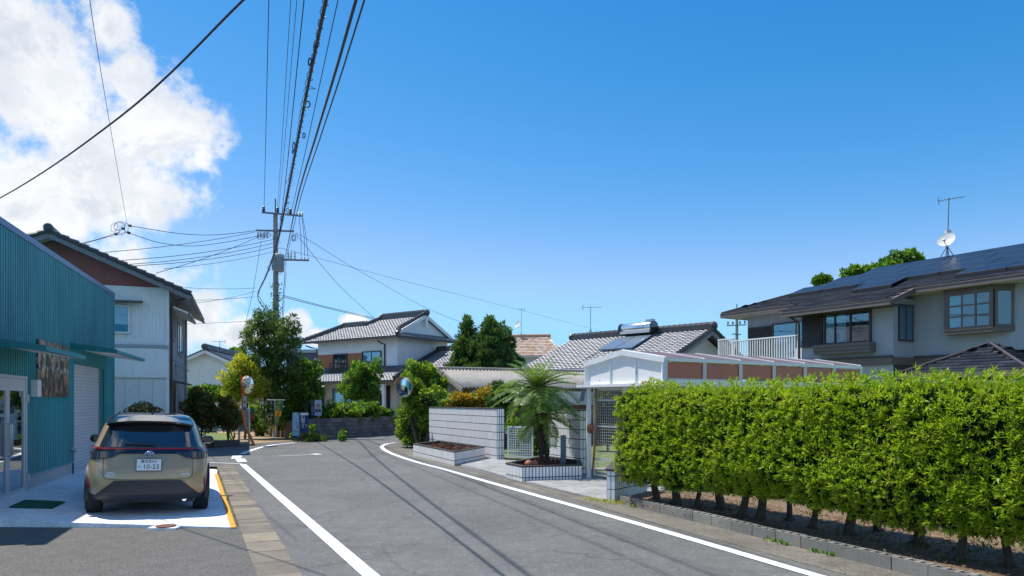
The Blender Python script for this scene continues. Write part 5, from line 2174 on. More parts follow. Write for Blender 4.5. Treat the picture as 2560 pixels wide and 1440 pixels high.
# tall mesh gate hung in the carport opening
mg = thing('mesh_gate', 'tall wire mesh gate with white rails hung in the carport opening', 'gate', Kx(.5, .3, 0))
MGF = frame(Kx(.12, .10, 0), (Kx(1.06, .10, 0) - Kx(.12, .10, 0)))
mgl = (Kx(1.06, .10, 0) - Kx(.12, .10, 0)).length
lattice(MGF, 0, mgl, .12, 1.98, 16, 30, .006, 0, mat('mesh_wire', (.50, .50, .48), .5), 'wire_mesh', mg)
for z in (.12, .46, 1.18, 1.74, 1.97):
    mb = MB(MGF)
    mb.box(0, mgl, .006, .03, z - .02, z + .02)
    mb.build('rail', M_WDULL, mg)
for x in (0, mgl):
    mb = MB(MGF)
    mb.box(x - .015, x + .015, .006, .03, .10, 1.99)
    mb.build('stile', M_WDULL, mg)
mb = MB(MGF)
mb.tube([(.13, -.05, 2.0), (.14, -.05, 1.3), (.12, -.05, 1.15), (.10, -.05, .7), (.02, -.05, .2)], .022, 7)
mb.build('rusty_bar', mat('rusty_bar', (.30, .13, .05), .8, .4, 6), mg)
mb = MB(MGF)
mb.lathe([(.01, 0), (.10, .01), (.10, .03), (.01, .04)], (.02, -.09, 1.12), (0, -1, 0), 16)
mb.build('weight_disc', mat('dark_rust', (.10, .035, .02), .8, .3, 8), mg)
mb = MB()
p = Kx(.0, -.08, 1.72)
mb.slab([p + Vector((-.09, 0, 0)), p + Vector((.02, 0, 0)), p + Vector((.06, 0, .26)), p + Vector((-.01, 0, .26))], (0, .10, 0))
tag(mb.build('letter_box', mat('grey_plastic_post', (.11, .155, .20), .5)), 'small slanted grey box fixed to the carport gate post', 'letter box')
# flat stepping stones in the lawn beyond the gate
for i, (u, v, lab) in enumerate(((1501, 1176, 'flat grey stepping stone in the lawn nearest the gate post'), (1532, 1178, 'flat grey stepping stone in the lawn nearest the stub wall'))):
    q = gp(u, v)
    mb = MB()
    mb.box(q.x - .16, q.x + .16, q.y - .12, q.y + .12, -.01, .045)
    tag(mb.build('stepping_stone', M_PAVER, bevel=.01), lab, 'stone', 'stepping stones behind the mesh gate')

# ---------------------------------------------------------------- grey house with solar panels
M_GREYW = mat('grey_stucco', (.385, .39, .45), .85, .07, 2, bump=.25, bscale=60, stretch=(1, 1, .2), col2=(.31, .312, .36), c2at=(.56, .8))
M_TRIM = mat('brown_grey_trim', (.155, .118, .112), .5, .1)
M_TRIMD = mat('dark_brown_trim', (.060, .048, .048), .45, .1)
M_ROOFSL = island_mat('dark_slate_tile', [(0, (.016, .020, .030)), (.5, (.026, .031, .043)), (1, (.040, .047, .062))], .75, spec=.06, fine=5)
M_SOLAR = mat('solar_glass', (.012, .017, .030), .36, .15, 1.0, spec=.30)
GE = Vector((13.4, 23.8, 0))
GH = frame(GE, (.52, -.85))
gh = thing('grey_house', 'two-storey grey stucco house with solar panels on its dark hipped roof', 'house', GH @ Vector((-2, 4, 0)))
Z0, PT = 5.5, .36
yw, x_c = .75, -.35
RY = 4.6
RX1 = 9.0
mb = MB(GH)
mb.box(-7.5, 8, yw, 8.6, 0, Z0 + .15)
mb.build('wall', M_GREYW, gh)
mb = MB(GH)
mb.box(-3.87, x_c, -.55, yw - .002, 0, Z0 - .36 * .55 - .10)
mb.build('projecting_wall', M_GREYW, gh)
gx = lambda x, y, z: GH @ Vector((x, y, z))
rz = Z0 + PT * RY
gs = math.hypot(1, PT)
FSg = slope_frame(GH, (0, 0, Z0 + .02), (1, 0, 0), (0, 1, PT))
flat_tiles('roof_slates', gh, FSg, [(-8.3, 0), (RX1, 0), (RX1, RY * gs), (-8.3 + RY, RY * gs)], M_ROOFSL, .60, .235, .022)
flat_tiles('roof_slates', gh, slope_frame(GH, (0, -1.3, Z0 - 1.3 * PT + .02), (1, 0, 0), (0, 1, PT)), [(-4.2, 0), (0, 0), (0, 1.3 * gs), (-4.2, 1.3 * gs)], M_ROOFSL, .60, .235, .022)
mb = MB(GH)
mb.slab([(-8.3, 0, Z0), (RX1, 0, Z0), (RX1, RY, rz), (-8.3 + RY, RY, rz)], (0, 0, -.05))
mb.build('roof_deck', M_TRIMD, gh)
mb = MB(GH)
mb.slab([(-4.2, -1.3, Z0 - 1.3 * PT), (0, -1.3, Z0 - 1.3 * PT), (0, 0, Z0), (-4.2, 0, Z0)], (0, 0, -.05))
mb.build('roof_deck', M_TRIMD, gh)
mb = MB(GH)
mb.slab([(-8.3, 0, Z0), (-8.3 + RY, RY, rz), (-8.3, 2 * RY, Z0)], (0, 0, -.05))
mb.build('hip_roof', M_TRIMD, gh)
flat_tiles('roof_slates', gh, slope_frame(GH, (-8.3, 2 * RY, Z0 + .02), (0, -1, 0), (1, 0, PT)), [(0, 0), (2 * RY, 0), (RY, RY * gs)], M_ROOFSL, .60, .235, .022)
mb = MB(GH)
mb.slab([(-8.3 + RY, RY, rz), (RX1, RY, rz), (RX1, 2 * RY, Z0), (-8.3, 2 * RY, Z0)], (0, 0, -.05))
mb.build('back_roof', M_TRIMD, gh)
mb = MB(GH)   # soffits
mb.box(-8.25, RX1, .03, yw - .004, Z0 - .16, Z0 - .12)
mb.build('soffit', mat('cream_soffit', (.52, .48, .43), .7), gh)
mb = MB(GH)
mb.box(-8.25, -7.505, .03, 8.6, Z0 - .165, Z0 - .125)
mb.build('soffit', mat('cream_soffit', (.52, .48, .43), .7), gh)
mb = MB(GH)
mb.box(-4.15, -.02, -1.27, -.555, Z0 - 1.3 * PT - .16, Z0 - 1.3 * PT - .12)
mb.build('soffit', M_TRIMD, gh)


def eave(a, b, h=.17, w=.06):
    mb = MB(GH)
    mb.beam(Vector(a) + Vector((0, 0, -.09)), Vector(b) + Vector((0, 0, -.09)), w, h)
    e = mb.build('fascia', M_TRIM, gh)
    mb = MB(GH)
    mb.beam(Vector(a) + Vector((0, 0, -.015)), Vector(b) + Vector((0, 0, -.015)), .10, .035)
    mb.build('gutter_edge', M_TRIM, e)


zl = Z0 - 1.3 * PT
eave((-8.3, -.02, Z0), (-4.2, -.02, Z0))
eave((0.0, -.02, Z0), (RX1, -.02, Z0))
eave((-4.22, -1.32, zl), (0.02, -1.32, zl))
eave((0.03, -1.32, zl), (0.03, 0, Z0))
eave((-4.23, -1.32, zl), (-4.23, 0, Z0))
eave((-8.32, 0, Z0), (-8.32, 9.2, Z0))
mb = MB(GH)
mb.tube([(-8.3 + RY, RY, rz + .03), (RX1, RY, rz + .03)], .06, 8)
mb.build('ridge_cap', M_TRIMD, gh)
mb = MB(GH)
mb.tube([(-8.3, 0, Z0 + .03), (-8.3 + RY, RY, rz + .03)], .05, 8)
mb.build('hip_cap', M_TRIMD, gh)


# solar panels, each its own
def panel(x0, x1, y0, y1):
    o = .10
    mb = MB(FSg)
    mb.box(x0, x1, y0 * gs, y1 * gs, o, o + .035)
    p = mb.build('solar_panel', M_SOLAR, gh)
    mb = MB(FSg)
    mb.box(x0, x1, y0 * gs - .02, y0 * gs - .001, o - .075, o + .037)
    mb.build('panel_skirt', M_TRIM, p)


ROWS = [(3.42, 4.42), (2.40, 3.40), (1.38, 2.38), (.42, 1.36)]
for (ya, yb), (xa, n) in zip(ROWS, ((-4.0, 8), (-4.95, 8), (-5.9, 8), (-2.45, 1))):
    for i in range(n):
        panel(xa + i * 1.52, xa + i * 1.52 + 1.49, ya, yb)
for i in range(3):
    panel(1.1 + i * 1.52, 1.1 + i * 1.52 + 1.49, .5, 1.36)

# windows of the grey house
GW = GH
G1 = GH @ Matrix.Translation((0, -.55, 0))
G2 = GH @ Matrix.Translation((0, yw, 0))
gw = room_window(G1, gh, -2.85, -1.15, 3.82, 4.82, 0, 3, 1, .06, .10, M_TRIMD, (M_CURTAIN, [(-2.83, -2.5), (-2.4, -2.05)]), split=[-2.85, -2.45, -1.85, -1.15], bars=.03)
mb = MB(G1)
mb.box(-3.80, -2.97, -.09, -.002, 3.72, 4.86)
sb = mb.build('shutter_box', M_TRIMD, gh)
for i in range(13):
    mb = MB(G1)
    z = 3.78 + i * .082
    mb.add([(-3.76, -.125, z), (-3.01, -.125, z), (-3.01, -.092, z + .07), (-3.76, -.092, z + .07), (-3.76, -.092, z), (-3.01, -.092, z)], [(0, 1, 2, 3), (0, 4, 5, 1), (0, 3, 4), (1, 5, 2)])
    mb.build('slat', M_TRIMD, sb)
mb = MB(G1)
for (z0_, z1_b, p_) in ((3.40, 3.52, .36), (3.521, 3.64, .40), (3.641, 3.74, .44)):
    mb.box(-3.10, -.95, -p_, -.002, z0_, z1_b)
mb.build('flower_box', M_TRIM, gh)
GRt = GH @ Matrix.Translation((x_c, -.55, 0)) @ Matrix.Rotation(R(90), 4, 'Z')
room_window(GRt, gh, .32, 1.08, 3.80, 4.95, 0, 2, 1, .05, .06, M_TRIMD, (mat('blue_lace', (.16, .28, .42), .9, .3, 10), [(.33, 1.07)]))
# balcony door wall
room_window(G2, gh, -6.15, -3.95, 3.40, 4.86, 0, 2, 1, .06, .08, M_TRIMD, (mat('grey_lace', (.30, .40, .44), .9, .2, 6), [(-6.12, -3.97)]))
mb = MB(G2)
mb.box(-7.42, -6.25, -.08, -.002, 3.40, 4.86)
sb = mb.build('shutter_box', M_TRIMD, gh)
for i in range(17):
    mb = MB(G2)
    z = 3.44 + i * .082
    mb.add([(-7.38, -.115, z), (-6.29, -.115, z), (-6.29, -.082, z + .07), (-7.38, -.082, z + .07), (-7.38, -.082, z), (-6.29, -.082, z)], [(0, 1, 2, 3), (0, 4, 5, 1), (0, 3, 4), (1, 5, 2)])
    mb.build('slat', M_TRIMD, sb)
# bay window with a splayed right side
mb = MB(G2)
bx0, bx1, bx2, bp_d, bz0, bz1 = .85, 2.30, 2.72, .42, 3.88, 5.32
prof2 = [(bx0 - .06, 0), (bx0 - .02, -bp_d), (bx1, -bp_d), (bx2, 0)]
mb.prism(prof2, bz0, bz0 + .16)
bay = mb.build('bay_sill', M_TRIM, gh)
mb = MB(G2)
mb.prism([(a, b) for a, b in prof2], bz1 - .14, bz1 + .002)
mb.prism([(bx0 - .14, 0), (bx0 - .08, -bp_d - .06), (bx1 + .03, -bp_d - .06), (bx2 + .08, 0)], bz1, bz1 + .07)
mb.build('bay_head', M_TRIM, gh)
room_window(G2 @ Matrix.Translation((0, -bp_d + .06, 0)), gh, bx0 + .13, bx1 - .12, bz0 + .22, bz1 - .20, 0, 3, 3, .11, .07, M_TRIM, (mat('grey_lace', (.30, .40, .44), .9, .2, 6), [(bx0 + .15, bx0 + .5)]), bars=.05)
Fb = frame(G2 @ Vector((bx1, -bp_d, 0)), (G2 @ Vector((bx2, 0, 0)) - G2 @ Vector((bx1, -bp_d, 0))))
bl2 = (G2 @ Vector((bx2, 0, 0)) - G2 @ Vector((bx1, -bp_d, 0))).length
room_window(Fb, gh, .12, bl2 - .12, bz0 + .22, bz1 - .20, .03, 1, 3, .08, .04, M_TRIM, None, bars=.04)
mb = MB(G2)
mb.slab([(bx0 - .06, -.001, bz0 + .161), (bx0 - .02, -bp_d, bz0 + .161), (bx0 - .02, -bp_d, bz1 - .141), (bx0 - .06, -.001, bz1 - .141)], (.04, 0, 0))
mb.build('bay_cheek', M_TRIM, gh)
# belt course, lower storey
for (M_, a, b) in ((G1, -3.87, x_c), (G2, x_c, 8), (G2, -7.5, -3.87)):
    mb = MB(M_)
    mb.box(a, b, -.07, -.003, 2.95, 3.20)
    bc = mb.build('belt_course', M_TRIM, gh)
    mb = MB(M_)
    mb.box(a, b, -.10, -.003, 3.20, 3.26)
    mb.build('belt_cap', M_TRIMD, bc)
mb = MB(GRt)
mb.box(0, 1.3, -.07, -.003, 2.95, 3.20)
mb.build('belt_course', M_TRIM, gh)
mb = MB(GRt)
mb.box(.0, 1.3, -.03, -.003, 0, 2.94)
mb.build('lower_cladding', M_TRIMD, gh)
room_window(G1, gh, -3.2, -1.2, 1.0, 2.4, 0, 2, 1, .06, .07, M_TRIMD, None)
mb = MB(G1)
mb.tube([(-4.0, -.72, zl - .1), (-3.9, -.3, zl - .3), (-3.93, -.08, zl - .4), (-3.93, -.08, .2)], .04, 8)
mb.build('downpipe', M_TRIMD, gh)
# balcony
mb = MB(GH)
mb.box(-7.4, -3.9, -.62, yw - .004, 3.05, 3.30)
mb.build('balcony_slab', M_GREYW, gh)
def rail(x0, x1, y, zt, zb, n):
    mb = MB(GH)
    mb.box(x0, x1, y - .03, y + .03, zt - .05, zt)
    r_ = mb.build('balcony_rail', M_WMETAL, gh)
    mb = MB(GH)
    mb.box(x0, x1, y - .02, y + .02, zb, zb + .05)
    mb.build('bottom_rail', M_WMETAL, r_)
    for i in range(n + 1):
        x = x0 + (x1 - x0) * i / n
        w_ = .04 if i in (0, n) else .017
        mb = MB(GH)
        mb.box(max(x0, x - w_), min(x1, x + w_), y - .018, y + .018, zb + .05, zt - .05)
        mb.build('baluster', M_WMETAL, r_)
rail(-7.15, -3.9, -.60, 4.24, 3.32, 28)
rail(-8.05, -7.2, -.45, 4.36, 3.32, 8)
mb = MB(GH)
mb.box(-4.35, -3.98, -.3, .1, 3.31, 3.75)
mb.build('air_unit', M_SIDING, gh)

# porch: pyramid roof at the entrance of the grey house
PC = Vector((12.7, 18.9, 0))
PF = frame(PC, (.52, -.85))
pc = thing('entrance_porch', 'entrance porch with a dark slate pyramid roof before the grey house', 'porch', PC)
hp, pz0, pz1 = 1.55, 2.45, 3.22
for k in range(4):
    Rm = PF @ Matrix.Rotation(R(90 * k), 4, 'Z')
    s_ = math.hypot(hp, pz1 - pz0)
    flat_tiles('roof_slates', pc, slope_frame(Rm, (0, -hp, pz0 + .02), (1, 0, 0), (0, hp, pz1 - pz0)), [(-hp, 0), (hp, 0), (0, s_)], M_ROOFSL, .45, .19, .02)
    mb = MB(Rm)
    mb.slab([(-hp, -hp, pz0), (hp, -hp, pz0), (0, 0, pz1)], (0, 0, -.04))
    mb.build('roof_deck', M_TRIMD, pc)
    mb = MB(Rm)
    mb.beam((-hp - .02, -hp - .02, pz0 - .05), (hp + .02, -hp - .02, pz0 - .05), .06, .15)
    mb.build('fascia', M_TRIM, pc)
    mb = MB(Rm)
    mb.tube([(-hp, -hp, pz0 + .04), (0, 0, pz1 + .04)], .045, 7)
    mb.build('hip_cap', M_TRIMD, pc)
    mb = MB(Rm)
    mb.box(-hp + .2, -hp + .35, -hp + .2, -hp + .35, 0, pz0 - .04)
    mb.build('post', M_TRIMD, pc)

# ---------------------------------------------------------------- plants
M_BARK = mat('bark', (.10, .072, .05), .9, .35, 9, bump=.8, bscale=25, stretch=(1, 1, .25))
M_BARKD = mat('dark_bark', (.055, .045, .038), .9, .35, 9, bump=.8, bscale=25)
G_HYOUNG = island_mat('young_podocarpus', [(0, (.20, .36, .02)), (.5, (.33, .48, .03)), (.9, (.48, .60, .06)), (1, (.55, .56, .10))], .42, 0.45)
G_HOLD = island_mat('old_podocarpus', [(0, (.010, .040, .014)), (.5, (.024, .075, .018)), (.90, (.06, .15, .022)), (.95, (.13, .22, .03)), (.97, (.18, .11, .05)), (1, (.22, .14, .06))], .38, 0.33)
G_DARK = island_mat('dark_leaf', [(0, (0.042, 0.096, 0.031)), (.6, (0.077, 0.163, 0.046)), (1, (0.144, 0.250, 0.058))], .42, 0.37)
G_PINE = island_mat('pine_leaf', [(0, (0.050, 0.112, 0.035)), (.5, (0.100, 0.188, 0.045)), (.85, (0.200, 0.300, 0.062)), (1, (0.338, 0.388, 0.088))], .5, 0.43)
G_MID = island_mat('mid_leaf', [(0, (0.058, 0.144, 0.029)), (.5, (0.115, 0.250, 0.038)), (.85, (0.230, 0.403, 0.054)), (1, (0.422, 0.576, 0.077))], .42, 0.43)
G_BRIGHT = island_mat('bright_leaf', [(0, (0.062, 0.158, 0.021)), (.4, (0.158, 0.317, 0.035)), (.8, (0.352, 0.528, 0.053)), (1, (0.598, 0.660, 0.088))], .42, 0.45)
G_YELLOW = island_mat('yellow_green_leaf', [(0, (0.229, 0.299, 0.035)), (.5, (0.456, 0.510, 0.061)), (1, (0.700, 0.632, 0.105))], .5, 0.47)
G_RED = island_mat('photinia_leaf', [(0, (.045, .095, .025)), (.5, (.085, .15, .035)), (.74, (.15, .21, .045)), (.85, (.48, .18, .07)), (1, (.60, .17, .09))], .35, .42)
G_CYP = island_mat('cypress_leaf', [(0, (.042, .105, .036)), (.6, (.085, .175, .052)), (1, (.17, .27, .07))], .5, .40)
G_MAPLE = island_mat('maple_leaf', [(0, (0.270, 0.270, 0.041)), (.5, (0.513, 0.365, 0.054)), (1, (0.600, 0.351, 0.041))], .5, 0.45)
G_TOPI = island_mat('topiary_leaf', [(0, (0.014, 0.030, 0.012)), (.6, (0.026, 0.054, 0.017)), (.9, (0.060, 0.072, 0.024)), (1, (0.144, 0.060, 0.024))], .55, .1)
G_PALM = island_mat('palm_leaf', [(0, (.08, .17, .035)), (.5, (.14, .26, .05)), (.9, (.25, .36, .08)), (1, (.36, .36, .09))], .40, 0.43, spec=.45)


def limb(mb, a, b, r0, r1, bend=.08, n=5):
    a, b = Vector(a), Vector(b)
    L = (b - a).length
    off = Vector((random.uniform(-1, 1), random.uniform(-1, 1), random.uniform(-.3, .3))) * L * bend
    pts = [a.lerp(b, i / n) + off * math.sin(math.pi * i / n) for i in range(n + 1)]
    mb.tube(pts, [r0 + (r1 - r0) * i / n for i in range(n + 1)], 7)


def px_clumps(lst, Y, dy=.5):
    """(u, v, ru, rv[, depth offset]) blobs of a 2560-frame at distance Y"""
    out = []
    for c in lst:
        y = Y + (c[4] if len(c) > 4 else 0)
        p = at(c[0], c[1], y)
        rx, rz = c[2] / FPX * y, c[3] / FPX * y
        out.append((tuple(p), (rx, max(rx, rz) * .8, rz)))
    return out


def sub_clumps(big, n, frac=.42, shell=.55):
    """break big blobs into smaller ones spread over their shells"""
    P, d = clump_points(big, n, shell)
    r = np.mean([np.mean(b[1]) for b in big]) * frac
    return [(tuple(p), tuple(r * (.65 + .7 * random.random()) * np.array([1, 1, .8]))) for p in P]


def plant(name, label, cat, big, base, nsub, nleaf, L, W, m, trunk_r=.07, frac=.42, group=None, up=.25, wild=.8, trunks=1, shell=.5, inner=None, bark=None, zmin=None):
    base = Vector(base)
    t = thing(name, label, cat, base, group)
    sub = sub_clumps(big, nsub, frac)
    foliage('crown', t, sub, nleaf, L, W, m, up, wild, shell, zmin)
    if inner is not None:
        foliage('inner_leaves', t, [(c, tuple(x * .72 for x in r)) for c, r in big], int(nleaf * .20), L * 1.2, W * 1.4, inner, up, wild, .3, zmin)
    mb = MB()
    top = max(big, key=lambda b: b[0][2])
    for k in range(trunks):
        o = Vector((random.uniform(-.25, .25), random.uniform(-.2, .2), 0)) * (trunks > 1)
        c = Vector(random.choice(big)[0]) if trunks > 1 else Vector(top[0])
        limb(mb, base + o + Vector((0, 0, -.05)), c, trunk_r, trunk_r * .35, .05)
    tr = mb.build('trunk', bark or M_BARK, t, smooth='auto', kind='stuff' if trunks > 1 else None)
    mb = MB()
    for i in range(min(14, len(sub))):
        c = Vector(random.choice(sub)[0])
        ax = base.lerp(Vector(top[0]), random.uniform(.45, .85))
        limb(mb, ax, c, trunk_r * .35, trunk_r * .12, .1)
    mb.build('limbs', bark or M_BARK, t, smooth='auto', kind='stuff')
    return t


def rosettes(P, A, m, L, W):
    """star-shaped young shoots: leaves fan out square to the shoot, a few stand along it"""
    n = len(P)
    Ar, Pr = np.repeat(A, m, axis=0), np.repeat(P, m, axis=0)
    rd = rand_dirs(n * m)
    perp = unit(rd - Ar * (rd * Ar).sum(1, keepdims=True))
    k = np.tile(np.arange(m) / m, n)[:, None]
    D = unit(perp * (1.0 - .75 * k) + Ar * (.15 + .9 * k))
    sc = np.repeat(.7 + .7 * RNG.random(n), m)
    return leaf_arrays(Pr + Ar * (.035 * k), D, L * sc * (.8 + .4 * RNG.random(n * m)), W * sc, 0.06)


# ---- hedge: one shrub after another along the block kerb
ORD = ['first', 'second', 'third', 'fourth', 'fifth', 'sixth', 'seventh', 'eighth', 'ninth', 'tenth', 'eleventh', 'twelfth', 'thirteenth', 'fourteenth', 'fifteenth', 'sixteenth', 'seventeenth']
HT = [(1642, 1251), (1693, 1261), (1743, 1265), (1803, 1273), (1855, 1291), (1902, 1299), (1974, 1301), (2034, 1319), (2122, 1335), (2193, 1327), (2297, 1363), (2404, 1399), (2524, 1415)]
HP = [gp(u, v, .07) for u, v in HT]
HP += [Vector((5.18, 6.35, .07)), Vector((5.50, 5.75, .07)), Vector((5.78, 5.15, .07))]
HE = Vector((.483, -.875, 0)).normalized()
HN = Vector((-HE.y, HE.x, 0)) * -1.0           # towards the road
if HN.x > 0: HN = -HN
HL0 = Vector((2.36, 11.6, 0))
lnE, lnN = np.array(HE), np.array(HN)


def hedge_noise(P):
    return (np.sin(P[:, 0] * 3.1 + P[:, 2] * 4.0) + np.sin(P[:, 1] * 4.3 - P[:, 2] * 2.7 + 1.3) + np.sin((P[:, 0] + P[:, 1]) * 7.7 + P[:, 2] * 6.1)) / 3.0


svals = [(p - HL0).dot(HE) for p in HP]
for i, p in enumerate(HP):
    s0 = svals[i] - .22 if i == 0 else (svals[i - 1] + svals[i]) / 2
    s1 = svals[i] + .5 if i == len(HP) - 1 else (svals[i] + svals[i + 1]) / 2
    if i > 0 and s1 <= s0: s1 = s0 + .3
    t = thing('hedge_shrub', '%s podocarpus shrub of the clipped hedge, counted from the tiled stub wall' % ORD[i], 'hedge shrub', (p.x, p.y, .07), 'clipped hedge shrubs along the block kerb')
    mb = MB()
    lean = Vector((random.uniform(-.12, .12), random.uniform(-.12, .12), 0))
    r = random.uniform(.042, .085)
    mb.tube([p + Vector((0, 0, -.06)), p + Vector((0, 0, .05)), p + lean * .5 + Vector((0, 0, .22)), p + lean + Vector((0, 0, .55)), p + lean * 1.3 + Vector((0, 0, 1.3))], [r * 1.1, r * .92, r * .78, r * .72, r * .35], 9)
    for k in range(4):
        a = random.uniform(0, 6.28)
        mb.tube([p + Vector((0, 0, .06)), p + Vector((math.cos(a) * r * 1.5, math.sin(a) * r * 1.5, .0)), p + Vector((math.cos(a) * r * 3.2, math.sin(a) * r * 3.2, -.06))], [r * .55, r * .4, r * .15], 6)
    mb.build('trunk', M_BARK, t, smooth='auto')
    mb = MB()
    for k in range(9):
        e = HL0 + HE * random.uniform(s0, s1) + HN * random.uniform(-.35, .4) + Vector((0, 0, random.uniform(.5, 1.7)))
        limb(mb, p + lean + Vector((0, 0, random.uniform(.3, .7))), e, .022, .006, .08)
    mb.build('branch', M_BARKD, t, smooth='auto', kind='stuff')
    # leaf shoots over a rounded box (sides, top, underside), lumpy
    W_ = s1 - s0
    near = svals[i] > 2.6
    n = int((3000 if near else 2400) * W_ / .5)
    hd, zb, zt = .46, random.uniform(.36, .50), 1.81
    f = RNG.random(n)
    s = s0 - .05 + (W_ + .10) * RNG.random(n)
    dep = np.zeros(n); z = np.zeros(n); nd = np.zeros(n); nz = np.zeros(n); ns = np.zeros(n)
    fr = f < .58
    tp = (f >= .58) & (f < .80)
    bk = (f >= .80) & (f < .90)
    bt = f >= .90
    if i == 0:
        en = RNG.random(n) < .22
    else:
        en = np.zeros(n, bool)
    z[fr] = zb + (zt - zb) * RNG.random(fr.sum()); dep[fr] = hd; nd[fr] = 1
    z[bk] = zb + (zt - zb) * RNG.random(bk.sum()); dep[bk] = -hd; nd[bk] = -1
    z[tp] = zt; dep[tp] = -hd + 2 * hd * RNG.random(tp.sum()); nz[tp] = 1
    z[bt] = zb + .08 * RNG.random(bt.sum()); dep[bt] = -hd + 2 * hd * RNG.random(bt.sum()); nz[bt] = -.5
    z[en] = zb + (zt - zb) * RNG.random(en.sum()); s[en] = s0 - .12; dep[en] = -hd + 2 * hd * RNG.random(en.sum()); ns[en] = -1; nd[en] = 0; nz[en] = 0
    # round the shoulders, bulge the belly
    rd = .16
    k = np.clip((z - (zt - rd)) / rd, 0, 1)
    dep = np.sign(dep) * np.minimum(np.abs(dep), hd - rd * (1 - np.sqrt(np.clip(1 - k * k, 0, 1))) * .8)
    dep = dep * (1 - .30 * np.clip((zb + .35 - z) / .35, 0, 1))
    P = np.array(HL0)[None, :] + s[:, None] * lnE + dep[:, None] * lnN + np.stack([np.zeros(n), np.zeros(n), z], 1)
    N = unit(nd[:, None] * lnN + ns[:, None] * lnE + np.stack([np.zeros(n), np.zeros(n), nz + 1e-3], 1))
    bump = hedge_noise(P) * .042
    depth_in = -np.abs(RNG.normal(size=n)) * .05
    P = P + N * (bump + depth_in)[:, None]
    A = unit(N * .9 + np.array([0, 0, .55]) + .75 * rand_dirs(n))
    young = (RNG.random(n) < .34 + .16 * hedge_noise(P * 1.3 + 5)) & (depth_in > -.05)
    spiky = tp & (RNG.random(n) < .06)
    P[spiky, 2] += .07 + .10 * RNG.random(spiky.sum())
    A[spiky] = unit(np.array([0, 0, 1.0]) + .3 * rand_dirs(spiky.sum()))
    young |= spiky
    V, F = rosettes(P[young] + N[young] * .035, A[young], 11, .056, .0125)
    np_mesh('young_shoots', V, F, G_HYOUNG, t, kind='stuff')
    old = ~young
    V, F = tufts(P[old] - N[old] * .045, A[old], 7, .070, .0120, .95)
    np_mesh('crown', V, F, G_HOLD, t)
    # inner leaves that close the view through
    n2 = int(550 * W_ / .5)
    s = s0 + W_ * RNG.random(n2)
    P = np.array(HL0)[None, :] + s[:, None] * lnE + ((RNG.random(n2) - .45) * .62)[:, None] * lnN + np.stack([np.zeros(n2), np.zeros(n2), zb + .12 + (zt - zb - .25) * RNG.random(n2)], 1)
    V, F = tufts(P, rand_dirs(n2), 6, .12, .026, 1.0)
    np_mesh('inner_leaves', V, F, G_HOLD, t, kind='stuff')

# block kerb of the hedge bed, each hollow block its own piece
KA = Vector((XK(12.0), 12.0, 0))
KDIR = Vector((.431, -1, 0)).normalized()
kb = thing('block_kerb', 'low kerb of hollow concrete blocks edging the soil under the hedge', 'kerb', KA)
KFm = frame(KA, KDIR)                           # outward (road) = -y
mb = MB()
L_, W_k, H_ = .392, .12, .14
mb.M = Matrix.Identity(4)
mb.box(0, L_, 0, W_k, -.05, H_ - .08)
# rim with three open cells
xs = [0, .035, .115, .157, .237, .277, .357, L_]
mb.box(0, L_, 0, .018, H_ - .08, H_); mb.box(0, L_, W_k - .018, W_k, H_ - .08, H_)
for a, b in ((0, .035), (.115, .157), (.237, .277), (.357, L_)):
    mb.box(a, b,   .018, W_k - .018, H_ - .08, H_)
proto = mb.build('hollow_block', M_BLOCK, kb)
proto.data.transform(Matrix.Translation(ORIGIN[kb.name]))
first = True
ang = math.atan2(KDIR.y, KDIR.x)
for i in range(21):
    c = proto if first else copy_obj(proto, kb)
    first = False
    q = KFm @ Vector((i * .4, random.uniform(-.006, .006), 0))
    c.location = Vector((q.x, q.y, random.uniform(-.008, .006))) - ORIGIN[kb.name]
    c.rotation_euler = (0, 0, ang + random.uniform(-.012, .012))

# weeds along the kerb and stub wall, fallen leaves
def weeds(name, label, spots, n, L, W, m, spread=.07, cat='weeds'):
    P, D = [], []
    for (x, y, z) in spots:
        for k in range(n):
            P.append((x + random.gauss(0, spread), y + random.gauss(0, spread), z))
            D.append((random.gauss(0, .6), random.gauss(0, .6), 1))
    P, D = np.array(P), unit(np.array(D))
    V, F = leaf_arrays(P, D, L * (.5 + RNG.random(len(P))), W)
    org = Vector(P.mean(0))
    me = bpy.data.meshes.new(name)
    me.from_pydata((V - np.array(org)).tolist(), [], F.tolist())
    me.materials.append(m)
    return tag(link(name, me, None, org), label, cat, kind='stuff')


weeds('weeds', 'small green weeds sprouting at the foot of the block kerb', [(*KFm.__matmul__(Vector((x, -.03, 0)))[:2], 0.0) for x in (3.55, 3.8, 4.25, 4.45, 6.2, .5)], 16, .06, .03, G_MID, .035)
weeds('weeds', 'grass tufts at the foot of the tiled stub wall', [(1.62 + .09 * k, 11.98 - .05 * k + random.uniform(-.05, .05), 0) for k in range(5)] + [(1.3 + .08 * k, 12.35 - .07 * k, 0) for k in range(5)], 30, .09, .007, G_YELLOW, .05)
P = [gp(random.uniform(1700, 2500), random.uniform(1262, 1420), .07) for k in range(60)]
weeds('undergrowth', 'scattered green weeds on the soil below the hedge', [(p.x, p.y, .07) for p in P if (p - HL0).dot(HN) < .55 and (p - HL0).dot(HN) > -1.2], 9, .07, .02, G_DARK, .08)
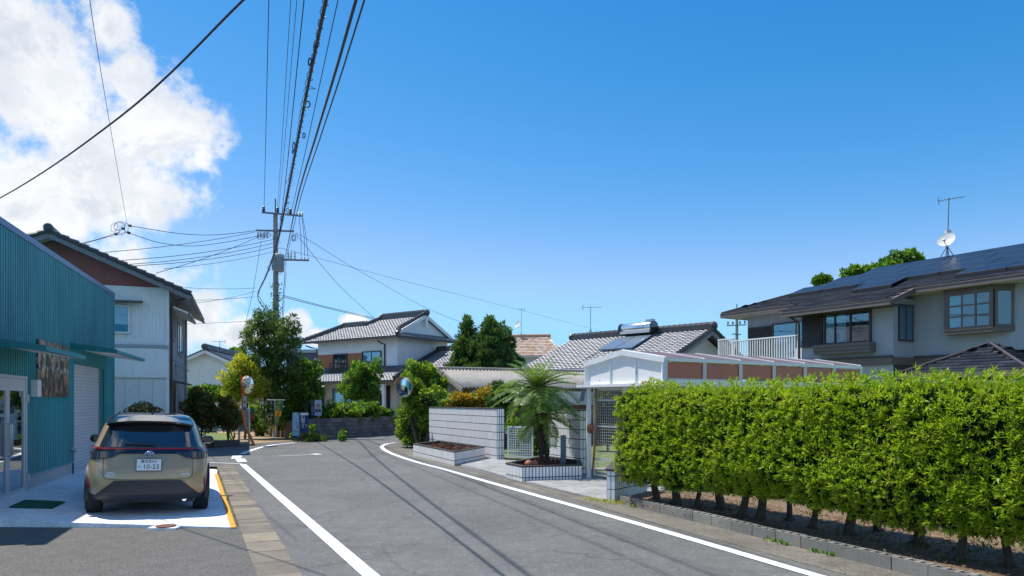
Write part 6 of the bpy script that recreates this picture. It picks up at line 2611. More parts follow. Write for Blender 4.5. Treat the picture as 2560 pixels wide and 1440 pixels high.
# dry leaf litter
n = 2600
s = RNG.random(n) * 7.0 - .4
P = np.array(HL0)[None, :] + s[:, None] * lnE + (RNG.random(n) * 1.9 - 1.35)[:, None] * lnN
P[:, 2] = .078 + .01 * RNG.random(n)
V, F = leaf_arrays(P, unit(rand_dirs(n) * np.array([1, 1, .12])), .05, .014)
lit = MB()
org = Vector(P.mean(0))
me = bpy.data.meshes.new('leaf_litter')
me.from_pydata((V - np.array(org)).tolist(), [], F.tolist())
me.materials.append(island_mat('dry_leaf', [(0, (.10, .05, .025)), (.6, (.22, .12, .06)), (1, (.34, .22, .12))], .9))
tag(link('leaf_litter', me, None, org), 'brown dry leaf litter on the soil under the hedge', 'leaf litter', kind='stuff')

# ---- trees and shrubs
big = px_clumps([(640, 840, 34, 50), (662, 800, 26, 40), (690, 860, 50, 55), (722, 835, 28, 48), (618, 872, 20, 26), (660, 910, 44, 50), (705, 920, 50, 50), (735, 880, 22, 36), (668, 965, 36, 40), (690, 985, 45, 40), (672, 1040, 34, 30)], 33.0)
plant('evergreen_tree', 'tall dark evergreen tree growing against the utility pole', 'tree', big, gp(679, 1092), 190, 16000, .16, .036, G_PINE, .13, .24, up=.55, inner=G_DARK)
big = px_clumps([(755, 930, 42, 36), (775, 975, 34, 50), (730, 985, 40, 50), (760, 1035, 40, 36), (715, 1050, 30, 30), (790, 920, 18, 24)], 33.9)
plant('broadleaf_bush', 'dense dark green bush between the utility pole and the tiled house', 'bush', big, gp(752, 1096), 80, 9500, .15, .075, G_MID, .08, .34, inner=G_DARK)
big = px_clumps([(905, 955, 44, 48), (885, 975, 38, 40), (925, 975, 34, 40), (910, 925, 26, 28), (940, 920, 12, 22)], 37.5)
plant('garden_tree', 'round leafy garden tree before the porch of the tiled house', 'tree', big, at(905, 1040, 37.5), 60, 8000, .15, .06, G_MID, .07, .38, inner=G_DARK)
for (u, v, ru, rv, Y, m, lab) in ((828, 1030, 34, 26, 33.6, G_BRIGHT, 'low clipped shrub with a yellowish top beside the portrait poster'), (872, 1027, 36, 26, 34.4, G_BRIGHT, 'yellow-topped low shrub in the middle of the block wall'), (915, 1030, 34, 24, 35.3, G_MID, 'green low shrub on the block wall under the round garden tree'), (953, 1036, 26, 20, 36.4, G_MID, 'low shrub at the far end of the block wall beside the big overgrown shrub')):
    big = px_clumps([(u, v, ru, rv), (u - ru * .5, v + 6, ru * .6, rv * .8), (u + ru * .5, v + 6, ru * .6, rv * .8)], Y)
    plant('low_shrub', lab, 'shrub', big, at(u, 1052, Y), 30, 3600, .11, .055, m, .03, .40, group='low shrubs on the block retaining wall', inner=G_DARK, trunks=3)
big = px_clumps([(1050, 925, 42, 28, 1), (1085, 955, 40, 42, 1), (1018, 975, 30, 36), (1045, 1000, 40, 45), (1095, 1010, 26, 50), (1040, 1055, 48, 48), (1085, 1070, 30, 48), (1022, 1090, 30, 36), (1060, 1105, 36, 22)], 26.4)
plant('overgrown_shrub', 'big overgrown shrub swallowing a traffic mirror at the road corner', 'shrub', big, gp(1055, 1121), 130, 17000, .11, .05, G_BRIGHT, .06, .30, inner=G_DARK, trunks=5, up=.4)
# stray long shoots on top of it
for (u0, v0, lab, m, Y, wv) in ((1168, 793, 'pointed cypress tree, the one nearest the tiled house', G_CYP, 43.0, 48), (1222, 790, 'tallest pointed cypress tree of the three', G_CYP, 42.0, 60), (1258, 806, 'pointed cypress tree nearest the orange roof', G_CYP, 43.0, 48)):
    cl = []
    for k in range(10):
        t_ = k / 9
        cl.append((u0 + (random.uniform(-1, 1) * wv * .3 * t_), v0 + 8 + 128 * t_, 6 + wv * (t_ ** .5), 15 + 10 * t_))
    plant('cypress_tree', lab, 'tree', px_clumps(cl, Y), at(u0, 1003, Y) - Vector((0, 0, CAM_H)), 130, 13000, .18, .055, m, .12, .26, group='cypress trees behind the slate shed', up=.9, wild=.5, inner=G_CYP)
big = px_clumps([(1140, 1005, 30, 18), (1175, 1000, 34, 20), (1220, 990, 34, 24)], 26.0)
plant('maple_bush', 'yellow-orange leafed bush showing over the long tiled wall', 'bush', big, at(1180, 1003, 26.0) - Vector((0, 0, CAM_H)), 36, 3800, .12, .05, G_MAPLE, .05, .4, inner=G_MID)
big = px_clumps([(1250, 975, 30, 26), (1278, 1000, 30, 36), (1235, 1010, 22, 28)], 24.0)
plant('dark_bush', 'dark green bush behind the palm and the lattice gate', 'bush', big, at(1258, 1003, 24.0) - Vector((0, 0, CAM_H)), 36, 4200, .12, .05, G_DARK, .05, .4, inner=G_DARK)
big = px_clumps([(1300, 1090, 36, 40), (1345, 1095, 30, 36), (1330, 1050, 30, 30)], 23.0)
plant('gate_bush', 'mid green bush seen through the low lattice gate', 'bush', big, at(1318, 1003, 23) - Vector((0, 0, CAM_H)), 36, 4200, .11, .05, G_MID, .05, .4, inner=G_DARK, zmin=.02)
big = px_clumps([(1495, 1040, 34, 34), (1545, 1050, 34, 36), (1520, 1085, 40, 24), (1500, 1000, 24, 20)], 24.5)
plant('brownish_bush', 'brownish green bush seen through the tall mesh gate', 'bush', big, at(1520, 1003, 24.5) - Vector((0, 0, CAM_H)), 40, 4800, .11, .05, island_mat('brown_green_leaf', [(0, (.05, .08, .02)), (.5, (.12, .14, .04)), (.8, (.24, .15, .07)), (1, (.14, .20, .05))], .5, .2), .05, .4, inner=G_DARK, zmin=.02)
# photinias in the roadside bed
for (cl, b, lab) in (([(498, 1010, 34, 40), (520, 1035, 30, 40), (478, 1035, 20, 40)], (505, 1100), 'red-tipped shrub in the kerbed bed beside the parked car'), ([(568, 1030, 26, 34), (582, 1045, 20, 34), (556, 1050, 18, 30)], (572, 1100), 'red-tipped shrub in the kerbed bed next to the notice board')):
    plant('red_tip_shrub', lab, 'shrub', px_clumps(cl, 28.0), gp(*b, .1), 45, 5200, .11, .05, G_RED, .025, .36, group='red-tipped shrubs in the roadside bed', trunks=6, inner=G_DARK)
big = px_clumps([(500, 985, 34, 18), (540, 985, 28, 18), (520, 975, 24, 14)], 38.0)
plant('back_shrub', 'green shrub row in front of the low white lean-to', 'shrub', big, gp(520, 1083), 40, 4200, .16, .07, G_MID, .05, .4, inner=G_DARK)
big = px_clumps([(596, 950, 40, 46), (618, 912, 34, 26), (584, 985, 32, 28), (636, 965, 28, 46)], 32.4)
plant('yellow_green_shrub', 'tall yellow-green feathery shrub beyond the orange mirror post', 'shrub', big, gp(612, 1097), 70, 9000, .15, .045, G_YELLOW, .06, .36, up=.5, inner=G_BRIGHT)
big = px_clumps([(640, 1040, 22, 32), (618, 1060, 16, 20), (650, 1075, 20, 18)], 35.0)
plant('path_shrub', 'yellow-flecked shrub along the dirt path', 'shrub', big, gp(640, 1092), 26, 2600, .13, .06, G_BRIGHT, .04, .4, inner=G_DARK)
big = [((-11.2, 21.6, .82), (.76, .66, .80)), ]
plant('clipped_dome_shrub', 'dark clipped dome shrub behind the parked car', 'shrub', big, (-11.2, 21.6, 0), 420, 30000, .06, .03, G_TOPI, .06, .16, inner=G_TOPI, shell=.8)
for (cl, Y, lab) in (([(2250, 655, 46, 26), (2290, 655, 28, 22), (2220, 668, 34, 18)], 62.0, 'tall dark tree crown rising behind the solar roof'), ([(2140, 690, 40, 14), (2185, 682, 34, 14)], 60.0, 'rounded tree crown behind the solar roof, lower than its neighbour'), ([(2058, 704, 16, 9)], 60.0, 'small tree top behind the hip of the solar roof'), ([(590, 890, 20, 14)], 70.0, 'far dark tree top behind the small white house')):
    c0 = cl[0]
    plant('far_tree', lab, 'tree', px_clumps(cl, Y), at(c0[0], 1003, Y) - Vector((0, 0, CAM_H)), 40, 4200, .34, .17, G_MID, .2, .38, group='trees behind the houses', inner=G_DARK)
big = px_clumps([(735, 1090, 14, 16), (775, 1088, 26, 22), (800, 1096, 16, 10), (850, 1085, 16, 14)], 30.4)
plant('roadside_weeds', 'leafy weeds growing at the foot of the campaign boards', 'weeds', big, gp(770, 1104), 26, 2600, .11, .045, G_MID, .02, .4, trunks=4)

# ---- palm with two stems
PBASE = Vector((at(1354, 1150, 16.5).x, 16.5, .26))
palm = thing('palm_tree', 'small twin-stemmed feather palm in the tiled planter', 'palm', PBASE)
M_PTRUNK = mat('palm_trunk', (.085, .060, .042), .95, .4, 16, bump=1.0, bscale=30)


def frond_mesh(name, arch, L=1.0, n=34):
    mb = MB()
    pts = []
    ang = R(28)
    p = Vector((0, 0, 0))
    N_ = 14
    for k in range(N_ + 1):
        pts.append(p.copy())
        p = p + Vector((math.cos(ang), 0, math.sin(ang))) * (L / N_)
        ang -= arch / N_
    mb.tube(pts, [.011 * (1 - .85 * k / N_) + .002 for k in range(N_ + 1)], 5)
    V, F = [], []
    for k in range(n):
        t_ = .10 + .88 * k / n
        x = t_ * N_
        i = min(int(x), N_ - 1)
        q = pts[i].lerp(pts[i + 1], x - i)
        d = (pts[i + 1] - pts[i]).normalized()
        upv = Vector((-d.z, 0, d.x))
        ln = .26 * L * (math.sin(math.pi * (.12 + .80 * t_)) ** .7) * random.uniform(.85, 1.1)
        for s in (-1, 1):
            dr = (d * .62 + Vector((0, s, 0)) * .85 + upv * random.uniform(.02, .22)).normalized()
            m1 = q + dr * ln * .55
            e = m1 + (dr + Vector((0, 0, -.45))).normalized() * ln * .5
            wv_ = d.cross(dr).cross(dr).normalized() * .0095
            mb.add([q - wv_ * .4, q + wv_ * .4, m1 + wv_, m1 - wv_], [(0, 1, 2, 3)])
            mb.add([m1 - wv_, m1 + wv_, e], [(0, 1, 2)])
    return mb


protos = [frond_mesh('frond', R(a)) for a in (40, 56, 76)]
meshes = []
for mb in protos:
    o = mb.build('frond', G_PALM, palm, recalc=False)
    o.data.transform(Matrix.Translation(ORIGIN[palm.name]))
    meshes.append(o)
stems = [((1354, 1150), [(1352, 1110), (1347, 1060), (1345, 1000), (1344, 968)], 42, 1.15), ((1368, 1148), [(1366, 1110), (1362, 1065), (1360, 1035)], 26, 1.0)]
used = 0
for (b, path, nf, sc) in stems:
    pts = [Vector((at(*b, 16.5).x, 16.5, .22))] + [at(u, v, 16.5) for u, v in path]
    mb = MB()
    pp = catmull(pts, 5)
    mb.tube(pp, [.058 + .012 * math.sin(k * 2.2) + .025 * k / len(pp) for k in range(len(pp))], 10)
    for k in range(60):      # old leaf bases
        q = random.choice(pp[3:])
        a = random.uniform(0, 6.28)
        o_ = Vector((math.cos(a), math.sin(a), 0))
        mb.add([q + o_ * .06, q + o_ * .11 + Vector((0, 0, .05)), q + o_ * .06 + Vector((o_.y * .03, -o_.x * .03, .02))], [(0, 1, 2)])
    mb.build('stem', M_PTRUNK, palm, recalc=False)
    top = pp[-1]
    for k in range(nf):
        src = meshes[k % 3]
        c = src if used < 3 else copy_obj(src, palm)
        if used < 3: src = meshes[used]; c = meshes[used]
        used += 1
        t_ = (k + .5) / nf
        tilt = 78 - 98 * t_ ** .9          # upright in the heart, drooping at the skirt
        az = k * 137.5 + random.uniform(-12, 12)
        c.location = top + Vector((0, 0, -.10 * t_)) - ORIGIN[palm.name]
        c.rotation_euler = (0, -R(tilt - 28 + random.uniform(-6, 6)), R(az))
        q = sc * random.uniform(.85, 1.08) * (.8 if t_ < .2 else 1.0)
        c.scale = (q, q, q)

# ---------------------------------------------------------------- utility pole, wires
M_POLE = mat('pole_concrete', (.30, .295, .29), .85, .15, 4, bump=.2, stretch=(1, 1, .3), col2=(.19, .17, .15), c2at=(.5, .7))
M_STEELD = mat('galvanised_arm', (.20, .22, .26), .5, .15)
M_PORC = mat('porcelain', (.62, .62, .62), .25, .05)
M_WIRE = mat('wire_black', (.018, .022, .032), .5, .1)
M_TRANS = mat('transformer_grey', (.38, .42, .44), .5, .08)
PB = Vector((-11.27, 34.0, 0))
pole = thing('utility_pole', 'concrete utility pole with grey transformer and crossarms', 'utility pole', PB)
zp = lambda v, y=34.0: CAM_H + (HORIZON_V - v) / FPX * y
mb = MB()
mb.tube([PB + Vector((0, 0, -.05)), PB + Vector((.0, 0, 5)), PB + Vector((-.03, 0, zp(533)))], [.17, .145, .105], 18)
mb.build('shaft', M_POLE, pole, smooth='auto')
mb = MB()
mb.tube([PB + Vector((-.03, 0, zp(533) - .05)), PB + Vector((-.03, 0, zp(497)))], .035, 8)
mb.build('top_pipe', M_STEELD, pole)
ARM = Vector((.995, .10, 0))
def arm(v, u0, u1, name='crossarm', dy=-.15):
    y = 34 + dy
    a, b = at(u0, v[0], y), at(u1, v[1], y)
    mb = MB()
    mb.beam(a, b, .075, .075)
    return mb.build(name, M_STEELD, pole), a, b
_, a1, b1 = arm((531, 540), 655, 757)
_, a2, b2 = arm((576, 578), 640, 735)
_, a3, b3 = arm((649, 651), 700, 772)
def insul(p, h=.22, r=.05, name='insulator', m=None, down=False):
    mb = MB()
    s = -1 if down else 1
    mb.lathe([(r * .5, 0), (r, s * h * .15), (r * .6, s * h * .3), (r, s * h * .45), (r * .6, s * h * .6), (r * .9, s * h * .8), (r * .3, s * h)], p, (0, 0, 1), 10)
    return mb.build(name, m or M_PORC, pole, smooth='auto')
M_DINS = mat('dark_insulator', (.05, .055, .065), .4, .1)
for u, v in ((659, 530), (694, 532), (726, 536)):
    insul(at(u, v, 33.85), .28, .085, m=M_DINS)
for u, v in ((748, 540), (755, 541)):
    insul(at(u, v, 33.85), .2, .06)
for u in (721, 728, 737):
    insul(at(u, 651, 33.85), .42, .055)
for u in (752, 761, 770):
    insul(at(u, 650, 33.85), .15, .05)
for u in (645, 652, 660, 668):
    insul(at(u, 580, 33.85), .3, .045, down=True)
mb = MB()
tc_ = at(697, 662, 33.72)
tcx = Vector((tc_.x, tc_.y, 0))
mb.lathe([(.22, zp(682)), (.245, zp(680)), (.25, zp(645)), (.265, zp(643)), (.26, zp(641)), (.14, zp(637)), (.02, zp(636))], tcx, (0, 0, 1), 24)
tr = mb.build('transformer', M_TRANS, pole, smooth='auto')
for k in range(10):
    a = R(200 + k * 15)
    mb = MB()
    d = Vector((math.cos(a), math.sin(a), 0))
    mb.beam(tcx + d * .26 + Vector((0, 0, zp(680))), tcx + d * .26 + Vector((0, 0, zp(646))), .02, .06, up=d)
    mb.build('cooling_fin', M_TRANS, tr)
for (u, v, w_, h_) in ((683, 662, .09, .5),):
    p = at(u, v, 33.6)
    mb = MB()
    mb.box(p.x - w_ / 2, p.x + w_ / 2, p.y - .08, p.y + .08, p.z - h_ / 2, p.z + h_ / 2)
    mb.build('side_tank', M_TRANS, tr)
for i in range(13):
    z = 2.2 + i * .62
    mb = MB()
    s = 1 if i % 2 else -1
    mb.tube([PB + Vector((s * .12, -.05, z)), PB + Vector((s * .28, -.06, z))], .012, 6)
    mb.build('step_bolt', M_STEELD, pole)
for z, h in ((6.75, .05), (3.9, .04), (3.2, .04), (7.3, .05), (9.5, .05)):
    mb = MB()
    mb.lathe([(.152, z), (.152, z + h)], PB, (0, 0, 1), 16)
    mb.build('band', M_STEELD, pole)
mb = MB()
mb.lathe([(.182, .3), (.18, 1.6)], PB, (0, 0, 1), 16)
mb.build('pole_guard', mat('yellow_black_guard', (.45, .32, .03), .6, .1, col2=(.03, .03, .03), c2at=(.48, .5), c2scale=1.5), pole)
mb = MB()
p = at(717, 890, 33.8)
mb.box(PB.x - .14, PB.x + .15, PB.y - .185, PB.y - .16, zp(912), zp(882))
mb.build('number_sign', mat('blue_plate', (.05, .14, .26), .5), pole)
# cable clutter: loops near the arms
def loop(mb, c, r, r2, n=14, tilt=0):
    pts = []
    for k in range(n + 1):
        t = 2 * math.pi * k / n
        pts.append(c + Vector((math.cos(t) * r, math.sin(t + tilt) * r * .5, math.sin(t) * r2)))
    mb.tube(pts, .007, 5)
mb = MB()
for k in range(7):
    loop(mb, at(random.uniform(648, 672), random.uniform(583, 594), 33.8), random.uniform(.06, .16), random.uniform(.10, .2))
for k in range(5):
    loop(mb, at(random.uniform(728, 742), random.uniform(585, 600), 33.8), random.uniform(.06, .13), random.uniform(.08, .18))
mb.build('jumper_loops', M_WIRE, pole, kind='stuff')
for (pa, pb_) in ((((748, 542), (753, 648))), (((755, 543), (762, 648))), (((757, 543), (770, 648)))):
    mb = MB()
    a, b = at(*pa, 33.85), at(*pb_, 33.85)
    mb.tube(catmull([a, a.lerp(b, .5) + Vector((.04, 0, 0)), b], 4), .012, 5)
    mb.build('drop_lead', M_WIRE, pole)
# ivy on the shaft
P = []
for k in range(900):
    z = random.uniform(4.4, 7.4) if k % 3 else random.uniform(2.4, 6)
    a = random.uniform(0, 6.28)
    P.append((PB.x + math.cos(a) * .2 + random.gauss(0, .05), PB.y + math.sin(a) * .2, z))
P = np.array(P)
keep = RNG.random(len(P)) < np.where(P[:, 2] > 6.4, .35, .8)
P = P[keep]
D = unit(rand_dirs(len(P)) + np.array([0, -.3, -.2]))
V, F = leaf_arrays(P, D, .11, .07)
ivy = thing('pole_ivy', 'green climbing ivy clinging to the utility pole', 'ivy', PB + Vector((0, -.2, 2.4)))
np_mesh('leaves', V, F, G_MID, ivy, kind='stuff')


def wire(label, pts, r=.012, n=8, name='overhead_wire', sag=0.0):
    """pts: (u, v, Y) or Vectors"""
    P = [p if isinstance(p, Vector) else at(*p) for p in pts]
    if sag and len(P) == 2:
        P = [P[0], P[0].lerp(P[1], .25) - Vector((0, 0, sag * .75)), P[0].lerp(P[1], .5) - Vector((0, 0, sag)), P[0].lerp(P[1], .75) - Vector((0, 0, sag * .75)), P[1]]
    mb = MB()
    mb.tube(catmull(P, n), r, 6)
    return tag(mb.build(name, M_WIRE, smooth=True), label, 'wire', 'overhead wires')


def by_height(lst):
    """(u, v, z) -> point at that height"""
    out = []
    for (u, v, z) in lst:
        y = (z - CAM_H) * FPX / (HORIZON_V - v)
        out.append(at(u, v, y))
    return out


def extend(P, y_end=-3.0):
    a, b = P[1], P[0]
    d = (b - a) / (b.y - a.y)
    return [b + d * (y_end - b.y)] + P


# telephone bundle wrapped in spiral, sagging over the road
B1 = by_height([(815, 0, 4.9), (790, 118, 5.0), (765, 240, 5.1), (735, 400, 5.3), (712, 520, 5.5), (690, 620, 5.8), (665, 690, 6.2), (645, 735, 6.7)])
bd = thing('cable_bundle', 'thick telephone cable bundle wrapped in a ragged spiral over the road', 'cable', B1[-1])
mb = MB()
path = catmull(extend(B1) + [at(652, 760, 33.2), at(690, 803, 33.8)], 8)
mb.tube(path, .017, 8)
mb.build('cable', M_WIRE, bd, smooth=True)
mb = MB()
spiral = []
acc = 0
for i in range(len(path) - 1):
    a, b = path[i], path[i + 1]
    L = (b - a).length
    m_ = max(2, int(L / .035))
    for k in range(m_):
        q = a.lerp(b, k / m_)
        acc += L / m_
        t = acc / .24 * 2 * math.pi
        rr = .026 + .014 * (.5 + .5 * math.sin(acc * 1.7)) * random.uniform(.4, 1.2) + (.05 if random.random() < .015 else 0)
        spiral.append(q + Vector((math.cos(t) * rr, 0, math.sin(t) * rr)))
mb.tube(spiral, .0035, 4)
mb.build('lashing_spiral', M_WIRE, bd)
mb = MB()
for k in range(26):
    q = random.choice(path[4:])
    loop(mb, q + Vector((random.uniform(-.06, .06), 0, random.uniform(-.1, .02))), random.uniform(.006, .03), random.uniform(.02, .07), 10)
mb.build('loose_loops', M_WIRE, bd, kind='stuff')
# thick paired cable
B2 = by_height([(890, 0, 4.8), (840, 175, 5.0), (790, 340, 5.3), (745, 490, 5.9), (722, 600, 6.9)]) + [at(713, 645, 33.7)]
pts2 = extend(B2) + [at(712, 690, 33.75), at(708, 740, 33.8), at(706, 790, 33.8)]
wire('thicker of the two cables of the heavy pair sagging over the road to the pole', pts2, .014)
wire('thinner cable of the heavy pair sagging over the road to the pole', [p + Vector((.055, 0, -.03)) for p in pts2], .008)
# power lines along the road
for (us, top, lab, r) in (((660, 530), (672, 0), 'power line running from the outer end of the top crossarm', .011), ((693, 531), (727, 0), 'thin power line running from the middle of the top crossarm', .008), ((696, 531), (742, 0), 'second thin power line beside the middle one of the top crossarm', .008), ((702, 560), (760, 0), 'power line running from the pole just below the top crossarm', .013), ((727, 535), (845, 0), 'power line running from the inner end of the top crossarm', .012)):
    a = at(*us, 33.85)
    zt = a.z - .25
    y = (zt - CAM_H) * FPX / (HORIZON_V - top[1])
    b = at(top[0], top[1], y)
    d = (b - a)
    c = a + d * ((-2 - a.y) / d.y)
    mid = a.lerp(b, .5) - Vector((0, 0, .12))
    wire(lab, [c, b, mid, a], r)
# service wire crossing the corner of the sky
wire('thick service wire crossing in front of the cloud towards the teal workshop', [by_height([(700, -85, 5.35)])[0], by_height([(608, 0, 5.3)])[0], by_height([(300, 292, 5.2)])[0], by_height([(0, 495, 5.5)])[0], by_height([(-260, 620, 5.9)])[0]], .011)
wire('thin guy wire dropping from high up to the mid-air wire junction', [by_height([(210, -110, 8.2)])[0], by_height([(252, 178, 8.1)])[0], at(318, 562, 27)], .006)
J = at(315, 568, 27)
jn = thing('wire_junction', 'tangle of wire clamps where the service wires meet in mid-air', 'wire junction', J)
mb = MB()
for k in range(6):
    loop(mb, J + Vector((random.uniform(-.45, .12), 0, random.uniform(-.25, .1))), random.uniform(.08, .2), random.uniform(.1, .22))
mb.build('loops', M_WIRE, jn, kind='stuff')
for (u, v) in ((325, 564), (308, 571), (290, 585), (322, 582)):
    p = at(u, v, 27)
    mb = MB()
    mb.lathe([(.02, -.07), (.05, -.04), (.05, .04), (.02, .07)], p, (1, 0, -.3), 10)
    mb.build('clamp', M_DINS, jn, smooth='auto')
L27 = lambda u, v: at(u, v, 27)
wire('upper slack wire between the wire junction and the crossarm', [L27(327, 565), at(450, 584, 29.5), at(540, 587, 31.5), at(640, 577, 33.8)], .012)
wire('lower slack wire between the wire junction and the pole', [L27(320, 582), at(400, 607, 28.5), at(480, 615, 30.5), at(560, 606, 32), at(655, 588, 33.8)], .012)
wire('wire leaving the junction towards the roof of the tin-clad house', [L27(300, 580), at(245, 598, 26), at(190, 612, 25), at(120, 632, 23)], .012)
wire('second wire leaving the junction low towards the teal parapet', [L27(318, 580), at(260, 595, 26), at(200, 612, 25)], .009)
for (a, b, lab, sag) in (((638, 580), (250, 632), 'service wire fanning out from the crossarm, topmost of the fan', .1), ((650, 590), (390, 683), 'steep service wire crossing the fan below the crossarm', .1), ((690, 597), (290, 652), 'service wire of the fan starting at the pole below the crossarm', .15), ((690, 606), (310, 662), 'lower service wire of the fan starting at the pole', .15), ((690, 616), (330, 665), 'lowest bright service wire of the fan', .15), ((688, 628), (410, 672), 'thin beaded service wire under the fan', .1), ((640, 720), (462, 719), 'level telephone drop from the cable joint to the tin-clad house', .05), ((640, 728), (300, 760), 'telephone drop from the cable joint to the window of the tin-clad house', .25), ((636, 742), (300, 748), 'lower telephone drop from the cable joint', .1)):
    p0, p1 = at(*a, 33.7), at(*b, 25 if b[0] < 420 else 29)
    wire(lab, [p0, p1], .008 if 'thin' in lab or 'telephone' in lab else .011, 6, sag=sag)
# to the houses on the right
wire('twin drop to the tiled-roof house, upper strand', [at(706, 738, 33.8), at(820, 768, 38), at(944, 797, 45)], .014)
wire('twin drop to the tiled-roof house, lower strand', [at(706, 742, 33.8), at(820, 771, 38), at(944, 800, 45)], .014)
wire('steep service wire from the crossarm to the ridge of the tiled-roof house', [at(738, 582, 33.8), at(840, 705, 38), at(935, 795, 46)], .011)
wire('long service wire from the crossarm passing behind the cypress trees', [at(742, 582, 33.8), at(930, 695, 42), at(1160, 808, 52), at(1500, 905, 70)], .011)
wire('faint far wire running towards the bungalow roof', [at(702, 620, 33.8), at(1000, 700, 45), at(1250, 762, 58), at(1530, 835, 80)], .009)
wire('guy wire slanting down from the crossarm into the evergreen tree', [at(653, 602, 33.6), at(632, 730, 33.4), at(612, 815, 33.2)], .009)
wire('stay wire slanting down from the cable joint to the pole', [at(645, 738, 33.2), at(668, 772, 33.5), at(691, 800, 33.8)], .012)
wire('level wire behind the evergreen tree to the tin-clad house', [at(690, 800, 36), at(470, 810, 40), at(300, 815, 44)], .010)

# far pole behind the carport
fp = thing('far_utility_pole', 'distant utility pole between the bungalow and the balcony', 'utility pole', at(1842, 1003, 70) - Vector((0, 0, CAM_H)))
q = at(1842, 790, 70)
mb = MB()
mb.tube([Vector((q.x, 70, 0)), q], [.2, .13], 10)
mb.build('shaft', M_POLE, fp, smooth='auto')
mb = MB()
mb.beam(at(1816, 814, 69.8), at(1866, 812, 69.8), .1, .1)
mb.build('crossarm', M_STEELD, fp)
mb = MB()
mb.beam(at(1830, 835, 69.8), at(1852, 836, 69.8), .1, .1)
mb.build('crossarm', M_STEELD, fp)
for u, v in ((1820, 811), (1832, 811), (1850, 810), (1862, 809)):
    mb = MB()
    mb.lathe([(.06, 0), (.09, .12), (.04, .3)], at(u, v, 69.8), (0, 0, 1), 8)
    mb.build('insulator', M_DINS, fp)
mb = MB()
mb.tube([at(1842, 790, 70), at(1842, 760, 70)], .05, 6)
mb.build('top_pipe', M_STEELD, fp)


# ---------------------------------------------------------------- aerials
def aerial(label, base, top, boom_dir, nel=9, L=.9, dish=None, legs=.25, rr=.016):
    base, top = Vector(base), Vector(top)
    t = thing('tv_aerial', label, 'aerial', base, 'television aerials')
    mb = MB()
    mb.tube([base, top], rr, 6)
    mb.build('mast', M_STEELD, t)
    for k in range(4):
        a = R(45 + 90 * k)
        mb = MB()
        mb.tube([base + Vector((0, 0, legs * 1.5)), base + Vector((math.cos(a) * legs, math.sin(a) * legs, -.08 + .05 * math.sin(a)))], rr * .8, 5)
        mb.build('leg', M_STEELD, t)
    d = Vector((*boom_dir, 0)).normalized()
    s = Vector((-d.y, d.x, 0))
    c = top + Vector((0, 0, -.05))
    mb = MB()
    mb.tube([c - d * L * .42, c + d * L * .58], rr * .7, 5)
    b = mb.build('boom', M_STEELD, t)
    for k in range(nel):
        q = c - d * L * .42 + d * L * (k / (nel - 1))
        h = .24 if k == 0 else .16 - .006 * k
        mb = MB()
        mb.tube([q - s * h, q + s * h], rr * .4, 4)
        mb.build('element', M_STEELD, b)
    mb = MB()
    q = c - d * L * .40
    mb.tube([q + Vector((0, 0, -.16)), q + Vector((0, 0, .16))], rr * .8, 4)
    mb.build('reflector', M_STEELD, b)
    if dish:
        p, nrm, r_ = Vector(dish[0]), Vector(dish[1]).normalized(), dish[2]
        mb = MB()
        mb.lathe([(.01, -.0), (r_ * .5, r_ * .06), (r_ * .85, r_ * .18), (r_, r_ * .26), (r_ * .98, r_ * .30), (r_ * .8, r_ * .20), (.01, .03)], p, nrm, 24, cap=False)
        ds = mb.build('dish', M_PORC, t, smooth='auto')
        f = p + nrm * r_ * 1.1 + Vector((0, 0, -r_ * .55))
        mb = MB()
        mb.tube([p + Vector((0, 0, -r_ * .9)), f], rr * .8, 5)
        mb.build('feed_arm', M_STEELD, ds)
        mb = MB()
        mb.lathe([(.03, -.05), (.05, -.04), (.05, .05), (.02, .06)], f, nrm, 10)
        mb.build('feed', M_PORC, ds)
        mb = MB()
        mb.tube([p, Vector((top.x, top.y, p.z))], rr, 5)
        mb.build('bracket', M_STEELD, ds)
    return t


rb = gx(-1.25, RY, rz + .05)
dp = rb + Vector((-.09, -.12, .62))
al = aerial('tall aerial mast with white satellite dish on the solar roof ridge', rb, rb + Vector((.06, 0, 2.30)), (.55, -.5), 8, .85, (dp, (-.62, -.55, .45), .32), .30, .020)
mb = MB()
p = rb + Vector((.03, 0, 1.0))
mb.box(p.x - .09, p.x + .09, p.y - .05, p.y + .05, p.z - .07, p.z + .07)
mb.build('booster_box', M_PORC, al)
b0 = BF @ Vector((1.15, 0, BZ + .3))
aerial('slim aerial on the ridge of the tiled bungalow', b0, Vector((b0.x, b0.y, at(1450, 766, b0.y).z)), (1, -.1), 9, 1.05, None, .18)
o0 = OF @ Vector((.95, 2.7, 7.1))
aerial('aerial with small dish above the orange roof', o0, Vector((o0.x, o0.y, at(1300, 772, o0.y).z)), (-1, -.1), 6, .6, (o0 + Vector((-.25, -.1, .9)), (-.6, -.6, .4), .30), .2)
s0_ = SF_ @ Vector((3.2, 1.5, HR + .1))
aerial('thin aerial on the ridge of the small white house', s0_, Vector((s0_.x, s0_.y, at(535, 852, s0_.y).z)), (-1, 0), 7, .9, None, .2)

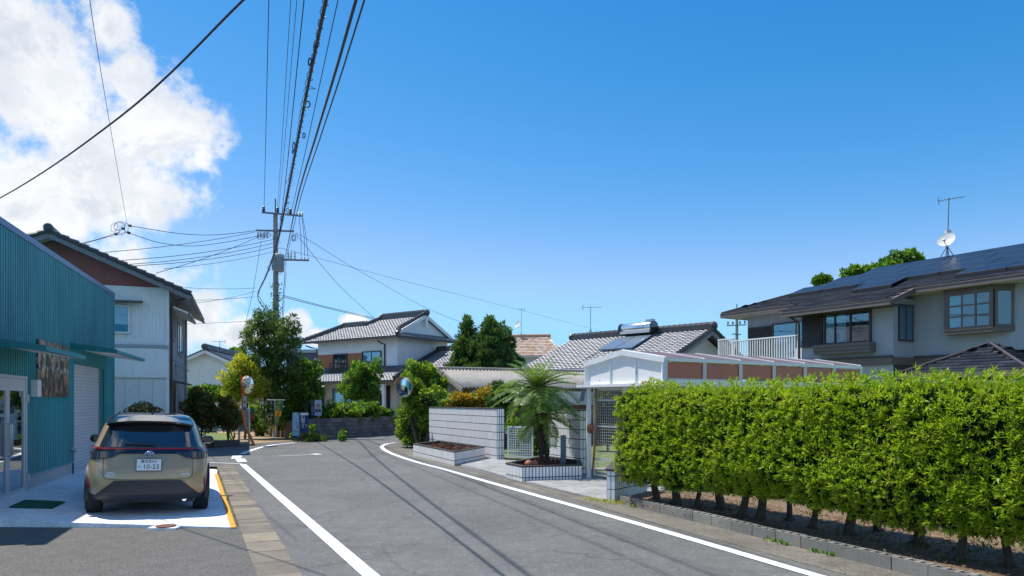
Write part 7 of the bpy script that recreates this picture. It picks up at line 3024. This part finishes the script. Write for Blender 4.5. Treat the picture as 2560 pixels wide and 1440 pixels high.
# ---------------------------------------------------------------- street furniture and boards
M_ORANGE = mat('orange_paint', (.62, .17, .03), .5, .15, 6, col2=(.40, .12, .05), c2at=(.62, .75))
M_MIRROR = mat('mirror_steel', (.80, .83, .86), .06, .03, metal=1.0)
mp_ = thing('traffic_mirror', 'round convex mirror on a bent orange post at the path corner', 'traffic mirror', gp(636, 1114))
mb = MB()
mb.tube(catmull([gp(636, 1114) + Vector((0, 0, -.03)), at(625, 1090, 27.65), at(614, 1070, 27.7), at(610, 1050, 27.7), at(607, 1000, 27.7), at(605, 942, 27.7)], 5), .055, 12)
mb.build('post', M_ORANGE, mp_, smooth='auto')


def mirror_disc(c, nrm, r, parent, back):
    nrm = Vector(nrm).normalized()
    mb = MB()
    pr = [(r * k / 8, .10 * r * (1 - (k / 8) ** 2)) for k in range(1, 9)]
    mb.lathe([(.004, .10 * r)] + pr, c, nrm, 32, cap=False)
    f = mb.build('mirror_face', M_MIRROR, parent, smooth=True)
    mb = MB()
    mb.lathe([(r * .99, .012), (r * 1.06, .02), (r * 1.06, -.04), (r * .9, -.07), (.02, -.08)], c, nrm, 32, cap=False)
    mb.build('mirror_rim', back, parent, smooth='auto')
    return f


mc = at(620, 962, 27.5)
mirror_disc(mc, (.95, -.31, -.05), .34, mp_, M_ORANGE)
mb = MB()
mb.beam(at(606, 965, 27.7), mc + Vector((-.05, .1, 0)), .05, .05)
mb.build('bracket', M_STEELD, mp_)
a_, b_ = at(611, 990, 27.6), at(611, 1027, 27.6)
mb = MB()
mb.box(a_.x - .02, a_.x + .10, a_.y - .06, a_.y - .05, b_.z, a_.z)
sg = mb.build('sign_plate', mat('sign_white', (.55, .60, .64), .5), mp_)
mb = MB()
mb.box(a_.x - .015, a_.x + .095, a_.y - .064, a_.y - .061, b_.z + .02, b_.z + .14)
mb.build('sign_band', mat('sign_blue', (.03, .12, .30), .5), sg)
mb = MB()
mb.box(a_.x + .01, a_.x + .07, a_.y - .064, a_.y - .061, b_.z + .30, b_.z + .40)
mb.build('sign_band', mat('sign_blue', (.03, .12, .30), .5), sg)
# mirror half swallowed by the shrub
m2 = thing('traffic_mirror', 'hooded convex mirror half swallowed by the overgrown corner shrub', 'traffic mirror', gp(1028, 1124))
c2 = at(1010, 968, 25.7)
mirror_disc(c2, (-.50, -.86, -.06), .345, m2, mat('tan_back', (.40, .28, .17), .6))
mb = MB()
arc0, arc1 = [], []
nn = Vector((-.50, -.86, -.06)).normalized()
uu = nn.cross(Vector((0, 0, 1))).normalized()
vv = uu.cross(nn)
for k in range(13):
    t = R(20 + 140 * k / 12)
    e = uu * math.cos(t) + vv * math.sin(t)
    arc0.append(c2 + e * .37)
    arc1.append(c2 + e * .39 + nn * .14)
mb.grid([arc0, arc1])
mb.build('hood', mat('tan_back', (.40, .28, .17), .6), m2, recalc=False)
mb = MB()
mb.tube([Vector((at(1046, 1003, 26.7).x, 26.7, 0)), Vector((at(1046, 1003, 26.7).x, 26.7, 2.1)), c2 + Vector((.05, .12, .0))], .045, 10)
mb.build('post', M_ORANGE, m2)

# notice board
nb = thing('notice_board', 'white framed two-pane notice board beside the dirt path', 'notice board', gp(612, 1108))
NF = frame(at(598, 1003, 28.6) + Vector((0, 0, -CAM_H)), (1, -.12))
zt = lambda v: CAM_H + (HORIZON_V - v) / FPX * 28.6
M_NBF = mat('notice_frame', (.62, .63, .60), .5, .08)
W_n = 26 / FPX * 28.6
for x in (0, W_n):
    mb = MB(NF)
    mb.box(x - .03, x + .03, -.03, .03, 0, zt(1022))
    mb.build('post', M_NBF, nb)
for z0_, z1_n in ((zt(1076), zt(1054)), (zt(1045), zt(1024))):
    mb = MB(NF)
    mb.box(.03, W_n - .03, -.025, .025, z0_, z1_n)
    pn = mb.build('board_panel', mat('notice_grey', (.36, .40, .43), .4, .1), nb)
    for (za, zb_) in ((z0_ - .05, z0_), (z1_n, z1_n + .05)):
        mb = MB(NF)
        mb.box(.03, W_n - .03, -.035, .03, za, zb_)
        mb.build('frame_bar', M_NBF, pn)
mb = MB(NF)
mb.box(W_n + .06, W_n + .22, -.02, .0, zt(1050), zt(1020))
mb.build('green_notice', mat('green_print', (.03, .16, .08), .6, .1, col2=(.45, .06, .03), c2at=(.58, .6), c2scale=4), nb)

# kerb of the roadside bed
BK = [(-16.5, 26.15), (-11.0, 26.15), (-10.45, 27.2)]
mb = MB()
for a, b in zip(BK, BK[1:]):
    mb.beam((a[0], a[1], .11), (b[0], b[1], .11), .16, .28)
tag(mb.build('bed_kerb', mat('dark_kerb', (.075, .07, .066), .9, .3, 8, bump=.4)), 'dark stained concrete kerb round the roadside shrub bed', 'kerb')

# banner on a pole
M_CLOTH = mat('banner_green', (.035, .18, .09), .8, .08)
M_YEL = mat('banner_yellow', (.72, .50, .02), .7, .05)
M_REDP = mat('banner_red', (.55, .05, .03), .7, .05)
M_WHITEP = mat('white_pole', (.62, .63, .62), .5)
b0 = gp(690, 1100)
bn = thing('banner_flag', 'green and yellow banner with Japanese lettering on a thin white pole', 'banner', b0)
mb = MB()
mb.tube([b0 + Vector((0, 0, -.03)), at(687, 1000, 31.5)], .022, 8)
mb.build('banner_pole', M_WHITEP, bn)
mb = MB()
mb.tube([at(668, 1000, 31.5), at(712, 1000, 31.5)], .012, 6)
mb.build('top_rod', M_WHITEP, bn)
tl, tr_, br, bl_ = at(688, 1001, 31.4), at(710, 1001, 31.4), at(696, 1066, 31.4), at(689, 1066, 31.4)
def lerp2(s, t): return (tl.lerp(tr_, s)).lerp(bl_.lerp(br, s), t) + Vector((0, .03 * math.sin(s * 5 + t * 6), 0))
mb = MB()
mb.grid([[lerp2(i / 6, j / 16) for i in range(7)] for j in range(17)])
o = mb.build('cloth', M_CLOTH, bn, smooth=True, recalc=False)
mb = MB()
mb.grid([[lerp2(i / 6, .40 + .22 * j / 6) + Vector((0, -.012, 0)) for i in range(7)] for j in range(7)])
mb.build('yellow_band', M_YEL, bn, smooth=True, recalc=False)
for ch_, t_, m_, sz_ in (('子', .07, M_YEL, .22), ('ど', .19, M_YEL, .22), ('も', .31, M_YEL, .22), ('110', .46, M_REDP, .18), ('番', .56, M_REDP, .17), ('の', .70, M_YEL, .16), ('家', .82, M_YEL, .14)):
    c = lerp2(.5, t_) + Vector((-.0, -.05, 0))
    text_part('lettering', ch_, m_, bn, sheet_frame(c, (1, 0, 0), (0, 0, 1)), sz_, .001)

# campaign boards: flat prints with generic portraits
M_SKIN = mat('print_skin', (.55, .33, .25), .6, .05)
M_HAIR = mat('print_hair', (.02, .018, .02), .6)
M_SUIT = mat('print_suit', (.04, .05, .08), .6)
M_GSUIT = mat('print_grey_suit', (.20, .22, .28), .6)
M_SHIRT = mat('print_shirt', (.66, .68, .70), .6)


def disc(mb, F, cx, cz, rx, rz, y, n=20):
    pts = [(cx + rx * math.cos(2 * math.pi * k / n), y, cz + rz * math.sin(2 * math.pi * k / n)) for k in range(n)]
    old = mb.M; mb.M = F
    mb.add(pts, [tuple(range(n))])
    mb.M = old


def portrait(F, parent, cx, cz, s, suit):
    mb = MB(F)
    mb.add([(cx - s * 1.5, -.016, cz - s * 2.6), (cx + s * 1.5, -.016, cz - s * 2.6), (cx + s * 1.3, -.016, cz - s * 1.5), (cx + s * .45, -.016, cz - s * 1.05), (cx - s * .45, -.016, cz - s * 1.05), (cx - s * 1.3, -.016, cz - s * 1.5)], [(0, 1, 2, 3, 4, 5)])
    mb.build('printed_suit', suit, parent)
    mb = MB(F)
    mb.add([(cx - s * .35, -.018, cz - s * 1.08), (cx, -.018, cz - s * 2.3), (cx + s * .35, -.018, cz - s * 1.08)], [(0, 1, 2)])
    mb.build('printed_shirt', M_SHIRT, parent)
    mb = MB(); disc(mb, F, cx, cz + s * .18, s * .88, s * 1.02, -.019); mb.build('printed_hair', M_HAIR, parent)
    mb = MB(); disc(mb, F, cx, cz - s * .12, s * .74, s * 1.0, -.021); mb.build('printed_face', M_SKIN, parent)
    for (dx, dz, rx, rz, m_) in ((-.28, 0, .12, .04, M_HAIR), (.28, 0, .12, .04, M_HAIR), (0, -.55, .22, .05, M_REDP), (-.28, .14, .16, .03, M_HAIR), (.28, .14, .16, .03, M_HAIR)):
        mb = MB(); disc(mb, F, cx + dx * s, cz + dz * s, rx * s, rz * s, -.023, 10); mb.build('printed_feature', m_, parent)


def board(label, u0, u1, v0, v1, Y, m, ex=(1, 0), legs=True):
    F = frame(at(u0, 1003, Y) + Vector((0, 0, -CAM_H)), ex)
    W_ = (u1 - u0) / FPX * Y
    z0_, z1_n = CAM_H + (HORIZON_V - v1) / FPX * Y, CAM_H + (HORIZON_V - v0) / FPX * Y
    t = thing('campaign_board', label, 'poster', F @ Vector((W_ / 2, 0, 0)), 'campaign boards by the road')
    mb = MB(F)
    mb.box(0, W_, -.012, .012, z0_, z1_n)
    mb.build('panel', m, t)
    if legs:
        for x in (.06, W_ - .06):
            mb = MB(F)
            mb.box(x - .015, x + .015, .013, .04, min(0, z0_) - .02, z1_n - .1)
            mb.build('stake', M_BARK, t)
    T = lambda x, z: F @ sheet_frame((x, -.016, z), (1, 0, 0), (0, 0, 1))
    return t, F, W_, z0_, z1_n, T


M_LBLUE = mat('print_light_blue', (.16, .38, .55), .5, .06)
M_NAVY = mat('print_navy', (.010, .035, .16), .5, .06)
M_LETTER = mat('print_white', (.74, .76, .78), .5)
t, F, W_, z0_, z1_n, T = board('light blue upright campaign board with a portrait in a grey suit', 731, 750, 1032, 1093, 30.0, M_LBLUE)
H = z1_n - z0_
mb = MB(F); mb.box(W_ * .93, W_, -.016, -.013, z0_, z1_n); mb.build('printed_stripe', M_NAVY, t)
for ch_, k in (('吉', .10), ('川', .27)):
    text_part('lettering', ch_, M_LETTER, t, T(W_ * .46, z1_n - k * H), .25, .001)
for ch_, k in (('さ', .45), ('お', .55), ('り', .65)):
    text_part('lettering', ch_, M_LETTER, t, T(W_ * .28, z1_n - k * H), .12, .001)
portrait(F, t, W_ * .66, z0_ + H * .36, .062, M_GSUIT)
mb = MB(F); mb.box(0, W_, -.0165, -.0135, z0_, z0_ + .06); mb.build('printed_base', M_NAVY, t)
t, F, W_, z0_, z1_n, T = board('navy upright campaign board with big white characters and a small portrait', 751, 771, 1032, 1082, 30.1, M_NAVY)
H = z1_n - z0_
mb = MB(F); mb.box(0, W_, -.016, -.013, z1_n - .10, z1_n); mb.build('printed_header', M_LETTER, t)
for ch_, k, s_ in (('石', .22, .20), ('橋', .40, .20), ('み', .58, .15), ('ち', .72, .13)):
    text_part('lettering', ch_, M_LETTER, t, T(W_ * .32, z1_n - k * H), s_, .001)
portrait(F, t, W_ * .74, z0_ + H * .40, .040, mat('print_plum_suit', (.14, .10, .18), .6))
t, F, W_, z0_, z1_n, T = board('white campaign poster with a large portrait above the low shrubs', 777, 804, 1000, 1040, 32.6, mat('print_pale', (.52, .55, .66), .5), legs=True)
H = z1_n - z0_
mb = MB(F); mb.box(0, W_ * .36, -.016, -.013, z0_, z0_ + H * .56); mb.build('printed_column', M_NAVY, t)
mb = MB(F); mb.box(0, W_ * .36, -.016, -.013, z0_ + H * .57, z1_n); mb.build('printed_column', mat('print_dark_green', (.05, .08, .06), .6), t)
for ch_, k in (('た', .52), ('け', .70), ('し', .87)):
    text_part('lettering', ch_, M_LETTER, t, T(W_ * .19, z1_n - k * H), .12, .001)
portrait(F, t, W_ * .68, z0_ + H * .60, .095, M_SUIT)
